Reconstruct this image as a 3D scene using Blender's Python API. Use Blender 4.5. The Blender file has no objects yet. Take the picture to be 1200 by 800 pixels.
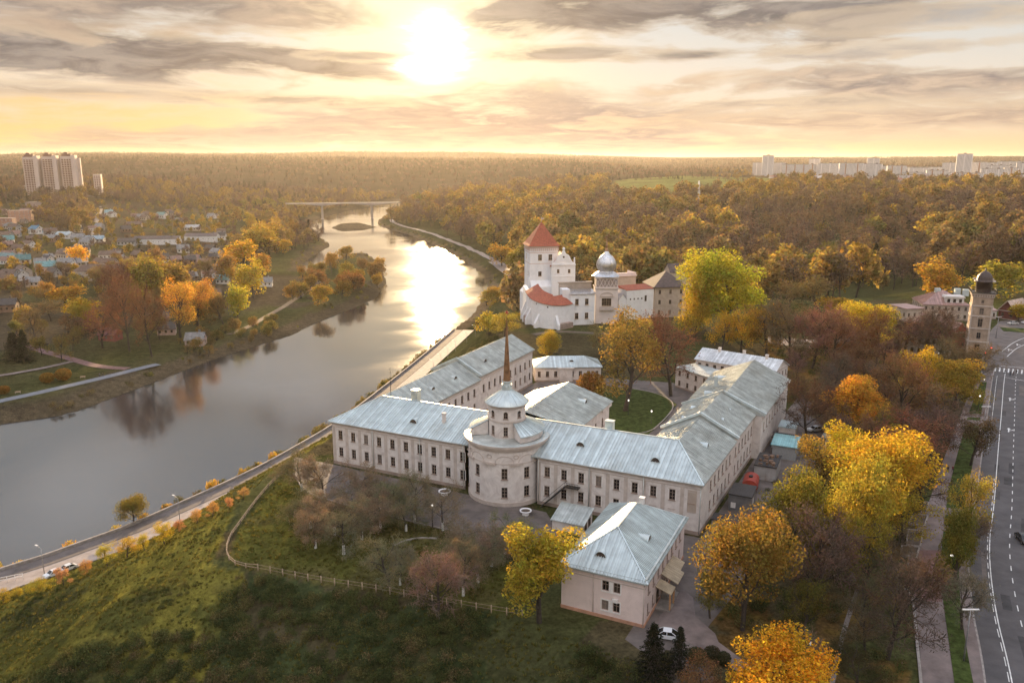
import bpy, math, random
import numpy as np
from mathutils import Vector, Matrix
PI = math.pi
S = bpy.context.scene
COL = S.collection
# ------------------------------------------------------------------ camera
F, TH, HC = 933.0, math.radians(12.68), 100.0
cam_d = bpy.data.cameras.new('camera'); cam = bpy.data.objects.new('camera', cam_d); COL.objects.link(cam)
cam.location = (0, 0, HC); cam.rotation_euler = (PI/2 - TH, 0, 0)
cam_d.sensor_width = 36; cam_d.lens = 36*F/1200; cam_d.clip_start = 1; cam_d.clip_end = 60000
S.camera = cam
# ------------------------------------------------------------------ view, sky, sun
S.view_settings.view_transform = 'Standard'; S.view_settings.look = 'None'
S.view_settings.exposure = 1.45; S.view_settings.gamma = 1; S.view_settings.use_curve_mapping = False
S.cycles.use_denoising = True
try: S.cycles.denoiser = 'OPENIMAGEDENOISE'
except Exception: pass
S.cycles.max_bounces = 6; S.cycles.diffuse_bounces = 3; S.cycles.glossy_bounces = 3; S.cycles.transmission_bounces = 3
S.cycles.volume_bounces = 0; S.cycles.sample_clamp_indirect = 4; S.cycles.sample_clamp_direct = 0
S.cycles.caustics_reflective = False; S.cycles.caustics_refractive = False
SUN_EL, SUN_AZ = math.radians(7.6), math.radians(-5.3)     # azimuth from +Y, clockwise positive
SUN_DIR = Vector((math.sin(SUN_AZ)*math.cos(SUN_EL), math.cos(SUN_AZ)*math.cos(SUN_EL), math.sin(SUN_EL)))
sd = bpy.data.lights.new('sun', 'SUN'); sun = bpy.data.objects.new('sun', sd); COL.objects.link(sun)
sd.energy = 5.0; sd.angle = math.radians(0.55); sd.color = (1.0, 0.69, 0.36)
sun.rotation_euler = SUN_DIR.to_track_quat('Z', 'Y').to_euler(); sun.location = (0, 0, 300)

W = bpy.data.worlds.new('World'); S.world = W; W.use_nodes = True
class NT:
    """small helper for node trees"""
    def __init__(s, tree): s.t = tree; s.n = tree.nodes; s.l = tree.links
    def new(s, typ, **k):
        n = s.n.new(typ)
        for a, v in k.items(): setattr(n, a, v)
        return n
    def put(s, sock, v):
        if v is None: return
        if hasattr(v, 'is_output') or hasattr(v, 'links'): s.l.new(v, sock)
        else: sock.default_value = v
    def m(s, op, a, b=None, c=None, clamp=False):
        n = s.new('ShaderNodeMath', operation=op, use_clamp=clamp)
        s.put(n.inputs[0], a); s.put(n.inputs[1], b); s.put(n.inputs[2], c); return n.outputs[0]
    def vm(s, op, a, b=None):
        n = s.new('ShaderNodeVectorMath', operation=op); s.put(n.inputs[0], a); s.put(n.inputs[1], b)
        return n.outputs['Value'] if op in ('DOT_PRODUCT', 'LENGTH') else n.outputs[0]
    def mix(s, f, a, b, typ='MIX'):
        n = s.new('ShaderNodeMixRGB', blend_type=typ); s.put(n.inputs[0], f); s.put(n.inputs[1], a); s.put(n.inputs[2], b); return n.outputs[0]
    def noise(s, vec=None, scale=5, detail=4, rough=.55, dist=0, dim='3D', out=0):
        n = s.new('ShaderNodeTexNoise', noise_dimensions=dim)
        if vec is not None: s.put(n.inputs['Vector'], vec)
        n.inputs['Scale'].default_value = scale; n.inputs['Detail'].default_value = detail
        n.inputs['Roughness'].default_value = rough; n.inputs['Distortion'].default_value = dist
        return n.outputs[out]
    def ramp(s, f, stops, interp='LINEAR'):
        n = s.new('ShaderNodeValToRGB'); s.put(n.inputs[0], f); e = n.color_ramp.elements; n.color_ramp.interpolation = interp
        while len(e) < len(stops): e.new(0.5)
        for k, (p, c) in zip(e, stops):
            k.position = p; k.color = (c, c, c, 1) if not hasattr(c, '__len__') else (*c[:3], 1)
        return n.outputs[0]
    def sstep(s, x, a, b):
        n = s.new('ShaderNodeMapRange', interpolation_type='SMOOTHSTEP'); s.put(n.inputs[0], x)
        n.inputs[1].default_value = a; n.inputs[2].default_value = b; n.inputs[3].default_value = 0; n.inputs[4].default_value = 1
        return n.outputs[0]
    def bump(s, h, strength=.3, dist=.1):
        n = s.new('ShaderNodeBump'); n.inputs['Strength'].default_value = strength; n.inputs['Distance'].default_value = dist
        s.put(n.inputs['Height'], h); return n.outputs[0]

def rgb(r, g, b):
    """display colour 0-255 to linear"""
    f = lambda c: (c/12.92 if c <= .04045 else ((c+.055)/1.055)**2.4)
    return (f(r/255), f(g/255), f(b/255), 1)

def build_world():
    t = NT(W.node_tree); t.n.clear()
    out = t.new('ShaderNodeOutputWorld')
    sky = t.new('ShaderNodeTexSky', sky_type='NISHITA')
    sky.sun_disc = False; sky.sun_elevation = SUN_EL; sky.sun_rotation = SUN_AZ
    sky.altitude = 100; sky.air_density = 1.2; sky.dust_density = 3; sky.ozone_density = 1
    bs = t.new('ShaderNodeBackground'); t.l.new(sky.outputs[0], bs.inputs[0]); bs.inputs[1].default_value = 0.06
    geo = t.new('ShaderNodeTexCoord').outputs['Generated']
    sx = t.new('ShaderNodeSeparateXYZ'); t.l.new(geo, sx.inputs[0]); X, Y, Z = sx.outputs
    deg = 180/PI
    az = t.m('MULTIPLY', t.m('ARCTAN2', X, Y), deg); el = t.m('MULTIPLY', t.m('ARCSINE', Z), deg)
    # cloud coordinates: flattened towards the horizon like a layer seen edge on
    cz = t.m('ADD', t.m('MAXIMUM', Z, 0.0), 0.10)
    cb = t.new('ShaderNodeCombineXYZ'); t.put(cb.inputs[0], t.m('DIVIDE', X, cz)); t.put(cb.inputs[1], t.m('DIVIDE', Y, cz)); t.put(cb.inputs[2], 0.0)
    P = cb.outputs[0]
    n1 = t.noise(P, .85, 9, .58, .6); n2 = t.noise(P, 2.6, 8, .6, .6); n3 = t.noise(P, .35, 4, .55)
    N = t.m('ADD', t.m('MULTIPLY', n1, .68), t.m('MULTIPLY', n2, .32))          # ~0.5 mean
    Nc = t.m('SUBTRACT', N, .5)
    sunc = t.vm('DOT_PRODUCT', geo, tuple(SUN_DIR))
    ang = t.m('MULTIPLY', t.m('ARCCOSINE', t.m('MINIMUM', sunc, 1.0)), deg)     # degrees from the sun
    warp = t.m('MULTIPLY', Nc, 9.0)
    def blob(a0, e0, ra, re, soft=.5, k=1.0):
        da = t.m('DIVIDE', t.m('SUBTRACT', az, a0), ra); de = t.m('DIVIDE', t.m('SUBTRACT', el, e0), re)
        d = t.m('SQRT', t.m('ADD', t.m('MULTIPLY', da, da), t.m('MULTIPLY', de, de)))
        d = t.m('ADD', d, t.m('MULTIPLY', Nc, -7.0*k))
        return t.m('SUBTRACT', 1.0, t.sstep(d, 1-soft, 1+soft))
    # open sky behind the clouds: pale gold near the horizon, cream, then pale grey blue
    base = t.ramp(t.m('DIVIDE', el, 60.0, clamp=True), [(0, rgb(234, 194, 158)), (.035, rgb(240, 218, 190)), (.09, rgb(238, 228, 214)), (.16, rgb(214, 220, 222)), (.4, rgb(176, 186, 198)), (1, rgb(160, 176, 198))])
    gold = t.m('MULTIPLY', t.sstep(az, -8, -26), t.m('SUBTRACT', 1.0, t.sstep(t.m('ADD', el, t.m('MULTIPLY', Nc, 14.0)), 1.5, 6)))
    base = t.mix(t.m('MULTIPLY', gold, .75), base, rgb(248, 198, 112))
    gold2 = t.m('MULTIPLY', t.sstep(az, 4, 16), t.m('SUBTRACT', 1.0, t.sstep(el, .3, 2.6)))
    base = t.mix(t.m('MULTIPLY', gold2, .6), base, rgb(246, 204, 140))
    glowc = t.m('SUBTRACT', 1.0, t.sstep(ang, 1.5, 15))
    base = t.mix(t.m('MULTIPLY', glowc, .75), base, rgb(255, 240, 204))
    # clouds
    lit = t.sstep(t.m('ADD', t.m('MULTIPLY', n2, .6), t.m('MULTIPLY', n1, .4)), .42, .60)
    cA = t.mix(lit, rgb(92, 90, 100), rgb(158, 148, 144))                     # grey lilac body
    cB = t.mix(lit, rgb(150, 138, 136), rgb(222, 202, 178))
    rim = t.mix(glowc, rgb(236, 212, 180), (1.5, 1.2, .72, 1))
    col = base
    def lay(mask, c, k, r=.5):
        nonlocal col
        col = t.mix(t.m('MULTIPLY', mask, k), col, c)
        if r: col = t.mix(t.m('MULTIPLY', t.m('MULTIPLY', mask, t.m('SUBTRACT', 1.0, mask)), 4*r*.6), col, rim)
    lay(blob(-18, 1.0, 13, 1.1, .5, .7), t.mix(lit, rgb(122, 114, 124), rgb(180, 156, 140)), .85, .3)   # low lilac bank on the left
    lay(blob(0, 1.7, 18, 3.1, .35, .5), t.mix(lit, rgb(132, 126, 140), rgb(182, 166, 158)), .95, .3)     # bank under the sun
    lay(blob(27, 2.6, 18, .7, .6), t.mix(lit, rgb(176, 152, 140), rgb(230, 202, 172)), .85)          # streaks on the right
    lay(blob(28, 4.9, 14, 1.1, .5), t.mix(lit, rgb(138, 126, 128), rgb(214, 190, 168)), .9)
    lay(blob(22, 6.7, 8, .4, .6), cB, .7); lay(blob(12, 6.9, 4.5, .35, .6), cA, .85); lay(blob(17, 3.8, 7, .3, .6), cB, .7)
    lay(blob(-24, 6.3, 16, 1.2, .4), cA, .97)                                                      # big dark bar on the left
    lay(blob(-29, 4.2, 9, .4, .7), cB, .7); lay(blob(-16, 4.1, 6, .4, .6), cA, .7)
    lay(blob(-25, 9.4, 15, 1.2, .5), t.mix(lit, rgb(124, 112, 112), rgb(196, 172, 152)), .9)
    lay(blob(9.5, 9.6, 13, 1.5, .4), cA, .97)                                                       # dark cloud up right of the sun
    lay(blob(4, 7.2, 5.0, .5, .6), cA, .85); lay(blob(-9.5, 7.0, 2.8, .3, .6), cA, .8); lay(blob(28, 8.6, 8, .5, .6), cB, .6)
    hi = t.m('MULTIPLY', t.sstep(t.m('ADD', t.m('MULTIPLY', n2, .6), t.m('MULTIPLY', n1, .4)), .46, .56), t.sstep(el, 11, 16))
    back = t.sstep(Y, .45, -.25)                                                # clouds away from the sun are lit from the front: pale
    lay(hi, t.mix(back, t.mix(t.sstep(n1, .42, .6), rgb(62, 58, 74), rgb(128, 124, 136)), t.mix(t.sstep(n1, .4, .6), rgb(188, 176, 176), rgb(240, 230, 222))), .94, .4)
    for a0, e0, ra, re in ((-30, 21, 9, 4), (-17, 15, 5, 1.6), (-38, 15, 6, 1.5), (-12, 25, 6, 4)):      # pale openings above the river
        lay(blob(a0, e0, ra, re, .6), rgb(244, 246, 250), .95, 0)
    # the sun seen through a thin gap
    g1 = t.m('EXPONENT', t.m('MULTIPLY', t.m('POWER', t.m('DIVIDE', t.m('ADD', ang, t.m('MULTIPLY', Nc, -13.0)), 1.4), 2.0), -1.0))
    g2 = t.m('EXPONENT', t.m('MULTIPLY', t.m('DIVIDE', ang, 3.2), -1.0))
    thick = blob(0, 1.7, 18, 3.1, .35, .5)
    soft = t.m('SUBTRACT', 1.0, t.m('MULTIPLY', thick, .97))
    gl = t.m('MULTIPLY', t.m('ADD', t.m('MULTIPLY', t.m('MULTIPLY', g1, 5.0), t.m('ADD', .25, t.m('MULTIPLY', lit, .9))), t.m('MULTIPLY', g2, .5)), soft)
    gv = t.new('ShaderNodeVectorMath', operation='SCALE'); gv.inputs[0].default_value = (1.0, .88, .64); t.l.new(gl, gv.inputs['Scale'])
    col = t.mix(1.0, col, gv.outputs[0], 'ADD')
    # brighter overhead: the unseen dome of thin cloud that lights the shade
    up = t.m('ADD', 1.0, t.m('MULTIPLY', t.sstep(el, 11, 34), SKY_UP))
    dome = t.vm('SCALE', col); t.l.new(up, dome.node.inputs['Scale'])
    below = t.sstep(el, -1.5, -.2)
    dome = t.mix(below, rgb(150, 128, 108), dome)
    bc = t.new('ShaderNodeBackground'); t.l.new(dome, bc.inputs[0]); bc.inputs[1].default_value = SKY_K
    mx = t.new('ShaderNodeMixShader'); mx.inputs[0].default_value = .975
    t.l.new(bs.outputs[0], mx.inputs[1]); t.l.new(bc.outputs[0], mx.inputs[2]); t.l.new(mx.outputs[0], out.inputs[0])
SKY_K, SKY_UP = .345, 1.7
build_world()

# ------------------------------------------------------------------ pixel <-> place helpers
CT, ST = math.cos(TH), math.sin(TH)
def ray(px, py):
    u, v = (px-600)/F, (400-py)/F
    return np.array((u, CT+v*ST, -ST+v*CT))
def at(px, py, z):
    d = ray(px, py); k = (z-HC)/d[2]
    return (d[0]*k, d[1]*k)
def proj(x, y, z):
    dz = z-HC; dep = y*CT - dz*ST; up = y*ST + dz*CT
    return 600+F*x/dep, 400-F*up/dep
def height_for(x, y, z, top_py):
    lo, hi = 0., 200.
    for _ in range(40):
        mid = (lo+hi)/2
        if proj(x, y, z+mid)[1] > top_py: lo = mid
        else: hi = mid
    return lo
def sm(a, b, x):
    t = np.clip((x-a)/(b-a), 0, 1); return t*t*(3-2*t)
def seg_dist(x, y, pts, closed=False):
    d = np.full(np.shape(x), 1e9); n = len(pts)
    for i in range(n if closed else n-1):
        ax, ay = pts[i]; bx, by = pts[(i+1) % n]; vx, vy = bx-ax, by-ay; L = vx*vx+vy*vy+1e-9
        t = np.clip(((x-ax)*vx+(y-ay)*vy)/L, 0, 1)
        d = np.minimum(d, np.hypot(x-ax-t*vx, y-ay-t*vy))
    return d
def inside(x, y, pts):
    r = np.zeros(np.shape(x), bool); n = len(pts)
    for i in range(n):
        ax, ay = pts[i]; bx, by = pts[(i+1) % n]
        if ay == by: continue
        c = ((ay > y) != (by > y)) & (x < (bx-ax)*(y-ay)/(by-ay)+ax); r ^= c
    return r
def sdist(x, y, pts):
    d = seg_dist(x, y, pts, True); return np.where(inside(x, y, pts), -d, d)
_rng = np.random.default_rng(11)
_lat = _rng.random((64, 64))
def vnoise(x, y, sc):
    x = np.asarray(x)/sc; y = np.asarray(y)/sc; xi = np.floor(x).astype(int); yi = np.floor(y).astype(int)
    fx = x-xi; fy = y-yi; fx = fx*fx*(3-2*fx); fy = fy*fy*(3-2*fy); g = lambda a, b: _lat[a % 64, b % 64]
    return (g(xi, yi)*(1-fx)+g(xi+1, yi)*fx)*(1-fy)+(g(xi, yi+1)*(1-fx)+g(xi+1, yi+1)*fx)*fy - .5

# ------------------------------------------------------------------ the lie of the land
WL = [(-700, 640), (-300, 560), (-60, 512), (0, 497), (60, 489), (100, 478), (150, 459), (200, 440), (250, 421), (300, 405), (340, 393), (375, 376), (410, 362), (440, 350), (452, 332), (448, 310), (430, 297), (402, 300), (380, 312), (360, 320), (352, 312), (366, 300), (388, 288), (376, 278), (352, 268), (356, 262), (385, 253), (410, 246), (440, 241), (470, 234)]
WR = [(-700, 900), (-300, 780), (-60, 707), (0, 684), (50, 669), (100, 650), (150, 632), (200, 609), (250, 586), (300, 562), (345, 536), (390, 509), (440, 470), (490, 429), (530, 394), (556, 366), (572, 338), (566, 322), (545, 307), (520, 293), (497, 283), (480, 276), (452, 268), (440, 262), (447, 254), (462, 247), (482, 241), (500, 236)]
RIVER = [at(*p, 0) for p in WL] + [at(*p, 0) for p in reversed(WR)]
RBANK = [at(*p, 0) for p in WR]
LBANK = [at(*p, 0) for p in WL]
ISLET = [at(*p, 0) for p in [(389, 267), (400, 262), (420, 261), (441, 266), (425, 270), (400, 271)]]
PLAT = [(-55, 133), (-31, 126), (-14.5, 121.5), (0, 116.5), (14, 108), (30, 98), (60, 82), (120, 55), (500, 0), (3000, 0), (3000, 1500), (600, 640), (300, 500), (220, 430), (140, 420), (70, 408), (20, 388), (-2, 372), (-7, 345), (-4, 318), (-10, 296), (-22, 268), (-31, 244), (-44, 216), (-51, 196), (-57, 178), (-59, 158)]
ZP = 28.0
def terrain(x, y):
    x = np.asarray(x, float); y = np.asarray(y, float)
    d = sdist(x, y, RIVER); r = np.hypot(x, y)
    east = seg_dist(x, y, RBANK) <= seg_dist(x, y, LBANK)
    big = 20*sm(500, 1500, r) + 26*sm(1400, 2600, r) + 16*sm(2600, 4200, r)
    hills = 66*sm(4200, 8600, r) + (30*vnoise(x, y, 1500)*sm(1500, 6500, r) + 9*vnoise(x+99, y, 500)*sm(1500, 3800, r)) + 5*vnoise(x, y+7, 260)*sm(900, 2000, r)
    azd = np.degrees(np.arctan2(x, y)); hills = hills + 46*sm(2300, 3700, r)*sm(-34, -22, azd)*(1-sm(2, 12, azd))*(.8+.5*vnoise(x+500, y, 900)) + 22*sm(2600, 3400, r)*(1-sm(-30, -20, azd))
    valley = sm(20, 700, d)
    west = .6 + 3.2*sm(0, 14, d) + 6*sm(30, 170, d) + 2.2*vnoise(x, y, 40)*sm(15, 60, d) + (big+hills)*valley
    quay = 4.0*sm(-.6, .9, d); natural = .4 + 3.6*sm(0, 26, d)
    lo = np.where(y < 470, quay, np.where(y < 520, quay+(natural-quay)*sm(470, 520, y), natural))
    dp = sdist(x, y, PLAT); dpo = np.maximum(dp, 0); dr = np.maximum(d-13.5, 0)
    t = dpo/(dpo+dr+.01)
    t = np.maximum(t, np.clip(dpo/62, 0, 1))
    s = t*t*(3-2*t)*.55+t*.45
    floor = np.where(y > 300, 4+10*sm(30, 140, d)*sm(300, 420, y), 4)
    e = ZP - (ZP-floor)*s
    e = e + (.9*vnoise(x, y, 9)+1.6*vnoise(x+5, y, 23))*sm(2, 14, dpo)*sm(1, 10, dr)
    e = np.where(d < 13.5, np.minimum(lo, 4.0), np.minimum(e, 1e9))
    e = np.where((d >= 13.5) & (dr < 3), np.maximum(e, 4.0), e)
    e = e + (big+hills)*valley*sm(380, 900, y)
    z = np.where(east, e, west)
    z = np.where(d < 0, -2.5*sm(0, 3, -d) + np.where(east, lo, .3)*(d > -.6), z)
    di = sdist(x, y, ISLET); z = np.where(di < 6, np.maximum(z, 1.6*sm(6, -12, di)-.3), z)
    return z
def gz(x, y): return float(terrain(np.array([x]), np.array([y]))[0])
def atg(px, py):
    """where the sight line through a photo point meets the ground"""
    d = ray(px, py); t = np.geomspace(70, 11000, 900); x, y, z = d[0]*t, d[1]*t, HC+d[2]*t
    h = terrain(x, y); k = np.nonzero(z <= np.maximum(h, 0))[0]
    if len(k) == 0: return (float(x[-1]), float(y[-1]), float(h[-1]))
    k = k[0]; a, b = t[max(k-1, 0)], t[k]
    t = np.linspace(a, b, 40); x, y, z = d[0]*t, d[1]*t, HC+d[2]*t; h = np.maximum(terrain(x, y), 0); k = np.nonzero(z <= h)[0][0]
    return (float(x[k]), float(y[k]), float(h[k]))

# ------------------------------------------------------------------ object helpers
def tag(o, label=None, cat=None, group=None, kind=None):
    if label: o['label'] = label
    if cat: o['category'] = cat
    if group: o['group'] = group
    if kind: o['kind'] = kind
    return o
def thing(name, label, cat, loc=(0, 0, 0), rz=0, group=None):
    o = bpy.data.objects.new(name, None); COL.objects.link(o); o.location = loc; o.rotation_euler = (0, 0, rz)
    o.empty_display_size = .5
    return tag(o, label, cat, group)
def link(name, me, parent=None, loc=None, rz=None):
    o = bpy.data.objects.new(name, me); COL.objects.link(o)
    if parent is not None: o.parent = parent
    if loc is not None: o.location = loc
    if rz is not None: o.rotation_euler = (0, 0, rz)
    return o
KIDS = {}
def copy_tree(o, parent=None, kids=None):
    c = o.copy(); COL.objects.link(c); c.parent = parent
    for ch in o.children: copy_tree(ch, c)
    return c
def np_mesh(name, V, Q, mats=(), mi=None, smooth=False):
    """V n x 3, Q faces n x k (all the same k)"""
    me = bpy.data.meshes.new(name); V = np.asarray(V, np.float32); Q = np.asarray(Q, np.int32); k = Q.shape[1]
    me.vertices.add(len(V)); me.vertices.foreach_set('co', V.ravel())
    me.loops.add(Q.size); me.loops.foreach_set('vertex_index', Q.ravel())
    me.polygons.add(len(Q)); me.polygons.foreach_set('loop_start', np.arange(0, Q.size, k, dtype=np.int32))
    for m in mats: me.materials.append(m)
    if mi is not None: me.polygons.foreach_set('material_index', np.asarray(mi, np.int32))
    if smooth: me.polygons.foreach_set('use_smooth', np.ones(len(Q), bool))
    me.update(calc_edges=True); me.validate(); return me
class MB:
    """collects faces for ONE mesh"""
    def __init__(s): s.v = []; s.f = []; s.m = []; s.sm = []; s.mi = 0
    def face(s, pts, smooth=False):
        i = len(s.v); s.v += [tuple(p) for p in pts]; s.f.append(tuple(range(i, i+len(pts)))); s.m.append(s.mi); s.sm.append(smooth)
    def box(s, x0, x1, y0, y1, z0, z1, M=None):
        c = [(x0, y0, z0), (x1, y0, z0), (x1, y1, z0), (x0, y1, z0), (x0, y0, z1), (x1, y0, z1), (x1, y1, z1), (x0, y1, z1)]
        if M is not None: c = [tuple(M @ Vector(p)) for p in c]
        i = len(s.v); s.v += c
        for f in ((0, 3, 2, 1), (4, 5, 6, 7), (0, 1, 5, 4), (1, 2, 6, 5), (2, 3, 7, 6), (3, 0, 4, 7)):
            s.f.append(tuple(i+k for k in f)); s.m.append(s.mi); s.sm.append(False)
    def beam(s, a, b, w, h=None):
        """box of section w x h along a-b"""
        a, b = Vector(a), Vector(b); d = b-a; L = d.length
        if L < 1e-5: return
        q = d.to_track_quat('X', 'Z').to_matrix().to_4x4(); M = Matrix.Translation(a) @ q; h = h or w
        s.box(0, L, -w/2, w/2, -h/2, h/2, M)
    def tube(s, a, b, r0, r1=None, n=8, cap=True):
        a, b = Vector(a), Vector(b); d = (b-a); r1 = r0 if r1 is None else r1
        q = d.to_track_quat('Z', 'Y').to_matrix(); i = len(s.v)
        for p, r in ((a, r0), (b, r1)):
            for k in range(n):
                s.v.append(tuple(p + q @ Vector((math.cos(2*PI*k/n)*r, math.sin(2*PI*k/n)*r, 0))))
        for k in range(n):
            s.f.append((i+k, i+(k+1) % n, i+n+(k+1) % n, i+n+k)); s.m.append(s.mi); s.sm.append(True)
        if cap:
            s.f.append(tuple(i+n+k for k in range(n))); s.m.append(s.mi); s.sm.append(False)
            s.f.append(tuple(i+n-1-k for k in range(n))); s.m.append(s.mi); s.sm.append(False)
    def lathe(s, prof, n=24, c=(0, 0), a0=0, a1=2*PI, smooth=True):
        full = abs(a1-a0-2*PI) < 1e-6; cols = n if full else n+1; i = len(s.v)
        for r, z in prof:
            for k in range(cols):
                a = a0+(a1-a0)*k/n; s.v.append((c[0]+r*math.cos(a), c[1]+r*math.sin(a), z))
        for j in range(len(prof)-1):
            for k in range(n):
                k2 = (k+1) % cols
                s.f.append((i+j*cols+k, i+j*cols+k2, i+(j+1)*cols+k2, i+(j+1)*cols+k)); s.m.append(s.mi); s.sm.append(smooth)
    def prism(s, pts, z0, z1, bottom=True):
        """vertical prism over a plan polygon (counter-clockwise)"""
        n = len(pts)
        for k in range(n):
            a, b = pts[k], pts[(k+1) % n]; s.face([(*a, z0), (*b, z0), (*b, z1), (*a, z1)])
        s.face([(*p, z1) for p in pts])
        if bottom: s.face([(*p, z0) for p in reversed(pts)])
    def extr(s, prof, y0, y1):
        """profile in x-z extruded along y"""
        n = len(prof)
        for k in range(n):
            a, b = prof[k], prof[(k+1) % n]; s.face([(a[0], y0, a[1]), (a[0], y1, a[1]), (b[0], y1, b[1]), (b[0], y0, b[1])])
        s.face([(p[0], y0, p[1]) for p in prof]); s.face([(p[0], y1, p[1]) for p in reversed(prof)])
    def mesh(s, name, mats):
        me = bpy.data.meshes.new(name); me.from_pydata(s.v, [], s.f)
        for m in (mats if isinstance(mats, (list, tuple)) else [mats]): me.materials.append(m)
        me.polygons.foreach_set('material_index', s.m); me.polygons.foreach_set('use_smooth', s.sm); me.update(); return me
    def build(s, name, mats, parent=None, loc=None, rz=None): return link(name, s.mesh(name, mats), parent, loc, rz)

# ------------------------------------------------------------------ materials
MATS = {}
def mat(name, color, rough=.8, metal=0.0, var=.12, scale=3.0, bump=0.0, bscale=20, spec=.5, objcol=False, alpha_emit=None, coord='Object', grime=None):
    if name in MATS: return MATS[name]
    m = bpy.data.materials.new(name); m.use_nodes = True; t = NT(m.node_tree); b = t.n['Principled BSDF']
    co = t.new('ShaderNodeTexCoord').outputs[coord]
    base = color if len(color) == 4 else (*color, 1)
    if objcol: base = t.new('ShaderNodeObjectInfo').outputs['Color']
    n = t.noise(co, scale, 6, .6); f = t.ramp(n, [(.3, 1-var*1.6), (.7, 1+var)])
    c = t.mix(1.0, base, f, 'MULTIPLY')
    if grime:
        g = t.noise(co, grime[1], 5, .65, .6); gm = t.ramp(g, [(grime[3] if len(grime) > 3 else .5, 0), (.72, 1)])
        c = t.mix(t.m('MULTIPLY', gm, grime[2]), c, (*grime[0], 1))
    t.l.new(c, b.inputs['Base Color']); b.inputs['Roughness'].default_value = rough; b.inputs['Metallic'].default_value = metal
    b.inputs['Specular IOR Level'].default_value = spec
    if bump: t.l.new(t.bump(t.noise(co, bscale, 5, .6), bump, .06), b.inputs['Normal'])
    MATS[name] = m; return m
def leaf_mat(name, color=None, trans=.45, var=.45):
    if name in MATS: return MATS[name]
    m = bpy.data.materials.new(name); m.use_nodes = True; t = NT(m.node_tree); t.n.clear()
    out = t.new('ShaderNodeOutputMaterial'); base = (*color, 1) if color else t.new('ShaderNodeObjectInfo').outputs['Color']
    isl = t.new('ShaderNodeNewGeometry').outputs['Random Per Island']
    v = t.ramp(isl, [(0, 1-var), (1, 1+var)]); c = t.mix(1.0, base, v, 'MULTIPLY')
    oc = t.new('ShaderNodeTexCoord').outputs['Object']; c = t.mix(1.0, c, t.ramp(t.noise(oc, .55, 3, .6), [(.32, (.70, .92, .9)), (.5, (1, 1, 1)), (.68, (1.18, .95, .75))]), 'MULTIPLY')
    hs = t.new('ShaderNodeHueSaturation'); t.l.new(c, hs.inputs['Color']); t.l.new(t.m('ADD', .482, t.m('MULTIPLY', t.m('FRACT', t.m('MULTIPLY', isl, 17.3)), .05)), hs.inputs['Hue'])
    c = hs.outputs[0]
    d = t.new('ShaderNodeBsdfDiffuse'); t.l.new(c, d.inputs[0]); tr = t.new('ShaderNodeBsdfTranslucent'); t.l.new(t.mix(1.0, c, (1.25, 1.15, .8, 1), 'MULTIPLY'), tr.inputs[0])
    mx = t.new('ShaderNodeMixShader'); mx.inputs[0].default_value = trans; t.l.new(d.outputs[0], mx.inputs[1]); t.l.new(tr.outputs[0], mx.inputs[2])
    t.l.new(mx.outputs[0], out.inputs[0]); MATS[name] = m; return m
# ------------------------------------------------------------------ ground sheet
P3 = lambda pts, z=ZP: [at(*p, z) for p in pts]
LAWN = P3([(266, 655), (285, 612), (318, 570), (345, 545), (356, 578), (395, 590), (530, 622), (548, 640), (590, 650), (606, 690), (600, 722), (500, 702), (390, 687), (280, 665)])
COURT_LAWN = P3([(692, 466), (705, 452), (740, 455), (775, 462), (793, 474), (780, 492), (757, 511), (700, 506)])
GREEN = [atg(*p)[:2] for p in [(700, 236), (720, 212), (800, 206), (900, 209), (905, 222), (820, 234)]]
def ground_colour(x, y, z):
    n = lambda c: np.array(c, float)[None, :]
    N = len(x); d = sdist(x, y, RIVER); r = np.hypot(x, y); dp = sdist(x, y, PLAT)
    east = seg_dist(x, y, RBANK) <= seg_dist(x, y, LBANK)
    n1 = vnoise(x, y, 18)+.5; n2 = vnoise(x+31, y, 70)+.5; n3 = vnoise(x, y+13, 5)+.5
    c = np.where((n1 > .55)[:, None], n((.075, .062, .034)), n((.066, .07, .028)))*np.ones((N, 1))
    def put(mask, col, k=1.0):
        nonlocal c
        m = np.clip(mask, 0, 1)[:, None]*k; c = c*(1-m)+np.array(col)[None, :]*m
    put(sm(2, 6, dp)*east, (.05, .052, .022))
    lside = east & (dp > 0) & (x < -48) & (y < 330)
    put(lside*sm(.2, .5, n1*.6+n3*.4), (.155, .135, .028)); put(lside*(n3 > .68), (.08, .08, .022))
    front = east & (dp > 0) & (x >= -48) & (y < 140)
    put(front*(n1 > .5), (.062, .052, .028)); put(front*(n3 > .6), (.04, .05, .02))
    park = inside(x, y, P3([(880, 800), (838, 745), (822, 700), (860, 640), (905, 560), (900, 410), (1125, 420), (1110, 490), (1092, 545), (1068, 600), (1052, 650), (1058, 700), (1066, 800), (1070, 850), (900, 850)]))
    put(park*(n3 > .45), (.12, .075, .03)); put(park*(n3 > .68), (.15, .10, .03))
    put(inside(x, y, LAWN), (.088, .088, .022)); put(inside(x, y, LAWN)*sm(.5, .6, n3*.6+n1*.4), (.09, .08, .028))
    put(inside(x, y, COURT_LAWN), (.075, .11, .02))
    w = ~east
    put(w*1.0, (.075, .06, .04)); put(w*(n2 > .55), (.068, .064, .03)); put(w*sm(8, 26, d)*(1-sm(40, 60, d))*(n1 > .35), (.062, .064, .026))
    put((d < 9)*(y > 430), (.115, .088, .056)); put(w*(d < 10), (.09, .07, .045))
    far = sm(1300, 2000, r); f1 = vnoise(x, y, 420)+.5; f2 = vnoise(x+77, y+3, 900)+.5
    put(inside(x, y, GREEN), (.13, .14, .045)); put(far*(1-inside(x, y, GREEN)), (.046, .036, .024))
    return c
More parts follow.
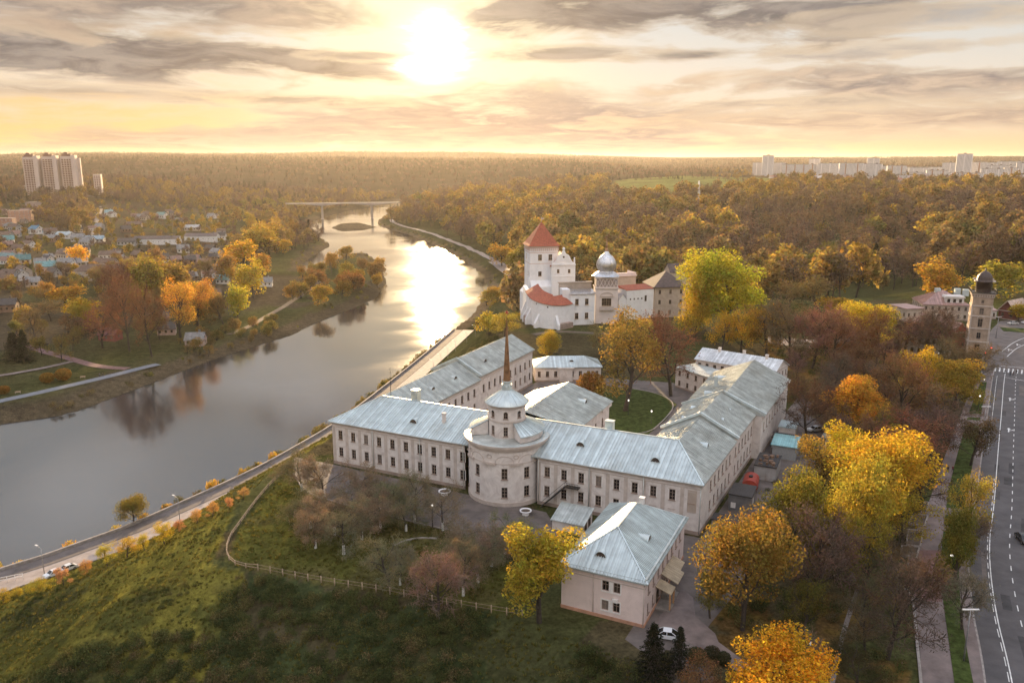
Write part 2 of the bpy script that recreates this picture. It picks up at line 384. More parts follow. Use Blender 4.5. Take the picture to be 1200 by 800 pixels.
def build_ground():
    az = np.radians(np.linspace(-64, 64, 430)); rr = np.concatenate([[20, 34], np.geomspace(48, 14500, 560)])
    A, R = np.meshgrid(az, rr); x = (R*np.sin(A)).ravel(); y = (R*np.cos(A)).ravel(); z = terrain(x, y)
    nr, nc = A.shape; i = np.arange(nr*nc).reshape(nr, nc)
    Q = np.stack([i[:-1, :-1], i[:-1, 1:], i[1:, 1:], i[1:, :-1]], -1).reshape(-1, 4)
    m = bpy.data.materials.new('ground_cover'); m.use_nodes = True; t = NT(m.node_tree); b = t.n['Principled BSDF']
    a = t.new('ShaderNodeAttribute', attribute_name='tone'); geo = t.new('ShaderNodeNewGeometry'); P = geo.outputs['Position']
    n1 = t.noise(P, .35, 8, .7); n2 = t.noise(P, 1.6, 5, .65); n3 = t.noise(P, .012, 8, .68)
    c = t.mix(1.0, a.outputs['Color'], t.ramp(n1, [(.3, .55), (.5, 1), (.72, 1.5)]), 'MULTIPLY')
    c = t.mix(1.0, c, t.ramp(n2, [(.3, .6), (.7, 1.4)]), 'MULTIPLY'); c = t.mix(1.0, c, t.ramp(n3, [(.35, .65), (.65, 1.3)]), 'MULTIPLY')
    t.l.new(c, b.inputs['Base Color']); b.inputs['Roughness'].default_value = 1; b.inputs['Specular IOR Level'].default_value = 0
    t.l.new(t.bump(t.m('ADD', n1, t.m('MULTIPLY', n2, .5)), .9, .8), b.inputs['Normal'])
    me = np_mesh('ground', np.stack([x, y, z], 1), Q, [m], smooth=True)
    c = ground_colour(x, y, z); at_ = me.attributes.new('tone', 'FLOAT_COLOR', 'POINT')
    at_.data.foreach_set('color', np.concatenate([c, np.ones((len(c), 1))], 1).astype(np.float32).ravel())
    o = link('ground', me); tag(o, kind='structure')
build_ground()

def build_river():
    m = bpy.data.materials.new('river_water'); m.use_nodes = True; t = NT(m.node_tree); b = t.n['Principled BSDF']
    P = t.new('ShaderNodeNewGeometry').outputs['Position']
    st = t.new('ShaderNodeMapping'); t.l.new(P, st.inputs[0]); st.inputs['Rotation'].default_value = (0, 0, math.radians(28)); st.inputs['Scale'].default_value = (1.0, .45, 1)
    w1 = t.noise(st.outputs[0], .45, 6, .65, .6); w2 = t.noise(st.outputs[0], .08, 4, .6, 1.0); big = t.noise(P, .016, 4, .55, .8)
    calm = t.ramp(big, [(.38, .25), (.6, 1)])
    h = t.m('ADD', t.m('MULTIPLY', w1, .55), t.m('MULTIPLY', w2, .8))
    bm = t.new('ShaderNodeBump'); bm.inputs['Distance'].default_value = .22; t.l.new(h, bm.inputs['Height']); t.l.new(t.m('MULTIPLY', calm, .3), bm.inputs['Strength'])
    t.l.new(bm.outputs[0], b.inputs['Normal'])
    b.inputs['Base Color'].default_value = (.028, .027, .028, 1); b.inputs['IOR'].default_value = 1.5; b.inputs['Specular IOR Level'].default_value = .5
    t.l.new(t.ramp(big, [(.35, .05), (.65, .13)]), b.inputs['Roughness'])
    mb = MB(); mb.face([(-1500, -200, 0), (500, -200, 0), (500, 2700, 0), (-1500, 2700, 0)])
    tag(mb.build('river', m), kind='structure')
build_river()

# ------------------------------------------------------------------ sheets and strips
asph = mat('asphalt', (.092, .083, .085), .85, var=.22, scale=.25, bump=.25, bscale=6, coord='Object')
asph_p = mat('patched_asphalt', (.06, .055, .057), .9, var=.3, scale=.4)
asph_old = mat('worn_asphalt', (.135, .112, .104), .9, var=.25, scale=.35, bump=.25, bscale=6)
pave = mat('pink_grey_paving', (.20, .155, .145), .85, var=.25, scale=.4, bump=.2, bscale=5)
pave_red = mat('red_paving', (.19, .10, .095), .85, var=.25, scale=.5, bump=.2, bscale=5)
pave_lt = mat('pale_paving', (.30, .25, .23), .85, var=.18, scale=.5, bump=.2, bscale=5)
kerbm = mat('kerb_stone', (.32, .28, .26), .85, var=.2, scale=1)
paint = mat('road_paint', (.72, .70, .68), .7, var=.2, scale=1.2)
earth = mat('trodden_earth', (.12, .088, .066), .95, var=.3, scale=.4, bump=.4, bscale=3)
lawnm = mat('verge_grass', (.055, .075, .02), 1, var=.45, scale=.9, bump=.8, bscale=4, spec=.1)
conc = mat('concrete', (.30, .27, .25), .9, var=.2, scale=.8, bump=.2, bscale=6, grime=((.1, .08, .07), .4, .6))
def sheet(name, pts, z, m, thick=.35, kind='structure'):
    a = sum(pts[i][0]*pts[(i+1) % len(pts)][1]-pts[(i+1) % len(pts)][0]*pts[i][1] for i in range(len(pts)))
    if a < 0: pts = pts[::-1]
    mb = MB(); mb.prism(pts, z-thick, z, bottom=False); return tag(mb.build(name, m), kind=kind)
def chaikin(p, n=2):
    for _ in range(n):
        q = [p[0]]
        for a, b in zip(p[:-1], p[1:]): q += [(.75*a[0]+.25*b[0], .75*a[1]+.25*b[1]), (.25*a[0]+.75*b[0], .25*a[1]+.75*b[1])]
        p = q+[p[-1]]
    return p
def resample(p, step):
    p = np.array(p); L = np.concatenate([[0], np.cumsum(np.hypot(*np.diff(p, axis=0).T))]); n = max(2, int(L[-1]/step)+1)
    s = np.linspace(0, L[-1], n); return [(float(np.interp(a, L, p[:, 0])), float(np.interp(a, L, p[:, 1]))) for a in s]
def offset(p, d):
    out = []
    for i in range(len(p)):
        a = p[max(i-1, 0)]; b = p[min(i+1, len(p)-1)]; vx, vy = b[0]-a[0], b[1]-a[1]; L = math.hypot(vx, vy)
        out.append((p[i][0]+vy/L*d, p[i][1]-vx/L*d))
    return out
def ribbon(name, left, right, z, m, thick=.3, kind='structure', mb=None):
    """sheet between two lines with the same number of points"""
    own = mb is None; mb = mb or MB()
    for i in range(len(left)-1):
        a, b, c, d = left[i], left[i+1], right[i+1], right[i]
        mb.face([(*d, z), (*c, z), (*b, z), (*a, z)])
        mb.face([(*a, z), (*b, z), (*b, z-thick), (*a, z-thick)]); mb.face([(*c, z), (*d, z), (*d, z-thick), (*c, z-thick)])
    if own: return tag(mb.build(name, m), kind=kind)
def drape(name, line, half, m, up=.12, step=3.0, kind='structure'):
    line = resample(chaikin(line), step); mb = MB(); rows = []
    for k in (-1, -.34, .34, 1):
        o = offset(line, k*half); zz = terrain(np.array([p[0] for p in o]), np.array([p[1] for p in o])); rows.append([(*p, float(q)+up) for p, q in zip(o, zz)])
    zt = [max(r[i][2] for r in rows) for i in range(len(line))]
    for r in range(3):
        for i in range(len(line)-1):
            mb.face([(rows[r][i][0], rows[r][i][1], zt[i]), (rows[r+1][i][0], rows[r+1][i][1], zt[i]), (rows[r+1][i+1][0], rows[r+1][i+1][1], zt[i+1]), (rows[r][i+1][0], rows[r][i+1][1], zt[i+1])])
    return tag(mb.build(name, m), kind=kind)
def line_px(pts, z=ZP): return chaikin([at(*p, z) for p in pts], 2)
def pair(l, r, z=ZP, n=60):
    a, b = chaikin(P3(l, z)), chaikin(P3(r, z)); f = lambda p: [tuple(v) for v in np.array(resample_n(p, n))]
    return f(a), f(b)
def resample_n(p, n):
    p = np.array(p); L = np.concatenate([[0], np.cumsum(np.hypot(*np.diff(p, axis=0).T))]); s = np.linspace(0, L[-1], n)
    return [(float(np.interp(a, L, p[:, 0])), float(np.interp(a, L, p[:, 1]))) for a in s]
# the boulevard
KERB = [(1158, 830), (1156, 800), (1150, 762), (1141, 720), (1136, 672), (1136, 630), (1144, 590), (1149, 550), (1154, 512), (1158, 485), (1163, 446), (1166, 432)]
kerb = resample_n(chaikin(P3(KERB)), 80)
def along(off, a=0, b=1): return offset(kerb, off)[int(a*79):int(b*79)+1]
ribbon('boulevard_road', along(0), along(24), ZP+.04, asph)
ribbon('boulevard_kerb', along(-.28), along(-.002), ZP+.16, kerbm)
rgp = random.Random(4)
for k in range(16):
    a_, o_ = rgp.uniform(0, .93), rgp.uniform(.6, 13); w_ = rgp.uniform(.5, 1.6); seg = resample(along(0, a_, a_+rgp.uniform(.02, .06)), 1.0)
    if len(seg) > 2: ribbon('road_patch', offset(seg, o_), offset(seg, o_+w_), ZP+.045, asph_p if k % 3 else asph_old, .004)
ribbon('boulevard_kerb', along(24.002), along(24.3), ZP+.16, kerbm); ribbon('far_footway', along(24.302), along(28), ZP+.15, pave); ribbon('far_verge', along(28.002), along(34), ZP+.18, lawnm)
def paint_line(name, off, w, dash=None, a=0, b=1, z=ZP+.05):
    mb = MB(); p = resample(along(off, a, b), .5); l, r = offset(p, -w/2), offset(p, w/2); i = 0
    while i < len(p)-1:
        j = min(len(p)-1, i+(int(dash[0]*2) if dash else 8)); ribbon('', l[i:j+1], r[i:j+1], z, None, .008, mb=mb); i = j+(int(dash[1]*2) if dash else 0)
    tag(mb.build(name, paint), kind='structure')
paint_line('solid_lane_line', 3.3, .17); paint_line('dashed_lane_line', 6.6, .16, (2.2, 3.2)); paint_line('edge_line', 1.1, .11, (5, .5), .55, .95)
paint_line('dashed_centre_line', 2.95, .13, (2.5, 1.5), 0, .45); paint_line('outer_lane_line', 10.2, .16, (2.2, 3.2))
for name, pts in (('stop_line', [(1177, 442), (1200, 446), (1232, 452)]), ('crossing_edge_line', [(1163, 428), (1200, 431), (1240, 434)]), ('plaza_lane_line', [(1174, 412), (1190, 399), (1215, 392)]), ('plaza_arc_line', [(1180, 418), (1193, 406), (1215, 400)])):
    c = resample(chaikin(P3(pts)), .6); ribbon(name, offset(c, -.14), offset(c, .14), ZP+.058, paint, .008)
# zebra strips and lane arrows
mb = MB()
for k in range(14):
    a = np.array(at(1166+k*5.2, 435+k*.5, ZP)); b = np.array(at(1166.6+k*5.2, 430.5+k*.5, ZP)); d = (b-a)/np.linalg.norm(b-a); n = np.array((d[1], -d[0]))*.22; z = ZP+.062
    mb.face([(*(a+n), z), (*(b+n), z), (*(b-n), z), (*(a-n), z)])
tag(mb.build('zebra_crossing', paint), kind='structure')
for px, py in ((1182, 522-18), (1183.5, 468), (1182, 410), (1192, 404)):
    a = np.array(at(px, py, ZP)); f = np.array(at(1187, 430, ZP))-np.array(at(1182, 504, ZP)); f /= np.linalg.norm(f); s = np.array((f[1], -f[0])); z = ZP+.055; mb = MB()
    def q(*pp): mb.face([(*(a+s*u+f*v), z) for u, v in pp])
    q((-.15, -2), (.15, -2), (.15, 1), (-.15, 1)); q((-.5, 1), (.5, 1), (0, 2.4)); q((.15, -.6), (.95, .3), (.95, .7), (.15, -.1)); q((.7, 0), (1.4, .5), (.8, 1.1))
    tag(mb.build('lane_arrow', paint), kind='structure')
PL = [(1083, 830), (1081, 800), (1076, 740), (1072, 700), (1062, 684), (1064, 650), (1074, 620), (1087, 593), (1095, 570), (1103, 545), (1115, 515), (1128, 480), (1143, 447)]
PR = [(1122, 830), (1117, 800), (1109, 740), (1103, 698), (1101, 659), (1106, 610), (1110, 578), (1117, 548), (1126, 515), (1136, 480), (1149, 447)]
VR = [(1149, 830), (1141, 800), (1130, 740), (1125, 690), (1124, 660), (1128, 620), (1135, 575), (1142, 535), (1148, 500), (1153, 470), (1157, 447)]
l, r = pair(PL, PR, n=70); ribbon('promenade', l, r, ZP+.14, pave)
l, r = pair([(1081, 704), (1072, 700), (1062, 684), (1064, 662), (1070, 645)], [(1104, 706), (1103, 698), (1102, 675), (1101, 659), (1103, 645)], n=12); ribbon('red_paved_band', l, r, ZP+.146, pave_red, .004)
l, r = pair(VR, KERB, n=70); r = [(p[0]-.3, p[1]) for p in r]; ribbon('kerbside_footway', l, r, ZP+.15, pave)
pl, vr = pair(PR, VR, n=140)
for a, b in ((0, 44), (45, 50), (52, 100), (103, 106), (108, 139)): ribbon('verge', offset(pl, .12)[a:b], offset(vr, -.12)[a:b], ZP+.2, lawnm)
ribbon('verge_paving', pl, vr, ZP+.135, pave)
sheet('plaza', P3([(1149, 447), (1150, 425), (1153, 400), (1162, 386), (1172, 376), (1270, 366), (1300, 470), (1166, 446)]), ZP+.03, asph_old)
sheet('parking_lawn', P3([(1172, 384), (1176, 388), (1230, 392), (1230, 386)]), ZP+.18, lawnm)
# palace yards
EU = Vector((.9008234, -.4341857)); EW = Vector((.4341857, .9008234)); PA = Vector((-43.5, 184.0))
def L2(u, w): p = PA+EU*u+EW*w; return (p.x, p.y)
sheet('forecourt', P3([(345, 535), (395, 545), (640, 600), (665, 640), (668, 640), (640, 650), (600, 640), (545, 640), (530, 622), (480, 610), (395, 588), (356, 576), (343, 556)]), ZP+.03, asph_old)
sheet('service_yard', [L2(70, -12), L2(70, -.5), L2(90, -1), L2(94, 86), L2(96, 112), L2(122, 110), L2(110, 60), L2(104, 20), L2(101, -12), L2(98, -30), L2(97.5, -34), L2(102, -45), L2(99, -50), L2(92, -43), L2(87, -40), L2(88, -10)], ZP+.03, asph_old)
sheet('annex_pavement', P3([(757, 741), (790, 742), (812, 755), (868, 788), (880, 780), (842, 752), (838, 742), (815, 722), (812, 700), (800, 690)]), ZP+.05, pave)
sheet('courtyard', [L2(14.5, 22), L2(74, 22), L2(74, 96), L2(56, 108), L2(34, 104), L2(14.5, 92)], ZP+.03, asph_old)
o = sheet('courtyard_lawn', COURT_LAWN, ZP+.2, lawnm)
c = resample(chaikin(COURT_LAWN+COURT_LAWN[:1]), 1.5); ribbon('lawn_kerb', offset(c, -.02), offset(c, .3), ZP+.26, kerbm)
c = resample(line_px([(346, 556), (356, 577), (395, 589), (480, 611), (530, 622)]), 1.5); ribbon('forecourt_kerb', offset(c, -.15), offset(c, .15), ZP+.2, kerbm)
c = resample(line_px([(462, 639), (475, 633), (492, 630), (512, 631)]), 1.5); ribbon('garden_kerb', offset(c, -.15), offset(c, .15), ZP+.2, kerbm)
c = resample(line_px([(968, 830), (975, 800), (988, 740), (1008, 682)]), 2); ribbon('park_path', offset(c, -.35), offset(c, .35), ZP+.06, pave_lt)
c = resample(line_px([(1084, 830), (1082, 800), (1076, 745), (1073, 705), (1063, 690)]), 2); ribbon('promenade_kerb', offset(c, -.5), offset(c, -.1), ZP+.3, kerbm)
drape('castle_walk', [at(*p, 28) for p in [(625, 392), (650, 388), (690, 390), (720, 392)]], 2.0, earth, .1)
sheet('park_clearing', P3([(905, 485), (985, 470), (1000, 520), (960, 545), (915, 560), (900, 520)]), ZP+.025, earth)
sheet('park_road', P3([(900, 402), (950, 408), (1010, 398), (1005, 390), (950, 398), (900, 394)]), ZP+.03, pave)
# the quay
bank = resample(chaikin([p for p in RBANK if p[1] < 520], 2), 4)
ribbon('quay_road', offset(bank, 1.55), offset(bank, 6.4), 4.05, asph_old)
ribbon('quay_kerb', offset(bank, 6.4), offset(bank, 6.75), 4.2, mat('dark_kerb', (.09, .075, .07), .9))
ribbon('quay_footway', offset(bank, 6.75), offset(bank, 12.6), 4.14, pave_lt)
ribbon('quay_edge', offset(bank, 12.6), offset(bank, 13.1), 4.26, kerbm)
mb = MB(); ribbon('', offset(bank, .9), offset(bank, 1.5), 4.75, None, 5.2, mb=mb)
ob = mb.build('quay_wall', conc); tag(ob, 'low concrete parapet running along the near river bank', 'wall')
far_bank = resample(chaikin([p for p in RBANK if p[1] > 480], 1), 12)
drape('bank_road', offset(far_bank, 24)[2:-6], 3.6, pave_lt, .4, 8)
drape('castle_road', [at(*p, 10) for p in [(575, 300), (592, 312), (606, 320), (616, 330)]], 2.5, pave_lt, .3, 4)
# paths of the far bank
def path_px(name, pts, half, m, up=.14): drape(name, [atg(*p)[:2] for p in pts], half, m, up)
path_px('riverside_path', [(-60, 484), (0, 470), (60, 457), (120, 443), (172, 430), (186, 428)], 2.6, mat('blue_grey_path', (.17, .18, .21), .85, var=.15, scale=.5))
path_px('park_lane', [(-40, 446), (0, 441), (45, 433), (84, 424)], 1.7, pave)
path_px('red_lane', [(30, 405), (50, 412), (85, 421), (118, 430), (150, 432)], 2.4, pave_red)
path_px('village_road', [(118, 245), (113, 258), (113, 268), (103, 278), (88, 290), (60, 302)], 3.4, asph_old, .3)
path_px('valley_road', [(85, 228), (120, 232), (135, 228), (133, 222), (110, 220)], 6, asph_old, .6)
path_px('sandy_track', [(268, 392), (290, 384), (310, 372), (345, 352), (375, 330)], 2.0, earth)
# rough grass banks and a strip of sand are part of the ground sheet

# ------------------------------------------------------------------ air
def build_haze():
    m = bpy.data.materials.new('evening_haze'); m.use_nodes = True; t = NT(m.node_tree); t.n.clear()
    out = t.new('ShaderNodeOutputMaterial'); v = t.new('ShaderNodeVolumePrincipled'); v.inputs['Color'].default_value = (.95, .87, .78, 1)
    v.inputs['Density'].default_value = HAZE; v.inputs['Anisotropy'].default_value = .5; t.l.new(v.outputs[0], out.inputs['Volume'])
    mb = MB(); mb.box(-14000, 14000, -350, 15500, -4, 235); tag(mb.build('haze', m), kind='stuff', label='thin warm evening haze over the valley')
HAZE = 2.5e-5
build_haze()
# ------------------------------------------------------------------ building kit
plaster = mat('worn_plaster', (.72, .655, .615), .9, var=.10, scale=.35, bump=.15, bscale=3, grime=((.40, .33, .30), .35, .75, .46))
plaster_pink = mat('pink_plaster', (.74, .61, .575), .9, var=.07, scale=.3, bump=.1, bscale=3, grime=((.5, .40, .37), .3, .5))
plaster_white = mat('white_plaster', (.80, .79, .80), .9, var=.07, scale=.2, bump=.15, bscale=2, grime=((.55, .52, .50), .2, .5))
plaster_buff = mat('buff_plaster', (.46, .375, .31), .9, var=.14, scale=.3, bump=.2, bscale=3, grime=((.33, .26, .22), .3, .7))
trimm = mat('plaster_trim', (.54, .46, .41), .9, var=.12, scale=.6, grime=((.38, .31, .27), .5, .8, .48))
plinthm = mat('plinth_stone', (.34, .26, .22), .95, var=.2, scale=.6, bump=.2)
brickpl = mat('orange_plinth', (.50, .27, .18), .95, var=.2, scale=.6)
framem = mat('window_frame', (.30, .22, .18), .7, var=.2)
framew = mat('white_window_frame', (.75, .72, .70), .7, var=.1)
framet = mat('tan_window_frame', (.50, .36, .25), .7, var=.2)
def glass_mat():
    m = bpy.data.materials.new('window_glass'); m.use_nodes = True; t = NT(m.node_tree); b = t.n['Principled BSDF']; r = t.new('ShaderNodeObjectInfo').outputs['Random']
    t.l.new(t.ramp(r, [(0, (.012, .011, .013)), (.55, (.03, .026, .026)), (.8, (.06, .045, .035)), (1, (.20, .17, .15))]), b.inputs['Base Color']); b.inputs['Roughness'].default_value = .09
    MATS['window_glass'] = m; return m
glassm = glass_mat()
doorm = mat('dark_door', (.06, .04, .03), .7, var=.3)
goldm = mat('gilded_copper', (.36, .21, .12), .4, metal=.8, var=.3, scale=.8)
darkm = mat('dark_iron', (.03, .027, .025), .6, var=.3)
redm = mat('faded_red_paint', (.38, .05, .03), .6, var=.3, scale=.5)
def seam_metal(name, c, rough=.36, metal=.55, var=.22):
    """weathered standing seam sheet: panels differ a little in tone and there are dull stains"""
    if name in MATS: return MATS[name]
    m = bpy.data.materials.new(name); m.use_nodes = True; t = NT(m.node_tree); b = t.n['Principled BSDF']
    co = t.new('ShaderNodeTexCoord').outputs['Object']; isl = t.new('ShaderNodeNewGeometry').outputs['Random Per Island']
    n = t.noise(co, .5, 6, .65); n2 = t.noise(co, .12, 4, .6); n3 = t.noise(co, 2.2, 3, .7)
    k = t.mix(1.0, (*c, 1), t.ramp(n, [(.3, 1-var*1.4), (.7, 1+var)]), 'MULTIPLY')
    k = t.mix(1.0, k, t.ramp(isl, [(0, .82), (1, 1.16)]), 'MULTIPLY')
    k = t.mix(t.m('MULTIPLY', t.ramp(n2, [(.52, 0), (.66, 1)]), .45), k, (c[0]*.55, c[1]*.5, c[2]*.45, 1))
    t.l.new(k, b.inputs['Base Color']); b.inputs['Metallic'].default_value = metal
    t.l.new(t.ramp(n3, [(.3, rough-.07), (.7, rough+.12)]), b.inputs['Roughness'])
    t.l.new(t.bump(n, .06, .05), b.inputs['Normal']); MATS[name] = m; return m
zinc = seam_metal('zinc_roof_sheet', (.56, .625, .63), .42, .40, .14)
zinc_old = seam_metal('weathered_zinc_sheet', (.50, .53, .51), .44, .40, .24)
domezinc = seam_metal('dome_sheet', (.62, .62, .64), .3, .8, .15)
tilered = mat('red_clay_tile', (.34, .088, .048), .8, var=.25, scale=1.2, bump=.3, bscale=8)
tiledark = mat('dark_roof_tile', (.085, .062, .06), .8, var=.25, scale=.8, bump=.3, bscale=6)
tilepink = mat('dusty_rose_roof_sheet', (.33, .17, .15), .6, var=.25, scale=.6)
rooft = mat('painted_roof', None or (.3, .3, .3), .7, var=.3, scale=.6, objcol=True, bump=.2, bscale=3)
wallc = mat('painted_wall', (.5, .5, .5), .9, var=.18, scale=.4, objcol=True, grime=((.2, .17, .15), .4, .4))

def roof_plane(mb, pts, seam=.68, sw=.10, sh=.13, strip=True):
    """sloping roof face; pts[0]->pts[1] is the eave. Panels between seams are separate strips, seams stand up as ribs"""
    p = [Vector(q) for q in pts]; e = (p[1]-p[0]); L = e.length; e.normalize()
    n = e.cross(p[-1]-p[0]).normalized()
    if n.z < 0: n = -n
    v = n.cross(e); v = v if v.z > 0 else -v
    q2 = [((q-p[0]).dot(e), (q-p[0]).dot(v)) for q in p]
    def clip(xs):
        ys = []
        for i in range(len(q2)):
            a, b = q2[i], q2[(i+1) % len(q2)]
            if (a[0] <= xs) != (b[0] <= xs): ys.append(a[1]+(b[1]-a[1])*(xs-a[0])/(b[0]-a[0]))
        return (min(ys), max(ys)) if len(ys) >= 2 else None
    x0 = min(q[0] for q in q2); x1 = max(q[0] for q in q2)
    P = lambda x, y, h=0: tuple(p[0]+e*x+v*y+n*h)
    if not seam:
        mb.face([tuple(q) for q in p]); return
    cuts = sorted(set([x0+1e-4, x1-1e-4]+[q[0] for q in q2 if x0 < q[0] < x1]+list(np.arange(x0+seam/2, x1, seam))))
    for a, b in zip(cuts[:-1], cuts[1:]):
        if b-a < 2e-3: continue
        ca, cb = clip(a+5e-5), clip(b-5e-5)
        if ca and cb: mb.face([P(a, ca[0]), P(b, cb[0]), P(b, cb[1]), P(a, ca[1])])
    for x in np.arange(x0+seam/2, x1, seam):
        c = clip(x)
        if c and c[1]-c[0] > .3:
            a0, a1 = x-sw/2, x+sw/2; y0, y1 = c[0]+.02, c[1]-.05
            mb.face([P(a0, y0, sh), P(a1, y0, sh), P(a1, y1, sh), P(a0, y1, sh)])
            mb.face([P(a0, y0), P(a0, y0, sh), P(a0, y1, sh), P(a0, y1)]); mb.face([P(a1, y0), P(a1, y1), P(a1, y1, sh), P(a1, y0, sh)]); mb.face([P(a0, y0), P(a1, y0), P(a1, y0, sh), P(a0, y0, sh)])
def soffit(mb, pts, th=.22):
    """eave board round a roof, closing it underneath"""
    n = len(pts)
    for i in range(n):
        a, b = Vector(pts[i]), Vector(pts[(i+1) % n]); d = Vector((0, 0, th)); mb.face([tuple(a-d), tuple(b-d), tuple(b), tuple(a)])
    mb.face([(p[0], p[1], p[2]-th) for p in reversed(pts)])
def wall(mb, p0, p1, z0, z1, ops=(), depth=.22):
    """wall face p0->p1 (outside on the right hand) with real openings (u, z, w, h) centred at u from p0"""
    p0, p1 = Vector(p0), Vector(p1); d = p1-p0; L = d.length; d.normalize(); nin = Vector((-d.y, d.x))
    us = sorted(set([0, L]+[round(v, 4) for o in ops for v in (o[0]-o[2]/2, o[0]+o[2]/2)])); zs = sorted(set([z0, z1]+[round(v, 4) for o in ops for v in (o[1]-o[3]/2, o[1]+o[3]/2)]))
    P = lambda u, z, k=0: (p0.x+d.x*u+nin.x*k, p0.y+d.y*u+nin.y*k, z)
    for a, b in zip(us[:-1], us[1:]):
        run = None
        for c, e in zip(zs[:-1], zs[1:]):
            um, zm = (a+b)/2, (c+e)/2
            hole = any(abs(um-o[0]) < o[2]/2 and abs(zm-o[1]) < o[3]/2 for o in ops)
            if not hole: mb.face([P(a, c), P(b, c), P(b, e), P(a, e)])
    for o in ops:
        a, b, c, e = o[0]-o[2]/2, o[0]+o[2]/2, o[1]-o[3]/2, o[1]+o[3]/2
        for q in ([P(a, c), P(a, c, depth), P(a, e, depth), P(a, e)], [P(b, e), P(b, e, depth), P(b, c, depth), P(b, c)], [P(a, c), P(b, c), P(b, c, depth), P(a, c, depth)], [P(a, e, depth), P(b, e, depth), P(b, e), P(a, e)]): mb.face(q)
def band(mb, p0, p1, z0, z1, out, ext=0.0):
    p0, p1 = Vector(p0), Vector(p1); d = (p1-p0).normalized(); n = Vector((d.y, -d.x)); a, b = p0-d*ext, p1+d*ext
    q = [a-n*.02, b-n*.02, b+n*out, a+n*out]; q = [(v.x, v.y) for v in q]; mb.prism(q[::-1] if sum(q[i][0]*q[(i+1) % 4][1]-q[(i+1) % 4][0]*q[i][1] for i in range(4)) < 0 else q, z0, z1)
WIN = {}
def win_proto(w, h, fm, bars=(1, 2), sill=True, arch=False):
    key = (round(w, 2), round(h, 2), fm.name, bars, arch)
    if key in WIN: return WIN[key]
    f = MB(); t = .09
    f.box(-w/2, -w/2+t, -.02, .08, -h/2, h/2); f.box(w/2-t, w/2, -.02, .08, -h/2, h/2); f.box(-w/2+t, w/2-t, -.02, .08, h/2-t, h/2); f.box(-w/2+t, w/2-t, -.02, .08, -h/2, -h/2+t)
    for i in range(bars[0]):
        x = -w/2+w*(i+1)/(bars[0]+1); f.box(x-.035, x+.035, -.01, .07, -h/2+t, h/2-t)
    for i in range(bars[1]):
        z = -h/2+h*(i+1)/(bars[1]+1) + (.12*h if bars[1] == 1 else 0); f.box(-w/2+t, w/2-t, -.005, .065, z-.035, z+.035)
    if sill: f.box(-w/2-.12, w/2+.12, -.34, .05, -h/2-.10, -h/2+.02)
    g = MB(); g.box(-w/2+.03, w/2-.03, .025, .05, -h/2+.03, h/2-.03)
    if arch: pass
    WIN[key] = (f.mesh('window', fm), g.mesh('pane', glassm)); return WIN[key]
def window(root, p0, p1, u, z, w, h, fm=framem, bars=(1, 2), name='window', inset=.16, sill=True):
    p0, p1 = Vector(p0), Vector(p1); d = (p1-p0).normalized(); n = Vector((-d.y, d.x)); q = p0+d*u+n*inset
    fr, gl = win_proto(w, h, fm, bars, sill); rz = math.atan2(d.y, d.x)
    o = link(name, fr, root, (q.x, q.y, z), rz); link('pane', gl, o); return o
def facade(root, mb, p0, p1, z0, z1, ops, fm=framem, bars=(1, 2), **k):
    wall(mb, p0, p1, z0, z1, ops)
    for o in ops: window(root, p0, p1, o[0], o[1], o[2], o[3], fm, bars, **k)
def dormer(root, x, y, z, ang, s=1.0, m=zinc):
    """small half-cone roof vent whose mouth faces ang"""
    c, sn = math.cos(ang), math.sin(ang); mb = MB(); n = 10; R = 1.0*s; L = 3.2*s
    P = lambda a, b, zz: (x+a*c-b*sn, y+a*sn+b*c, z+zz)
    arc = [(math.cos(PI*k/n)*R, math.sin(PI*k/n)*R*1.05) for k in range(n+1)]
    for k in range(n): mb.face([P(0, *arc[k]), P(0, *arc[k+1]), P(-L, 0, R*1.0)], True)
    mb.mi = 1; mb.face([P(-.12, a*.86, b*.86) for a, b in arc]); mb.mi = 0
    for k in range(n): mb.face([P(0, *arc[k]), P(0, *arc[k+1]), P(-.12, arc[k+1][0]*.86, arc[k+1][1]*.86), P(-.12, arc[k][0]*.86, arc[k][1]*.86)])
    return mb.build('dormer', [m, doorm], root)
def chimney(root, x, y, z0, z1, a=.8, b=.8, m=plaster):
    mb = MB(); mb.box(x-a/2, x+a/2, y-b/2, y+b/2, z0, z1); mb.box(x-a/2-.1, x+a/2+.1, y-b/2-.1, y+b/2+.1, z1, z1+.18); return mb.build('chimney', m, root)

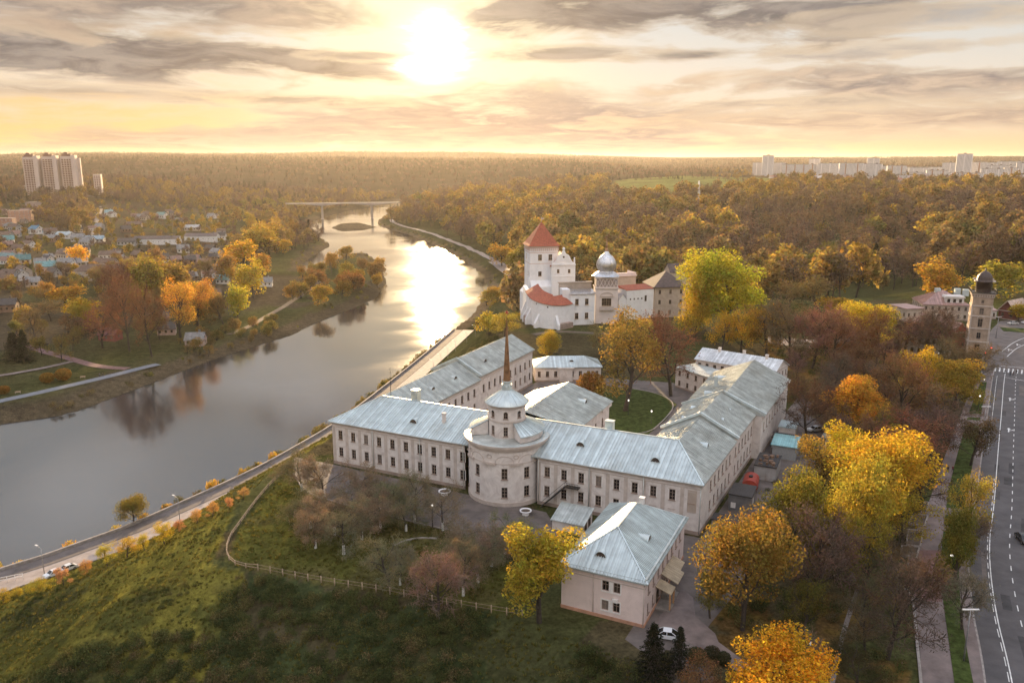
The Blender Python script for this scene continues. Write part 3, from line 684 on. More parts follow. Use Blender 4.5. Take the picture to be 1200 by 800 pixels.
# ------------------------------------------------------------------ the palace (local axes: u along the front, w to the back, z from the yard)
RZ = math.atan2(EU.y, EU.x)
def palace():
    R = thing('palace', 'long two storey pale palace with zinc roofs, round domed hall and copper spire', 'palace', (PA.x, PA.y, ZP), RZ)
    EV, RG = 10.9, 15.2
    wb = MB(); ww, wh = 1.25, 2.25
    z1, z2 = 3.3, 7.6
    # front, part beside the river
    A, B = (-.2, 0), (36.6, 0)
    us = [2.4+3.75*k for k in range(10)]
    facade(R, wb, A, B, 0, EV, [(u, z, ww, wh) for u in us for z in (z1, z2)])
    C, D = (54.4, 0), (89.2, 0)
    us2 = [2.2+3.86*k for k in range(9)]
    facade(R, wb, C, D, 0, EV, [(u, z, ww, wh) for u in us2 for z in (z1, z2) if not (z == z1 and u > 22)])
    # river side and inner sides
    facade(R, wb, (-1.6, 86), A, 0, EV, [(3+4.1*k, z, ww, wh) for k in range(0, 20, 2) for z in (z2,)])
    facade(R, wb, (14.3, 22), (14.3, 49), 0, EV, [(2.2+3.6*k, z, ww, wh) for k in range(7) for z in (z1, z2)])
    facade(R, wb, (14.3, 49), (14.3, 86), 0, EV+.9, [(2.5+3.6*k, z, ww, wh) for k in range(10) for z in (z1, z2) if k > 1 or z == z2])
    wall(wb, (14.3, 86), (-1.6, 86), 0, EV+.9); wall(wb, (-1.6, 86), (-1.4, 49), EV, EV+.9)
    # outer side of the service yard wing, in three steps
    facade(R, wb, D, (90.4, 28), 0, EV, [(8.0+3.3*k, z, ww, wh) for k in range(6) for z in (z1, z2)])
    facade(R, wb, (90.4, 28), (91.3, 48), 0, EV+.5, [(2+3.3*k, z, ww, wh) for k in range(6) for z in (z1, z2)])
    wall(wb, (91.3, 48), (93.3, 48), 0, EV+.3)
    facade(R, wb, (93.3, 48), (94.9, 85), 0, EV+.3, [(3.5+3.7*k, z, ww, wh) for k in range(9) for z in (z2,)])
    wall(wb, (94.9, 85), (74.4, 85), 0, EV+.3); wall(wb, (74.4, 85), (74.4, 22), 0, EV); wall(wb, (74.4, 22), (56, 22), 0, EV); wall(wb, (36, 22), (14.3, 22), 0, EV)
    wb.build('wall', plaster, R)
    # trim: plinth, pilasters, string and cornice
    tb = MB()
    for p, q, h in ((A, B, 0), (C, D, 0), (D, (90.4, 28), 0), ((90.4, 28), (91.3, 48), .5), ((93.3, 48), (94.9, 85), .3), ((-1.6, 86), A, 0), ((14.3, 22), (14.3, 49), 0), ((14.3, 49), (14.3, 86), .9)):
        band(tb, p, q, EV+h-.75, EV+h-.45, .22); band(tb, p, q, EV+h-.45, EV+h-.2, .38, .02); band(tb, p, q, EV+h-.2, EV+h-.02, .52, .04)
        band(tb, p, q, EV+h-1.35, EV+h-1.2, .08)
    for x0, us_, x1 in ((-.2, us, 36.6), (54.4, us2, 89.2)):
        for u in [a-1.88 for a in us_]+[us_[-1]+1.88]:
            if x0 < x0+u < x1: band(tb, (x0+u-.38, 0), (x0+u+.38, 0), .7, EV-1.35, .07)
        for u in us_:
            for z in (z1, z2): band(tb, (x0+u-.78, 0), (x0+u+.78, 0), z+1.18, z+1.36, .06)
    tb.build('cornice', trimm, R)
    for x0, us_, skip in ((-.2, us, 99), (54.4, us2, 22)):
        sb_ = MB()
        for u in us_:
            for z in (z1, z2):
                if z == z1 and u > skip: continue
                for s_ in (-1, 1): band(sb_, (x0+u+s_*.72-.08, 0), (x0+u+s_*.72+.08, 0), z-1.2, z+1.17, .04)
        sb_.build('window_surround', mat('pale_surround', (.80, .75, .71), .9, var=.06), R)
    for p, q in ((A, B), (C, D), (D, (90.4, 28)), ((90.4, 28), (91.3, 48)), ((93.3, 48), (94.9, 85)), ((14.3, 22), (14.3, 86))): pb = MB(); band(pb, p, q, -1, .75, .12); pb.build('plinth', plinthm, R)
    # roofs
    o = .65
    rb = MB()
    roof_plane(rb, [(-.2-o, -o, EV), (89.2+o, -o, EV), (81.8, 10.9, RG), (7.2, 10.9, RG)])
    roof_plane(rb, [(74.3-o, 22+o, EV), (14.3+o, 22+o, EV), (7.2, 10.9, RG), (81.8, 10.9, RG)])
    soffit(rb, [(-.2-o, -o, EV), (89.2+o, -o, EV), (81, 22, EV), (8, 22, EV)])
    f = rb.build('roof', zinc, R)
    rb.__init__(); rb.beam((7.2, 10.9, RG+.06), (81.8, 10.9, RG+.06), .3, .16); rb.beam((-.2-o, -o, EV+.06), (7.2, 10.9, RG+.06), .28, .14); rb.beam((89.2+o, -o, EV+.06), (81.8, 10.9, RG+.06), .28, .14)
    rb.build('ridge_cap', zinc, f)
    g = MB(); g.tube((-.9, -.75, EV-.06), (36.4, -.75, EV-.06), .1, n=6); g.tube((54.6, -.75, EV-.06), (89.9, -.75, EV-.06), .1, n=6)
    for u in (11.8, 24.9, 36.3, 54.7, 66.2, 77.8, 89.3): g.tube((u, -.35, EV-.3), (u, -.2, .4), .08, n=6)
    g.build('gutter', zinc_old, R)
    lb = MB()
    roof_plane(lb, [(-1.5-o, 49, EV), (-.2-o, -o, EV), (7.2, 10.9, RG), (6.7, 49, RG)]); roof_plane(lb, [(14.3+o, 22+o, EV), (14.3+o, 49, EV), (6.7, 49, RG), (7.2, 10.9, RG)])
    soffit(lb, [(-.2-o, -o, EV), (7, 10, EV), (14.3+o, 22+o, EV), (14.3+o, 49, EV), (-1.5-o, 49, EV)])
    lf = lb.build('roof', zinc_old, R)
    lb = MB(); h = .95
    roof_plane(lb, [(-1.6-o, 86.5, EV+h), (-1.4-o, 49, EV+h), (6.7, 49, RG+h), (6.5, 86.5, RG+h)]); roof_plane(lb, [(14.3+o, 49, EV+h), (14.3+o, 86.5, EV+h), (6.5, 86.5, RG+h), (6.7, 49, RG+h)])
    lb.face([(-1.6-o, 86.5, EV+h), (14.3+o, 86.5, EV+h), (6.5, 86.5, RG+h)]); lb.face([(-1.6-o, 49, EV+h), (6.7, 49, RG+h), (14.3+o, 49, EV+h)])
    soffit(lb, [(-1.4-o, 49, EV+h), (14.3+o, 49, EV+h), (14.3+o, 86.5, EV+h), (-1.6-o, 86.5, EV+h)]); lb.build('roof', zinc_old, R)
    fb = MB()
    for (ua, w0, ub, w1, um, zr, ze) in ((-2.1, 48.8, 15, 49.2, 6.7, RG+h+.25, EV+h+.2),):
        for a, b in (((ua, ze), (um, zr)), ((um, zr), (ub, ze))): fb.beam((a[0], w0+.2, a[1]), (b[0], w0+.2, b[1]), .45, .5)
    # service wing roofs
    sb = MB()
    def wing(w0, w1, dz, ul0, ul1, ur0, ur1, umid0, umid1, m, first=False):
        b = MB(); e, r_ = EV+dz, RG+.3+dz
        if first:
            roof_plane(b, [(ur0+o, -o, e), (ur1+o, w1, e), (umid1, w1, r_), (81.8, 10.9, RG+.01)]); roof_plane(b, [(ul1-o, w1, e), (ul0-o, 22+o, e), (81.8, 10.9, RG+.01), (umid1, w1, r_)])
            soffit(b, [(ur0+o, -o, e), (ur1+o, w1, e), (ul1-o, w1, e), (ul0-o, 22+o, e), (81.8, 10.9, e)])
        else:
            roof_plane(b, [(ur0+o, w0, e), (ur1+o, w1, e), (umid1, w1, r_), (umid0, w0, r_)]); roof_plane(b, [(ul1-o, w1, e), (ul0-o, w0, e), (umid0, w0, r_), (umid1, w1, r_)])
            b.face([(ul0-o, w0, e), (umid0, w0, r_), (ur0+o, w0, e)]); b.face([(ul1-o, w1, e), (ur1+o, w1, e), (umid1, w1, r_)])
            soffit(b, [(ul0-o, w0, e), (ur0+o, w0, e), (ur1+o, w1, e), (ul1-o, w1, e)])
        b.build('roof', m, R)
    wing(0, 28, 0, 74.4, 74.4, 89.2, 90.4, 81.8, 82.5, zinc_old, True)
    wing(28, 48, .55, 74.4, 74.4, 90.4, 91.3, 82.5, 83.2, zinc_old)
    wing(48, 85.5, .35, 74.4, 74.4, 93.3, 94.9, 84.2, 84.8, zinc_old)
    for (ua, w, ub, um, zr, ze) in ((73.4, 28, 91.4, 82.5, RG+1.1, EV+.75), (73.4, 48, 94.3, 83.6, RG+1.15, EV+.85)):
        for a, b in (((ua, ze), (um, zr)), ((um, zr), (ub, ze))): fb.beam((a[0], w, a[1]), (b[0], w, b[1]), .55, .55)
    fb.build('parapet', zinc, R)
    # hall behind the round front
    hb = MB(); facade(R, hb, (56, 22), (56, 42), 0, 11.4, [(5, 7.6, ww, wh), (10, 7.6, ww, wh), (15, 7.6, ww, wh)]); wall(hb, (56, 42), (35, 42), 0, 11.4); wall(hb, (35, 42), (35, 22), 0, 11.4)
    band(hb, (56, 36), (56, 42), 10.6, 11.3, .6, .3)
    hb.build('wall', plaster, R)
    hr = MB(); roof_plane(hr, [(56.8, 18, 11.7), (56.8, 42.8, 11.7), (45.5, 40, 16.1), (45.5, 12, 16.1)]); roof_plane(hr, [(34.2, 42.8, 11.7), (34.2, 18, 11.7), (45.5, 12, 16.1), (45.5, 40, 16.1)]); roof_plane(hr, [(56.8, 42.8, 11.7), (34.2, 42.8, 11.7), (45.5, 40, 16.1)])
    soffit(hr, [(56.8, 18, 11.7), (56.8, 42.8, 11.7), (34.2, 42.8, 11.7), (34.2, 18, 11.7)]); hr.build('roof', zinc_old, R)
    # ---- round hall
    CU, CW, RR = 45.5, 3.2, 8.5
    cb = MB(); n = 64; zt = 13.0
    # wall drum with openings: facets between angles
    ang = lambda k: -PI/2+(k-n/2)*2*PI/n
    holes = {n//2-9: 1, n//2-4: 1, n//2+4-1: 1, n//2+8: 1}
    wins = []
    def facet(a0, a1, zz0, zz1, r=RR): cb.face([(CU+r*math.cos(a0), CW+r*math.sin(a0), zz0), (CU+r*math.cos(a1), CW+r*math.sin(a1), zz0), (CU+r*math.cos(a1), CW+r*math.sin(a1), zz1), (CU+r*math.cos(a0), CW+r*math.sin(a0), zz1)], False)
    k = 0
    wk = [21, 27, 35, 41]
    while k < n:
        if k in wk:
            a0, a1 = ang(k), ang(k+2); p = (CU+RR*math.cos(a0), CW+RR*math.sin(a0)); q = (CU+RR*math.cos(a1), CW+RR*math.sin(a1)); Lw = math.dist(p, q)
            ops = [(Lw/2, 3.2, 1.3, 2.4), (Lw/2, 7.4, 1.3, 2.5)]; facade(R, cb, p, q, 0, zt, ops); k += 2
        else: facet(ang(k), ang(k+1), 0, zt); k += 1
    cb.build('wall', plaster, R)
    rb = MB()
    for z0, z1_, out in ((0, .9, .14), (9.55, 9.75, .05), (12.3, 12.6, .2), (12.6, 13.0, .42), (13.0, 13.35, .75), (13.35, 13.75, .95)):
        rb.lathe([(RR-.05, z0), (RR+out, z0), (RR+out, z1_), (RR-.05, z1_)], 64, (CU, CW), smooth=False)
    for k in wk:      # blind arches and hood shelves over the windows, small wreaths between them
        a = ang(k+1); pts = []
        for j in range(13):
            th = PI*j/12; da = math.cos(th)*2.0/RR; pts.append((CU+(RR+.04)*math.cos(a+da), CW+(RR+.04)*math.sin(a+da), 9.75+math.sin(th)*1.7))
        for p, q in zip(pts[:-1], pts[1:]): rb.beam(p, q, .1, .12)
    for k in (17, 24, 31, 38, 45):
        a = ang(k+1)
        for da in np.linspace(-.17, .17, 5)[:-1]:
            p = (CU+(RR+.12)*math.cos(a+da), CW+(RR+.12)*math.sin(a+da), 9.65); q = (CU+(RR+.12)*math.cos(a+da+.085), CW+(RR+.12)*math.sin(a+da+.085), 9.65); rb.beam(p, q, .6, .5)
        c = (CU+(RR+.05)*math.cos(a), CW+(RR+.05)*math.sin(a)); ring = []
        for j in range(11):
            th = 2*PI*j/10; ring.append((c[0]-math.sin(a)*.55*math.cos(th), c[1]+math.cos(a)*.55*math.cos(th), 11.2+.42*math.sin(th)))
        for p, q in zip(ring[:-1], ring[1:]): rb.beam(p, q, .14, .14)
    rb.build('cornice', trimm, R)
    tp = MB(); tp.lathe([(RR+.95, 13.76), (RR+.3, 13.9), (RR-.3, 13.9), (RR-.35, 13.7), (.5, 13.75)], 64, (CU, CW), smooth=False); tp.build('terrace', zinc_old, R)
    a0, a1 = -PI/2+math.radians(48), 3*PI/2-math.radians(52)      # lean-to ring, open to the front
    lw = MB(); lw.lathe([(RR-.6, 13.9), (RR-.6, 15.3)], 48, (CU, CW), a0, a1); lw.lathe([(RR-.85, 15.3), (RR-.85, 13.9)], 48, (CU, CW), a0, a1)
    for a in (a0, a1):
        P = lambda r, z: (CU+r*math.cos(a), CW+r*math.sin(a), z); lw.face([P(4.2, 13.8), P(RR-.6, 13.8), P(RR-.6, 15.3), P(4.2, 16.9)])
    lw.build('wall', plaster, R)
    lr = MB(); N = 46
    for j in range(N):
        b0, b1 = a0-.03+(a1-a0+.06)*j/N, a0-.03+(a1-a0+.06)*(j+1)/N; P = lambda r, a, z: (CU+r*math.cos(a), CW+r*math.sin(a), z)
        lr.face([P(RR-.25, b0, 15.35), P(RR-.25, b1, 15.35), P(4.1, b1, 17.1), P(4.1, b0, 17.1)]); lr.beam(P(RR-.25, b0, 15.42), P(4.1, b0, 17.17), .08, .1)
        lr.face([P(RR-.25, b0, 15.15), P(RR-.25, b1, 15.15), P(RR-.25, b1, 15.35), P(RR-.25, b0, 15.35)])
    lr.build('roof', zinc, R)
    # drum with its windows
    dr = 4.1; db = MB(); nd = 16; zd0, zd1 = 13.7, 21.0
    for k in range(nd):
        b0, b1 = -PI/2+(k-.5)*2*PI/nd, -PI/2+(k+.5)*2*PI/nd; p = (CU+dr*math.cos(b0), CW+dr*math.sin(b0)); q = (CU+dr*math.cos(b1), CW+dr*math.sin(b1)); Lw = math.dist(p, q)
        if k in (1, 15, 3, 13):
            ops = [(Lw/2, 15.3, .95, 2.1), (Lw/2, 18.75, .95, 1.1)]; wall(db, p, q, zd0, zd1, ops)
            window(R, p, q, Lw/2, 15.3, .95, 2.1, name='drum_window'); window(R, p, q, Lw/2, 18.75, .95, 1.1, bars=(1, 1), name='drum_window')
            w_ = window(R, p, q, Lw/2, 19.34, .95, .02, bars=(0, 0), name='arch_light', sill=False) if False else None
            g = MB(); aa = [( .475*math.cos(PI*j/10), .475*math.sin(PI*j/10)) for j in range(11)]; d = Vector((q[0]-p[0], q[1]-p[1])).normalized(); mid = (Vector(p)+Vector(q))/2; nn = Vector((d.y, -d.x))*.03
            g.face([(mid.x+d.x*a+nn.x, mid.y+d.y*a+nn.y, 19.3+b) for a, b in aa]); g.build('arch_light', glassm, R)
        else: wall(db, p, q, zd0, zd1)
    db.build('drum', plaster, R)
    tb = MB(); tb.lathe([(dr, 17.3), (dr+.14, 17.3), (dr+.14, 17.6), (dr, 17.6)], 48, (CU, CW), smooth=False); tb.lathe([(dr, 20.3), (dr+.25, 20.5), (dr+.25, 20.8), (dr+.5, 21.0), (dr+.5, 21.15), (dr, 21.15)], 48, (CU, CW), smooth=False); tb.build('cornice', trimm, R)
    ds = MB(); prof = [(dr+.75, 21.05), (dr+.72, 21.2), (3.6, 22.1), (2.3, 22.9), (1.1, 23.7), (.95, 23.9)]; ds.lathe(prof, 40, (CU, CW))
    for k in range(20):
        a = 2*PI*k/20
        for (r0, q0), (r1, q1) in zip(prof[1:-1], prof[2:]): ds.beam((CU+r0*math.cos(a), CW+r0*math.sin(a), q0+.03), (CU+r1*math.cos(a), CW+r1*math.sin(a), q1+.03), .07, .09)
    ds.build('dome', zinc, R)
    sp = MB(); sp.lathe([(1.15, 23.8), (1.15, 24.5), (1.0, 24.5), (.85, 24.9), (.85, 25.5), (1.15, 25.6), (1.1, 25.75)], 16, (CU, CW), smooth=False)
    for k in range(8): a = 2*PI*k/8; sp.box(-.14, .14, -.14, .14, 24.5, 24.95, Matrix.Translation((CU+1.08*math.cos(a), CW+1.08*math.sin(a), 0)))
    sp.build('lantern', zinc, R)
    s2 = MB(); s2.lathe([(.9, 25.7), (.8, 26.3), (.04, 40.2), (.0, 40.3)], 8, (CU, CW), smooth=False); s = s2.build('spire', goldm, R)
    st = MB(); pts = []
    for j in range(10): r = .55 if j % 2 == 0 else .22; a = PI/2+j*PI/5; pts.append((CU+r*math.cos(a), 40.75+r*math.sin(a)))
    st.extr(pts, CW-.08, CW+.08); st.build('star', redm, s)
    # bits on the roofs
    for u, w in ((21, 3.2), (62.3, 4.4), (79.0, 3.4)): dormer(R, u, w, EV+(RG-EV)*(w+o)/11.6+.02, -PI/2, 1.0)
    for w, z in ((28.0, 0), (40.0, 0), (58, h), (73, h)): dormer(R, 11.6, w, EV+z+(RG-EV)*.42, 0, .95, zinc_old)
    for w, z in ((16, 0), (33, .5), (41, .5), (56, .4), (70, .4)): dormer(R, 87.0, w, EV+z+(RG-EV)*.42, 0, .95, zinc)
    for w, z in ((31, .5), (40, .5), (55, .4), (72, .4)): dormer(R, 77.6, w, EV+z+(RG-EV)*.38, PI, .95, zinc)
    dormer(R, 53.0, 33, 13.3, 0, .9, zinc)
    chimney(R, 15.7, 13.0, 13.9, 17.2, 1.7, 1.7, zinc_old); chimney(R, 28.3, 5.2, 12.8, 15.2, .7, .7, plaster); chimney(R, 65.8, 13.5, 14, 16.3, 1.8, 1.3, zinc); chimney(R, 79, 62, 13.5, 16, .8, .8, zinc)
    ab = MB(); ab.tube((9.5, 11.2, RG), (9.5, 11.2, RG+7.5), .09, .05, 6); ab.beam((9.0, 11.2, RG+6.5), (10, 11.2, RG+6.5), .06); ab.build('antenna', darkm, R)
    # balcony door and outside stair
    bb = MB(); bb.box(61.2, 64.2, -1.5, -.03, 5.45, 5.65)
    for x in np.linspace(61.25, 64.15, 9): bb.beam((x, -1.45, 5.65), (x, -1.45, 6.6), .05)
    bb.beam((61.2, -1.45, 6.6), (64.2, -1.45, 6.6), .07); bb.beam((61.25, -1.45, 6.6), (61.25, -.1, 6.6), .07); bb.build('balcony', darkm, R)
    sb = MB(); n = 22
    for k in range(n):
        f0 = k/n; x = 61.2-5.4*f0; z = 5.6*(1-f0); sb.box(x-.28, x, -1.5, -.5, z-.06, z)
    for y in (-1.5, -.5): sb.beam((61.2, y, 5.5), (55.8, y, .1), .12, .28); sb.beam((61.2, y, 6.6), (55.8, y, 1.1), .06)
    sb.build('outside_stair', darkm, R)
    pb = MB(); band(pb, (87.6-.9, 0), (87.6+.9, 0), 4.6, 9.2, .05); pb.build('blank_panel', plaster_buff, R)
    return R
palace()

def annex():
    """pink two storey block in front: local x along its short front, y to the back"""
    u0, u1, w0, w1 = 74.6, 88.7, -35.8, -10.4
    x, y = L2(u0, w0); R = thing('annex_house', 'pink plastered two storey house with hipped zinc roof and tan door canopies', 'house', (x, y, ZP), RZ)
    Wd, D, E = u1-u0, w1-w0, 7.9; wb = MB()
    fo = [(7.6, z, 1.15, 1.75) for z in (2.35, 5.75)]+[(9.5, z, 1.15, 1.75) for z in (2.35, 5.75)]
    facade(R, wb, (0, 0), (Wd, 0), 0, E, fo, framem, (1, 1), sill=False)
    so = [(2.2+2.85*k, z, 1.0, 1.9) for k in range(8) for z in (2.3, 5.9)]
    facade(R, wb, (Wd, 0), (Wd, D), 0, E, so, framem, (1, 2))
    wall(wb, (Wd, D), (0, D), 0, E); facade(R, wb, (0, D), (0, 0), 0, E, [(3+3.2*k, z, 1.0, 1.9) for k in range(7) for z in (5.9,)])
    wb.build('wall', plaster_pink, R)
    sur = MB()
    for z in (2.35, 5.75):
        band(sur, (6.85, 0), (10.25, 0), z+.89, z+1.08, .06); band(sur, (6.85, 0), (10.25, 0), z-1.08, z-.89, .08)
        for a, b in ((6.85, 7.02), (8.19, 8.91), (10.08, 10.25)): band(sur, (a, 0), (b, 0), z-.88, z+.88, .05)
    sur.build('window_surround', framew, R)
    tb = MB()
    for p, q in (((0, 0), (Wd, 0)), ((Wd, 0), (Wd, D)), ((0, D), (0, 0))): band(tb, p, q, E-.4, E-.05, .28, .05); band(tb, p, q, E-1.25, E-1.1, .07)
    tb.build('cornice', trimm, R)
    pb = MB()
    for p, q in (((0, 0), (Wd, 0)), ((Wd, 0), (Wd, D)), ((0, D), (0, 0))): band(pb, p, q, -1.5, .55, .12)
    pb.build('plinth', brickpl, R)
    o, r = .55, 12.2; a, b, c, d = (-o, -o, E), (Wd+o, -o, E), (Wd+o, D+o, E), (-o, D+o, E); r0, r1 = (Wd/2-.3, 8.2, r), (Wd/2-.3, D-6.5, r)
    rb = MB(); roof_plane(rb, [a, b, r0], .42); roof_plane(rb, [b, c, r1, r0], .42); roof_plane(rb, [c, d, r1], .42); roof_plane(rb, [d, a, r0, r1], .42); soffit(rb, [a, b, c, d]); f = rb.build('roof', zinc, R)
    cb = MB()
    for p, q in ((a, r0), (b, r0), (c, r1), (d, r1), (r0, r1)): cb.beam((p[0], p[1], p[2]+.06), (q[0], q[1], q[2]+.06), .26, .14)
    cb.build('ridge_cap', zinc, f)
    sg = MB()
    for i in range(26):
        x_ = -.2+i*(Wd+.4)/25; sg.beam((x_, -.35, E+.08), (x_, -.35, E+.5), .04)
    sg.beam((-.2, -.35, E+.45), (Wd+.2, -.35, E+.45), .04); sg.beam((Wd+.1, 0, E+.5), (Wd+.1, D, E+.5), .35, .12)
    sg.build('snow_guard', zinc_old, R)
    dormer(R, Wd/2-1.2, 2.2, E+1.35, -PI/2, .95); dormer(R, Wd-2.4, 10.5, E+1.8, 0, .95); chimney(R, Wd/2+.4, D-5.5, r-1, r+.7, .8, .8, framew)
    # canopies, porch posts and steps on the yard side
    for y0, y1, x1, zt, zb in ((6.2, 9.0, 2.7, 4.1, 3.2), (9.4, 13.6, 3.0, 4.8, 3.6), (13.9, 17.2, 2.2, 4.5, 3.6)):
        cb = MB(); cb.face([(Wd+.05, y0, zt), (Wd+x1, y0, zb), (Wd+x1, y1, zb), (Wd+.05, y1, zt)]); cb.face([(Wd+.05, y1, zt-.14), (Wd+x1, y1, zb-.14), (Wd+x1, y0, zb-.14), (Wd+.05, y0, zt-.14)])
        cb.face([(Wd+x1, y0, zb-.14), (Wd+x1, y1, zb-.14), (Wd+x1, y1, zb), (Wd+x1, y0, zb)])
        for yy in (y0, y1): cb.face([(Wd+.05, yy, zt-.14), (Wd+x1, yy, zb-.14), (Wd+x1, yy, zb), (Wd+.05, yy, zt)])
        for k in range(1, 6): yy = y0+(y1-y0)*k/6; cb.beam((Wd+.06, yy, zt+.02), (Wd+x1, yy, zb+.02), .06, .05)
        cb.build('door_canopy', mat('tan_sheet', (.42, .33, .22), .6, var=.2, scale=.7), R)
    for yy in (6.5, 8.8): 
        q = MB(); q.box(Wd+2.35, Wd+2.6, yy-.12, yy+.12, 0, 3.25); q.build('porch_post', mat('varnished_post', (.5, .27, .13), .6), R)
    st = MB()
    for k in range(4): st.box(Wd+.1, Wd+2.4-k*.4, 9.6, 12.8, .22*k, .22*(k+1))
    st.box(Wd+.1, Wd+2.6, 6.0, 9.2, -.2, .3); st.build('steps', conc, R)
    for yy in (7.6, 11.2): q = MB(); q.box(Wd+.02, Wd+.1, yy-.6, yy+.6, .4, 2.7); q.build('door', doorm, R)
    dp = MB(); dp.tube((5.6, -.12, .6), (5.6, -.12, E-.4), .06, n=6); dp.tube((Wd-.1, -.14, .3), (Wd-.1, -.14, E-.3), .07, n=6); dp.build('downpipe', trimm, R)
    ac = MB(); ac.box(8.9, 9.8, -.45, -.05, 3.35, 3.95); ac.box(9.05, 9.5, -.47, -.45, 3.42, 3.88); ac.build('air_conditioner', framew, R)
annex()
# ------------------------------------------------------------------ other buildings
def house(name, label, cat, p0, p1, depth, z0, h, roof='gable', rh=2.5, wm=plaster, rm=zinc, cols=4, rows=2, fm=framem, win=(1.1, 1.7), over=.45, seam=None, side=True, plinth=True, chim=(), bars=(1, 1), group=None, ridge='x', door=None, wcol=None, rcol=None, simple=False, gutter=False):
    """front runs p0 -> p1 with its face towards the viewer; local x along the front, y to the back"""
    p0, p1 = Vector(p0), Vector(p1); d = p1-p0; Wd = d.length; R = thing(name, label, cat, (p0.x, p0.y, z0), math.atan2(d.y, d.x), group); D = depth
    wb = MB(); row = [h*(r+.52)/rows for r in range(rows)]; ww, wh = min(win[0], Wd/max(cols, 1)*.6), min(win[1], h/max(rows, 1)*.62)
    fo = [(Wd*(c+.5)/cols, z, ww, wh) for c in range(cols) for z in row] if cols else []
    if door is not None: fo = [o for o in fo if not (abs(o[0]-door) < 1.4 and o[1] == row[0])]
    nc = max(1, int(round(cols*D/Wd))) if cols else 0; so = [(D*(c+.5)/nc, z, ww, wh) for c in range(nc) for z in row] if side and cols else []
    corners = [(0, 0), (Wd, 0), (Wd, D), (0, D)]
    for k, ops in ((0, fo), (1, so), (2, []), (3, so)):
        a, b = corners[k], corners[(k+1) % 4]
        if simple:
            wall(wb, a, b, -1.5, h)
        else:
            wall(wb, a, b, -1.5, h, ops)
        for o in ops:
            if simple: window(R, a, b, o[0], o[1], o[2], o[3], fm, bars, inset=-.06)
            else: window(R, a, b, o[0], o[1], o[2], o[3], fm, bars)
    o = over
    if roof == 'gable':
        ax = ridge == 'x'
        if ax: wb.face([(Wd, 0, h), (Wd, D, h), (Wd, D/2, h+rh)]); wb.face([(0, D, h), (0, 0, h), (0, D/2, h+rh)])
        else: wb.face([(0, 0, h), (Wd, 0, h), (Wd/2, 0, h+rh)]); wb.face([(Wd, D, h), (0, D, h), (Wd/2, D, h+rh)])
    w = wb.build('wall', wm, R)
    if wcol: w.color = (*wcol, 1)
    rb = MB(); e = h+.02
    if roof == 'hip':
        a, b, c, dd = (-o, -o, e), (Wd+o, -o, e), (Wd+o, D+o, e), (-o, D+o, e)
        if Wd >= D: r0, r1 = (D*.5, D/2, e+rh), (Wd-D*.5, D/2, e+rh)
        else: r0, r1 = (Wd/2, Wd*.5, e+rh), (Wd/2, D-Wd*.5, e+rh)
        fs = ([a, b, r1, r0], [b, c, r1], [c, dd, r0, r1], [dd, a, r0]) if Wd >= D else ([a, b, r0], [b, c, r1, r0], [c, dd, r1], [dd, a, r0, r1])
        for f in fs: roof_plane(rb, f, seam)
        soffit(rb, [a, b, c, dd])
    elif roof == 'gable':
        if ridge == 'x':
            s = rh/(D/2); a, b, c, dd = (-o, -o, e-o*s), (Wd+o, -o, e-o*s), (Wd+o, D+o, e-o*s), (-o, D+o, e-o*s); r0, r1 = (-o, D/2, e+rh+.02), (Wd+o, D/2, e+rh+.02)
            fs = ([a, b, r1, r0], [c, dd, r0, r1])
        else:
            s = rh/(Wd/2); a, b, c, dd = (-o, -o, e-o*s), (Wd+o, -o, e-o*s), (Wd+o, D+o, e-o*s), (-o, D+o, e-o*s); r0, r1 = (Wd/2, -o, e+rh+.02), (Wd/2, D+o, e+rh+.02)
            fs = ([b, c, r1, r0], [dd, a, r0, r1])
        for f in fs:
            roof_plane(rb, f, seam); rb.face([(q[0], q[1], q[2]-.16) for q in reversed(f)])
            for i in range(4): q, r_ = f[i], f[(i+1) % 4]; rb.face([(q[0], q[1], q[2]-.16), (r_[0], r_[1], r_[2]-.16), r_, q])
    elif roof == 'pent':
        f = [(-o, -o, e), (Wd+o, -o, e), (Wd+o, D+o, e+rh), (-o, D+o, e+rh)]; roof_plane(rb, f, seam); rb.face([(q[0], q[1], q[2]-.18) for q in reversed(f)])
        for i in range(4): q, r_ = f[i], f[(i+1) % 4]; rb.face([(q[0], q[1], q[2]-.18), (r_[0], r_[1], r_[2]-.18), r_, q])
        for pts in ([(Wd, 0, h), (Wd, D, h), (Wd, D, h+rh)], [(0, D, h), (0, 0, h), (0, D, h+rh)], [(Wd, D, h), (0, D, h), (0, D, h+rh), (Wd, D, h+rh)]): rb.face(pts)
    else:
        rb.box(-o, Wd+o, -o, D+o, e-.12, e+.18)
        if roof == 'parapet': rb.box(-.05, Wd+.05, -.05, .3, e+.18, e+rh); rb.box(Wd-.3, Wd+.05, .3, D, e+.18, e+rh); rb.box(-.05, .3, .3, D, e+.18, e+rh)
    ro = rb.build('roof', rm, R)
    if rcol: ro.color = (*rcol, 1)
    for cx, cy in chim:
        mb = MB(); zt = h+rh+.9; mb.box(cx-.4, cx+.4, cy-.4, cy+.4, h, zt); mb.box(cx-.48, cx+.48, cy-.48, cy+.48, zt, zt+.15); mb.build('chimney', wm if not wcol else plaster_buff, ro)
    if door is not None: q = MB(); q.box(door-.75, door+.75, -.08, -.01, 0, min(2.6, h*.85)); q.build('door', doorm, R)
    if plinth and not simple:
        pb = MB()
        for k in range(4): band(pb, corners[k], corners[(k+1) % 4], -1.6, .5, .08)
        pb.build('plinth', plinthm, R); tb = MB()
        for k in range(4): band(tb, corners[k], corners[(k+1) % 4], h-.42, h-.14, .2)
        tb.build('cornice', trimm, R)
    R['size'] = (Wd, D, h); return R
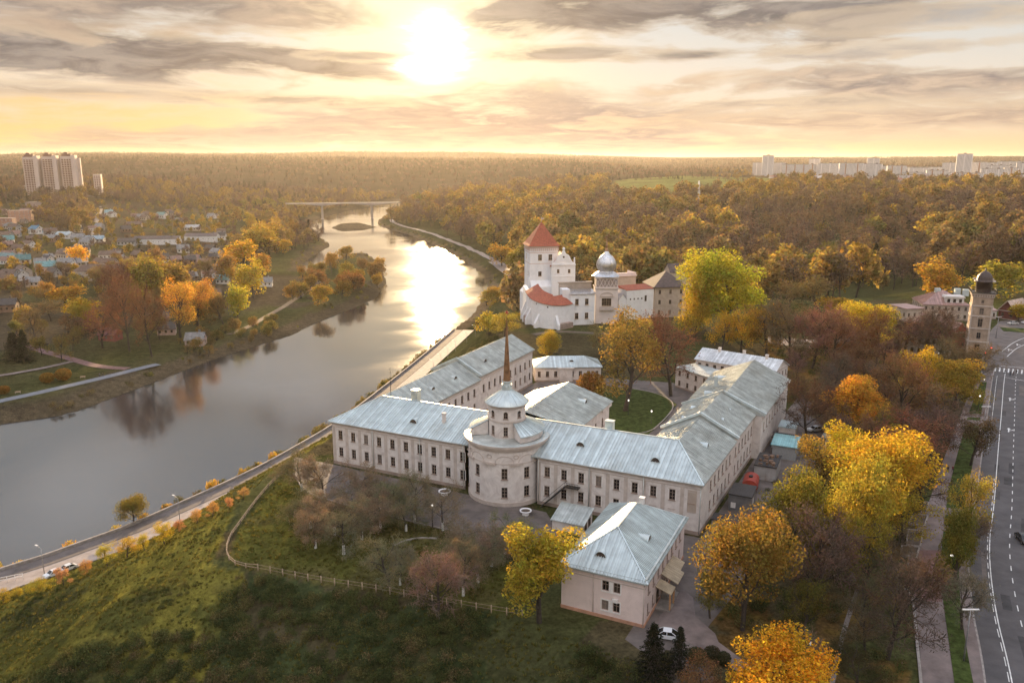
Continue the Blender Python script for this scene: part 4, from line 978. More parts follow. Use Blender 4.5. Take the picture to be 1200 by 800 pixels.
A28 = lambda px, py: at(px, py, ZP)
R = house('pavilion', 'low cream pavilion with zinc hip roof across the courtyard lawn', 'pavilion', A28(627, 447), A28(704, 446), 10.5, ZP, 4.9, 'hip', 2.6, plaster, zinc, 8, 1, win=(1.05, 1.9), seam=.6, door=10.3)
pb = MB(); pb.box(8.2, 12.6, -.55, -.05, 0, 4.6); pb.box(7.7, 13.1, -.8, .1, 4.45, 4.75); pb.box(9.6, 11.0, -.6, -.54, .2, 2.8); pb.build('portico', plaster, R); dormer(R, 12.5, 2.2, 5.9, -PI/2, .9)
R = house('court_house', 'two storey cream house with balcony deck at the far corner of the courtyard', 'house', A28(791, 453), A28(829, 466), 9, ZP, 6.6, 'flat', .4, plaster, zinc_old, 4, 2, over=.3)
rb = MB()
for k in range(15): rb.beam((.2+k*1.05, .15, 6.85), (.2+k*1.05, .15, 7.7), .07)
rb.beam((0, .15, 7.7), (15, .15, 7.7), .1); rb.build('railing', framew, R)
house('court_wing', 'long two storey house under whitish metal roof behind the service wing', 'house', A28(814, 449), A28(906, 466), 11, ZP, 8.6, 'gable', 2.6, plaster, seam_metal('whitish_sheet', (.68, .70, .72), .4, .35), 10, 2, seam=.6, chim=((6, 5), (14, 6), (22, 5)))

# ---- the old castle
KX, KY = at(617.5, 368, ZP)
def castle():
    rz = math.radians(10); R = thing('castle_keep', 'tall white square castle tower with steep red pyramid roof', 'tower', (KX+1.5, KY+7, ZP), rz)
    Wd = 14.0; E = 32.2; wb = MB(); ops = [(5.0, 26.6, 1.9, 2.9), (10.2, 26.6, 1.9, 2.9), (5.0, 18.6, 1.7, 2.4)]
    c = [(0, 0), (Wd, 0), (Wd, Wd), (0, Wd)]
    facade(R, wb, c[0], c[1], -1, E, ops, framet, (1, 1)); facade(R, wb, c[3], c[0], -1, E, [(4.5, 26.6, 1.3, 2.6), (9.5, 18.6, 1.2, 2.2)], framet, (1, 1)); facade(R, wb, c[1], c[2], -1, E, [(5, 26.6, 1.6, 2.6)], framet, (1, 1)); wall(wb, c[2], c[3], -1, E)
    wb.build('wall', plaster_white, R)
    tb = MB()
    for k in range(4):
        a, b = c[k], c[(k+1) % 4]; band(tb, a, b, E-3.4, E-3.1, .12); band(tb, a, b, E-1.1, E-.7, .3, .1); band(tb, a, b, E-.3, E-.02, .7, .3); band(tb, a, b, 23.5, 23.75, .05)
        d = (Vector(b)-Vector(a)).normalized()
        for j in range(14): q = Vector(a)+d*(.5+j); band(tb, q-d*.22, q+d*.22, E-2.4, E-1.1, .32)
    tb.build('cornice', mat('pinkish_trim', (.62, .47, .42), .9), R)
    rb = MB(); o = .9; ap = (Wd/2, Wd/2, E+11.2)
    for k in range(4):
        q = [(-o, -o), (Wd+o, -o), (Wd+o, Wd+o), (-o, Wd+o)]; a, b = q[k], q[(k+1) % 4]
        m1 = ((a[0]+(ap[0]-a[0])*.12), (a[1]+(ap[1]-a[1])*.12)); m2 = ((b[0]+(ap[0]-b[0])*.12), (b[1]+(ap[1]-b[1])*.12))
        rb.face([(*a, E), (*b, E), (*m2, E+.95), (*m1, E+.95)]); rb.face([(*m1, E+.95), (*m2, E+.95), ap])
    soffit(rb, [(-o, -o, E), (Wd+o, -o, E), (Wd+o, Wd+o, E), (-o, Wd+o, E)], .15); rf = rb.build('roof', tilered, R)
    v = MB(); v.tube((Wd/2, Wd/2, E+10.8), (Wd/2, Wd/2, E+13.6), .12, .06, 6); v.box(Wd/2-.1, Wd/2+1.2, Wd/2-.03, Wd/2+.03, E+12.3, E+13.1); v.build('weather_vane', trimm, rf)
    bb = MB()   # sloping buttresses of the base
    for x, h, t in ((-.3, 17, 3.2), (3.5, 12, 3.0)):
        bb.extr([(-2.6, -1), (0.02, -1), (0.02, h), (-.5, h-.4)], x, x+1.6)
    M = Matrix.Rotation(0, 4, 'Z'); bb.build('buttress', plaster_white, R)
    st = MB(); st.box(-2.2, .1, -2.6, 15, -2, 8.5); st.face([(-2.2, -2.6, 8.5), (.1, -2.6, 11), (.1, 15, 11), (-2.2, 15, 8.5)]); st.face([(-2.2, -2.6, 8.5), (.1, -2.6, 8.5), (.1, -2.6, 11)]); st.box(.1, Wd, -2.6, -.03, -2, 12.5); st.face([(.1, -2.6, 12.5), (Wd, -2.6, 12.5), (Wd, -.03, 15.5), (.1, -.03, 15.5)]); st.face([(.1, -2.6, 12.5), (.1, -.03, 15.5), (.1, -.03, 12.5)]); st.build('battered_base', plaster_white, R)
    # gabled hall in front of the keep
    G = thing('gabled_hall', 'white castle hall with curved baroque gable and red roof beside the keep', 'building', (*at(646, 361, ZP+2), ZP), math.radians(4))
    gw, gd, gh = 11.6, 13, 23.5; wb = MB()
    facade(G, wb, (0, 0), (gw, 0), 0, gh, [(3.2, 20.2, 1.2, 1.9), (8.6, 20.2, 1.2, 1.9)], framet, (1, 1)); wall(wb, (gw, 0), (gw, gd), 0, gh); wall(wb, (gw, gd), (0, gd), 0, gh); wall(wb, (0, gd), (0, 0), 0, gh)
    wb.build('wall', plaster_white, G)
    gb = MB(); prof = [(0, gh), (.1, gh+.5), (1.2, gh+1.1), (2.2, gh+2.2), (2.7, gh+3.6), (3.4, gh+4.6), (4.6, gh+5.2), (5.0, gh+5.9), (5.3, gh+6.7)]; prof = prof+[(gw-x, z) for x, z in reversed(prof)]
    gb.extr([(x, z) for x, z in prof], -.25, .5); band(gb, (0, -.25), (gw, -.25), gh-.3, gh+.1, .25, .1); band(gb, (2.0, -.25), (gw-2.0, -.25), gh+2.2, gh+2.4, .15); band(gb, (0, 0), (gw, 0), 17.4, 17.8, .2)
    for x in (.5, gw-.5): gb.box(x-.35, x+.35, -.2, .5, gh, gh+2.4); gb.lathe([(.01, gh+2.4), (.38, gh+2.75), (.3, gh+3.2), (.01, gh+3.5)], 10, (x, .15))
    gb.lathe([(.3, gh+6.7), (.75, gh+7.4), (.5, gh+8.1), (.02, gh+8.4)], 10, (gw/2, .1))
    gb.build('gable', plaster_white, G); q = MB(); q.lathe([(.01, 0), (.5, 0)], 14); 
    q = MB(); q.extr([(gw/2+.5*math.cos(a), gh+3.6+.5*math.sin(a)) for a in np.linspace(0, 2*PI, 13)[:-1]], -.33, -.24); q.build('round_window', doorm, G)
    rb = MB(); rr = gh+5.0; f = [(gw/2, -.0, rr), (gw/2, gd+2, rr), (-.6, gd+2, gh-1.2), (-.6, 0.5, gh-1.2)]; rb.face(f[::-1]); f2 = [(gw+.6, .5, gh-.6), (gw+.6, gd+2, gh-.6), (gw/2, gd+2, rr), (gw/2, 0, rr)]; rb.face(f2); rb.face([(gw/2, gd+2, rr), (gw+.6, gd+2, gh-.6), (-.6, gd+2, gh-1.2)]); rb.build('roof', tilered, G)
    # curved curtain wall with red lean-to roof and buttresses
    cw = [at(*p, ZP) for p in [(613, 366), (619, 379), (632, 384), (648, 386), (662, 384), (673, 381)]]; cw = resample(chaikin(cw, 2), 1.0)
    C = thing('curtain_wall', 'curved white castle wall with red lean-to roof and stone buttresses below the keep', 'castle wall', (0, 0, 0))
    top = lambda t: ZP+ (13.5 if t < .25 else 13.5-3.2*min(1, (t-.25)/.6))
    wb = MB(); ins = offset(cw, -1.6); n = len(cw)
    for i in range(n-1):
        a, b, c_, d = cw[i], cw[i+1], ins[i+1], ins[i]; za, zb = top(i/n), top((i+1)/n); wb.face([(*a, ZP-4), (*b, ZP-4), (*b, zb), (*a, za)], True); wb.face([(*a, za), (*b, zb), (*c_, zb), (*d, za)]); wb.face([(*c_, ZP-4), (*d, ZP-4), (*d, za), (*c_, zb)])
    wb.build('wall', plaster_white, C); rb = MB(); i0, i1 = int(n*.30), int(n*.96); out = offset(cw, .5); inn = offset(cw, -5.5)
    for i in range(i0, i1):
        za, zb = top(i/n)+.05, top((i+1)/n)+.05; rb.face([(*out[i], za), (*out[i+1], zb), (*inn[i+1], zb+3.4), (*inn[i], za+3.4)]); rb.face([(*out[i], za-.25), (*out[i+1], zb-.25), (*out[i+1], zb), (*out[i], za)])
    rb.build('roof', tilered, C); hl = MB()
    for t in (.45, .6, .72):
        i = int(n*t); a = Vector(cw[i]); d = (Vector(cw[i+1])-a).normalized(); nn = Vector((d.y, -d.x)); p = a+nn*.02; q = MB(); z = top(t)-1.6; band(hl, p-d*.3, p+d*.3, z, z+.7, .03)
    hl.build('loophole', doorm, C)
    for t, h in ((.28, 9), (.40, 7), (.50, 7.5), (.64, 6), (.78, 6)):
        i = int(n*t); a = Vector(cw[i]); d = (Vector(cw[i+1])-a).normalized(); q = MB(); M = Matrix(((d.x, -d.y, 0, a.x), (d.y, d.x, 0, a.y), (0, 0, 1, ZP), (0, 0, 0, 1)))
        v = [(-.6, 0, -3), (.6, 0, -3), (.6, 0, h), (-.6, 0, h), (-.6, -2.6, -3), (.6, -2.6, -3), (.6, -2.6, h*.35), (-.6, -2.6, h*.35)]; v = [tuple(M @ Vector(p)) for p in v]
        for f in ((4, 5, 6, 7), (5, 1, 2, 6), (0, 4, 7, 3), (7, 6, 2, 3)): q.face([v[k] for k in f])
        q.build('buttress', plaster_white, C)
    for t, w, h in ((.45, 5, 5.5), (.85, 8, 4.6)):
        i = int(n*t); a = Vector(cw[i]); d = (Vector(cw[i+1])-a).normalized(); q = MB(); band(q, a-d*w/2, a+d*w/2, ZP-3, ZP+h-2.2, 2.2); q.build('stone_footing', plinthm, C)
    # residential range and the gatehouse with onion dome
    H = house('castle_range', 'white two storey castle range with pink parapet next to the domed gate', 'building', at(668, 381, ZP), at(696.5, 380, ZP), 9, ZP, 14.2, 'pent', 1.6, plaster_white, domezinc, 0, 2, plinth=False)
    for u in (3.0, 7.6):
        for z in (4.2, 10.6): window(H, (0, 0), (11, 0), u, z, 1.6, 2.8, framet, (1, 1), inset=-.05)
    q = MB(); q.box(-3.6, 11.6, 7.0, 8.0, 12, 18.2); q.box(-4, 12, 6.7, 8.3, 18.2, 18.7); q.box(-3.7, 11.6, 6.9, 8.1, 16.6, 16.9); q.build('parapet', plaster_buff, H)
    wb = MB(); q = (3.2); wb.box(-3.4, -.02, .6, 8, -2, 16.2); wb.build('stair_turret', plaster_white, H)
    gx, gy = at(697, 379, ZP); T = thing('gatehouse', 'pale pink castle gatehouse with silver onion dome and gilt finial', 'gatehouse', (gx, gy, ZP), math.radians(-1)); gw = 10.2; gh = 16.4; pk = mat('gate_plaster', (.70, .61, .58), .9, var=.08, scale=.4)
    wb = MB(); facade(T, wb, (0, 0), (gw, 0), -1, gh, [(gw/2, 9.9, 4.4, 3.6)], framet, (3, 1)); wall(wb, (gw, 0), (gw, gw), -1, gh); wall(wb, (gw, gw), (0, gw), -1, gh); wall(wb, (0, gw), (0, 0), -1, gh); wb.build('wall', pk, T)
    tb = MB()
    for a, b in (((0, 0), (gw, 0)), ((gw, 0), (gw, gw)), ((0, gw), (0, 0))): band(tb, a, b, gh-.5, gh, .35, .2); band(tb, a, b, gh+4.5, gh+5, .3, .2)
    band(tb, (gw/2-3, 0), (gw/2+3, 0), 12.4, 12.8, .4)
    for k in range(8): a, b = gw/2-2.8*math.cos(PI*k/8), gw/2-2.8*math.cos(PI*(k+1)/8); tb.beam((a, -.15, 12.8+1.6*math.sin(PI*k/8)), (b, -.15, 12.8+1.6*math.sin(PI*(k+1)/8)), .35)
    tb.box(gw/2-3.3, gw/2+3.3, -1.2, .02, 6.3, 6.8)
    for k in range(11): tb.box(gw/2-3.2+k*.63, gw/2-3.0+k*.63, -1.15, -.95, 6.8, 7.7)
    tb.box(gw/2-3.3, gw/2+3.3, -1.2, -.9, 7.7, 7.9); tb.build('cornice', trimm, T)
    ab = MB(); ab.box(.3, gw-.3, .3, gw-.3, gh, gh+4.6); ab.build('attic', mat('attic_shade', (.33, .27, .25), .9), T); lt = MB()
    for x0 in np.arange(0.2, gw-1.0, 1.63):
        for a, b in (((x0, gh+.4), (x0+1.63, gh+4.2)), ((x0+1.63, gh+.4), (x0, gh+4.2))):
            lt.beam((a[0], .2, a[1]), (b[0], .2, b[1]), .3, .22)
        for a, b in (((x0, gh+.4), (x0+1.63, gh+4.2)), ((x0+1.63, gh+.4), (x0, gh+4.2))): lt.beam((gw-.2, a[0], a[1]), (gw-.2, b[0], b[1]), .3, .22)
    lt.box(.1, gw-.1, .05, .3, gh, gh+.45); lt.box(.1, gw-.1, .05, .3, gh+4.1, gh+4.55); lt.build('lattice', pk, T)
    dm = MB(); z = gh+5; cc = (gw/2, gw/2); dm.lathe([(gw*.62, z), (gw*.56, z+.5), (4.0, z+1.7), (3.3, z+2.0), (3.4, z+2.4), (4.15, z+3.4), (4.5, z+4.8), (4.35, z+6.2), (3.7, z+7.6), (2.9, z+8.7), (1.8, z+9.5), (1.1, z+10.3), (.75, z+11.2)], 16, cc)
    prof = [(3.35, z+2.1), (4.2, z+3.4), (4.55, z+4.8), (4.4, z+6.2), (3.75, z+7.6), (2.95, z+8.7), (1.85, z+9.5), (1.15, z+10.3)]
    for k in range(16):
        a = 2*PI*k/16
        for (r0, q0), (r1, q1) in zip(prof[:-1], prof[1:]): dm.beam((cc[0]+r0*math.cos(a), cc[1]+r0*math.sin(a), q0), (cc[0]+r1*math.cos(a), cc[1]+r1*math.sin(a), q1), .16, .12)
    dm.build('onion_dome', domezinc, T); fn = MB(); fn.lathe([(.8, z+11.1), (.9, z+11.6), (.6, z+12.0), (.55, z+13.2), (.75, z+13.5), (.35, z+14.2), (.2, z+16.5), (.2, z+17.2)], 12, cc); fn.lathe([(.02, z+17.2), (.6, z+17.8), (.02, z+18.4)], 12, cc); fn.build('finial', goldm, T)
    house('castle_gallery', 'pinkish brick castle range rising behind the domed gatehouse', 'building', at(712, 364, ZP+2), at(744, 362, ZP+2), 9, ZP, 18.5, 'parapet', 1.4, plaster_buff, plaster_pink, 0, 2, plinth=False)
    H = house('castle_wall', 'white walled castle range with a row of small loopholes', 'castle wall', at(733.5, 375, ZP), at(765, 372, ZP), 8, ZP, 14, 'pent', 1.2, plaster_white, tilered, 0, 1, plinth=False, over=.1)
    for k in range(4): q = MB(); q.box(1.8+k*2.1, 2.4+k*2.1, -.05, .01, 9.3, 10.1); q.build('loophole', doorm, H)
    q = MB(); q.box(10.0, 11.1, -.06, .01, 8.2, 11); q.build('window', doorm, H)
    H = house('arch_link', 'short white link with arched passage beside the domed gatehouse', 'building', at(724.5, 377, ZP), at(733.2, 376, ZP), 7, ZP, 10.5, 'gable', 2.4, plaster_white, domezinc, 0, 1, plinth=False, ridge='y', over=.2)
    q = MB(); q.extr([(.6, -1)]+[(1.9+1.3*math.cos(a), 3+1.5*math.sin(a)) for a in np.linspace(PI, 0, 9)]+[(3.2, -1)], -.06, .02); q.build('archway', doorm, H)
    house('dark_roofed_house', 'buff castle house with broad dark hipped roof beside big green tree', 'house', at(766, 372, ZP), at(803, 371, ZP), 17, ZP, 14.5, 'hip', 6.5, plaster_buff, tiledark, 3, 3, win=(1.2, 2.0), plinth=False, over=.8)
    house('brown_roofed_house', 'small buff house with brown roof and chimney rising behind the castle', 'house', at(785, 341, ZP), at(816, 340, ZP), 10, ZP, 11, 'gable', 4.2, plaster_buff, tiledark, 2, 1, plinth=False, chim=((10, 3),))
castle()

# ---- fire tower and the red roofed group by the square
def fire_tower():
    x, y = at(1132, 413, ZP); R = thing('fire_tower', 'tan brick fire watch tower with arched windows and dark domed lantern', 'tower', (x, y, ZP), math.radians(-24)); Wd, E = 6.9, 23.4
    wb = MB(); c = [(0, 0), (Wd, 0), (Wd, Wd), (0, Wd)]; ops = [(Wd/2, z, w, h) for z, w, h in ((1.9, 1.8, 3.4), (7.0, 1.4, 2.4), (12.0, 1.6, 3.2), (16.4, 1.5, 2.4), (20.2, 1.0, 1.3))]
    for k in (0, 1, 3): wall(wb, c[k], c[(k+1) % 4], -1, E, ops, .4)
    wall(wb, c[2], c[3], -1, E); wb.build('wall', mat('tan_brick', (.40, .30, .23), .9, var=.2, scale=.5, grime=((.2, .14, .1), .4, .6)), R)
    for k in (0, 1, 3):
        for o in ops: window(R, c[k], c[(k+1) % 4], *o, framem, (1, 1), inset=.3)
    tb = MB()
    for k in range(4):
        a, b = c[k], c[(k+1) % 4]; d = (Vector(b)-Vector(a)).normalized()
        for z, t in ((4.4, .3), (9.6, .22), (14.4, .22), (18.3, .22)): band(tb, a, b, z, z+.4, t, .05)
        band(tb, a, b, E-.5, E, .6, .3); band(tb, a, b, E-1.6, E-1.4, .15)
        for j in range(8): q = Vector(a)+d*(.5+j*.84); band(tb, q-d*.22, q+d*.22, E-1.4, E-.5, .4)
        for j in (.02, Wd-.42): q0 = Vector(a)+d*j; band(tb, q0, q0+d*.4, 0, 18.3, .12)
        for z in (9.0+4.6,): 
            for q in range(7): p, r_ = Vector(a)+d*(Wd/2-1.2*math.cos(PI*q/7)), Vector(a)+d*(Wd/2-1.2*math.cos(PI*(q+1)/7)); n = Vector((d.y, -d.x))*.1; tb.beam((p.x+n.x, p.y+n.y, z+1.0*math.sin(PI*q/7)), (r_.x+n.x, r_.y+n.y, z+1.0*math.sin(PI*(q+1)/7)), .2)
    tb.build('cornice', trimm, R)
    gb = MB(); gb.box(-.9, Wd+.9, -.9, Wd+.9, E, E+.2); cc = (Wd/2, Wd/2)
    for k in range(4):
        a = [(-.8, -.8), (Wd+.8, -.8), (Wd+.8, Wd+.8), (-.8, Wd+.8)]; p, q = a[k], a[(k+1) % 4]
        for j in range(9): u = j/8; x_, y_ = p[0]+(q[0]-p[0])*u, p[1]+(q[1]-p[1])*u; gb.beam((x_, y_, E+.2), (x_, y_, E+1.3), .1)
        gb.beam((*p, E+1.3), (*q, E+1.3), .14)
    gb.build('gallery', darkm, R); lb = MB(); lb.lathe([(2.7, E+.2), (2.7, E+4.0), (3.5, E+4.05), (3.5, E+4.4), (2.7, E+4.5), (2.7, E+5.2), (2.5, E+6.2), (1.8, E+7.2), (1.0, E+7.9), (.25, E+8.2), (.2, E+9.4)], 12, cc); lb.build('lantern', mat('dark_lantern', (.05, .03, .028), .5, var=.3), R)
    for k in range(4): q = MB(); a = PI/4+k*PI/2; q.lathe([(.55, E+4.4), (.55, E+4.9), (.02, E+5.1)], 8, (cc[0]+4.2*math.cos(a), cc[1]+4.2*math.sin(a))); q.build('corner_cap', trimm, R)
fire_tower()
tsheet = seam_metal('rose_roof_sheet', (.42, .26, .23), .5, .3); tred = seam_metal('oxide_red_sheet', (.22, .06, .05), .5, .2)
house('red_hip_house', 'white two storey house with oxide red hipped roof behind bare trees by the fire tower', 'house', at(1056, 414, ZP), at(1113, 420, ZP), 17, ZP, 7.6, 'hip', 6.2, plaster, tred, 7, 2, seam=.8, chim=((5, 6), (10, 9)))
house('red_wing', 'pink walled wing with rose metal roof between the red hipped house and fire tower', 'house', at(1114.5, 409, ZP), at(1132, 408, ZP), 22, ZP, 6.8, 'gable', 3.6, mat('red_wall', (.34, .08, .07), .85), tsheet, 2, 2, seam=.7, ridge='y')
H = house('dormer_house', 'large house with rose metal mansard and white dormer behind the fire tower', 'house', at(1080, 374, ZP), at(1134, 376, ZP), 18, ZP, 7.2, 'hip', 5.6, plaster_buff, tsheet, 7, 2, seam=.7)
q = MB(); q.box(9.5, 17.5, 1.0, 6, 7.4, 10.4); q.extr([(9, 10.4), (18, 10.4), (17.6, 11.2), (9.4, 11.2)], .6, 6.5); q.build('dormer', plaster, H)
for x in (11, 13.5, 16): q = MB(); q.box(x-.6, x+.6, .92, 1.02, 8.3, 9.9); q.build('dormer_window', glassm, H)
for x, y_ in ((8, 9), (17, 10), (20, 8)): q = MB(); q.box(x-1.2, x+1.2, y_-1, y_+1, 10.5, 13.6); q.build('roof_cabin', zinc, H)
house('flat_roof_annex', 'low buff annex with flat roof beside the dormer house', 'house', at(1061, 377, ZP), at(1081, 376, ZP), 12, ZP, 6, 'flat', .4, plaster_buff, tsheet, 3, 1)
house('low_shop', 'low pale building with rose roof between fire tower and gabled kiosk', 'building', at(1150, 374, ZP), at(1167, 374, ZP), 9, ZP, 4.2, 'pent', 1.6, plaster, tsheet, 3, 1)
house('gabled_kiosk', 'red gabled house with cream roof beside the parking lawn', 'house', at(1169, 373, ZP), at(1189, 376, ZP), 13, ZP, 4.4, 'gable', 4.6, mat('brown_red_wall', (.16, .05, .04), .85), seam_metal('cream_sheet', (.66, .52, .44), .5, .2), 2, 1, ridge='y', over=1.0, seam=.8)
house('service_hut', 'white flat roofed service hut half hidden by the golden birch in the park', 'hut', at(966, 530, ZP), at(990, 534, ZP), 8, ZP, 4.2, 'flat', .4, plaster, zinc_old, 3, 1, simple=True, over=.9)
# ---- valley houses
def far_house(px, py, wpx, hpx, depth, label, wcol, rcol, ang=0, roof='gable', rh=None, cols=3, rows=1, name='house', cat='house', group=None, z=None, ridge='x', chim=True):
    """house whose front is wpx wide and hpx high in the photo, standing on the ground at (px, py) = middle of its base"""
    x, y, z0 = atg(px, py); dep = math.hypot(x, y); k = math.sqrt(dep**2+(HC-z0)**2)/F; w, h = wpx*k, hpx*k; c, s = math.cos(ang), math.sin(ang)
    p0 = (x-c*w/2, y-s*w/2); p1 = (x+c*w/2, y+s*w/2)
    return house(name, label, cat, p0, p1, depth, z0-.2, h, roof, rh if rh is not None else min(w, depth)*.36, wallc, rooft, cols, rows, framew, (1.0, 1.4), .4, None, False, False, ((w*.3, depth*.4),) if chim else (), (1, 1), group, ridge, None, wcol, rcol, True)
Wh, Bf, Gy, Br, Ppk = (.68, .65, .62), (.46, .38, .31), (.36, .36, .36), (.2, .12, .08), (.55, .40, .35)
rBr, rDk, rTe, rBl, rGy, rRd, rWt = (.12, .075, .055), (.06, .05, .048), (.10, .22, .22), (.06, .17, .26), (.20, .195, .195), (.25, .08, .06), (.38, .37, .36)
far_house(940, 308, 20, 5, 9, 'small house with turquoise roof and red wall in the wooded valley', (.4, .14, .11), (.10, .40, .40))
far_house(1032, 312, 22, 6, 9, 'grey roofed cottage in the valley left of the colonnaded long house', Gy, rGy)
far_house(1078, 312, 32, 7, 9, 'long white house with colonnade and grey roof in the valley', (.5, .52, .52), (.33, .34, .34), rh=1.5, cols=6, chim=False)
far_house(815, 322, 20, 6, 9, 'pale roofed shed just behind the crown of the big green tree', Gy, (.5, .55, .55), chim=False)
far_house(730, 300, 12, 4, 9, 'white roofed cottage beside the blossoming tree behind the castle', Wh, (.6, .6, .62), chim=False)
far_house(668, 308, 26, 4, 8, 'low pale terrace house behind the gabled castle hall', Wh, (.5, .45, .4), cols=4, chim=False, rh=1)
far_house(722, 258, 34, 5, 16, 'long white roofed building in the wood beyond the castle', Wh, (.55, .52, .5), cols=5, chim=False, rh=2)
# ---- sheds beside the service wing
def L2r(u, w): return L2(u, w)
def shed(name, label, cat, u, w, a, b, h, wm, rm, roof='flat', rh=.5, **k):
    return house(name, label, cat, L2(u, w), L2(u+a, w), b, ZP, h, roof, rh, wm, rm, k.get('cols', 0), 1, plinth=False, over=k.get('over', .15), seam=k.get('seam'))
gp = mat('grey_steel_panel', (.15, .15, .16), .55, var=.2, scale=.5); wp = mat('whitish_steel_panel', (.42, .41, .41), .6, var=.2, scale=.5, grime=((.2, .12, .08), .6, .6)); dk = mat('tarred_top', (.05, .045, .045), .85, var=.3)
S1 = shed('container_shed', 'dark grey steel container shed standing by the service wing', 'shed', 92.2, 14.4, 4.6, 6.4, 3.7, gp, dk)
q = MB(); q.box(.5, 1.5, -.06, -.01, .8, 2.0); q.build('white_panel', framew, S1); q = MB(); q.box(4.61, 4.67, 2, 3.2, 1.4, 2.6); q.build('white_sign', framew, S1)
def red_tank():
    x, y = L2(94.6, 27.5); R = thing('red_fuel_tank', 'red covered cistern trailer between two grey containers', 'tank', (x, y, ZP), RZ+math.radians(4)); mb = MB(); prof = [(1.7*math.cos(a)*1.0, 1.85+1.5*math.sin(a)) for a in np.linspace(-.5, PI+.5, 15)]
    mb.extr(prof, -2.6, 2.6); mb.build('tank', redm, R); f = MB(); f.box(-1.5, 1.5, -2.5, 2.5, .7, 1.1); f.tube((0, -.5, 3.3), (0, -.5, 3.7), .45, n=10); f.build('chassis', darkm, R)
    for sx in (-1.35, 1.35):
        for yy in (-1.6, 1.6): q = MB(); q.tube((sx-.15, yy, .45), (sx+.15, yy, .45), .45, n=12); q.build('wheel', darkm, R)
red_tank()
S3 = shed('open_container', 'whitish steel container with brown cluttered top in the service yard', 'container', 94.2, 34.6, 4.8, 8.6, 3.4, wp, dk)
rng = random.Random(5); q = MB()
for k in range(16): a, b = rng.uniform(.3, 4), rng.uniform(.5, 7.5); q.box(a, a+rng.uniform(.3, 1), b, b+rng.uniform(.3, 1.2), 3.6, 3.75+rng.random()*.5)
q.build('clutter', mat('scrap_wood', (.2, .12, .08), .9, var=.4, scale=2), S3)
shed('teal_roofed_shed', 'shed with pale turquoise corrugated roof beyond the whitish container', 'shed', 96.0, 50.5, 5.6, 6.2, 3.6, mat('shed_grey', (.3, .31, .32), .8), seam_metal('turquoise_sheet', (.33, .58, .60), .5, .2), 'pent', .7, over=.4, seam=.5)
shed('dark_lean_to', 'low dark lean-to with light scraps on top behind turquoise roofed shed', 'shed', 94.8, 58.0, 5, 4, 2.8, wp, dk)
shed('cream_shed', 'cream shed with pale blue roof farthest along the service wing', 'shed', 95.6, 64.5, 4.2, 5.8, 3.8, plaster, seam_metal('pale_blue_sheet', (.5, .6, .62), .5, .2), 'flat', .4)
shed('pump_house', 'low grey masonry box with flat top at the service wing corner', 'shed', 90.9, 3.8, 5.2, 3.0, 2.2, conc, dk)
p = house('cellar_shed', 'wedge shaped cream cellar entrance with blue grey pent roof against the palace', 'shed', L2(62.0, -9.8), L2(68.6, -9.8), 5.2, ZP, 2.1, 'pent', 1.5, plaster, zinc_old, 0, 1, plinth=False, over=.3, seam=.6)
q = MB(); q.box(6.62, 6.68, .8, 2.0, 0, 2.1); q.box(6.62, 6.68, 2.9, 4.1, 0, 2.1); q.build('door', doorm, p)
# ---- obelisk, bridge
x, y, z = atg(818, 238); R = thing('obelisk', 'slender white obelisk standing in the autumn wood', 'obelisk', (x, y, z)); h = height_for(x, y, z, 212)
mb = MB(); mb.box(-6, 6, -6, 6, -1, 2); mb.build('base', plaster_white, R); mb = MB(); c = [(-3.3, -3.3), (3.3, -3.3), (3.3, 3.3), (-3.3, 3.3)]
for k in range(4): a, b = c[k], c[(k+1) % 4]; mb.face([(*a, 2), (*b, 2), (b[0]*.3, b[1]*.3, h), (a[0]*.3, a[1]*.3, h)])
mb.face([(a*.3, b*.3, h) for a, b in c]); mb.build('shaft', plaster_white, R)
def bridge():
    a, b = Vector(at(300, 238.5, 29)), Vector(at(600, 234.0, 31)); d = (b-a); Lb = d.length; R = thing('river_bridge', 'grey road bridge on tall slender piers crossing the bend upstream', 'bridge', (a.x, a.y, 0), math.atan2(d.y, d.x)); z = 28.6
    cm = mat('bridge_concrete', (.30, .27, .26), .9, var=.15, scale=.1)
    def u_at(px, py): q = Vector(at(px, py, 0)); return (q-a).dot(d.normalized())
    pu = [u_at(378, 258), u_at(437, 257)]; step = pu[1]-pu[0]; pus = [p for p in (pu[0]-step, pu[0], pu[1], pu[1]+step) if 50 < p < 300]
    mb = MB(); us = np.linspace(50, 300, 90); low = []
    for u in us: m = min(abs(u-p) for p in pus)/(step/2); low.append(z-1.6-3.6*max(0, 1-m)**1.6)
    for i in range(len(us)-1):
        u0, u1 = us[i], us[i+1]
        for yy in (-5, 5): mb.face([(u0, yy, low[i]), (u1, yy, low[i+1]), (u1, yy, z), (u0, yy, z)][::1 if yy < 0 else -1])
        mb.face([(u0, -5, z), (u1, -5, z), (u1, 5, z), (u0, 5, z)]); mb.face([(u0, 5, low[i]), (u1, 5, low[i+1]), (u1, -5, low[i+1]), (u0, -5, low[i])])
    mb.build('deck', cm, R)
    for p in pus: q = MB(); q.box(p-1.8, p+1.8, -3.2, 3.2, -3, z-4.2); q.box(p-2.8, p+2.8, -4.5, 4.5, -3, 1.2); q.build('pier', cm, R)
    rl = MB()
    for yy in (-5, 4.9): rl.box(50, 300, yy, yy+.1, z+.9, z+1.1)
    for u in np.arange(50, 300, 8): rl.box(u, u+.25, -5, -4.9, z, z+1)
    rl.build('parapet', cm, R)
bridge()
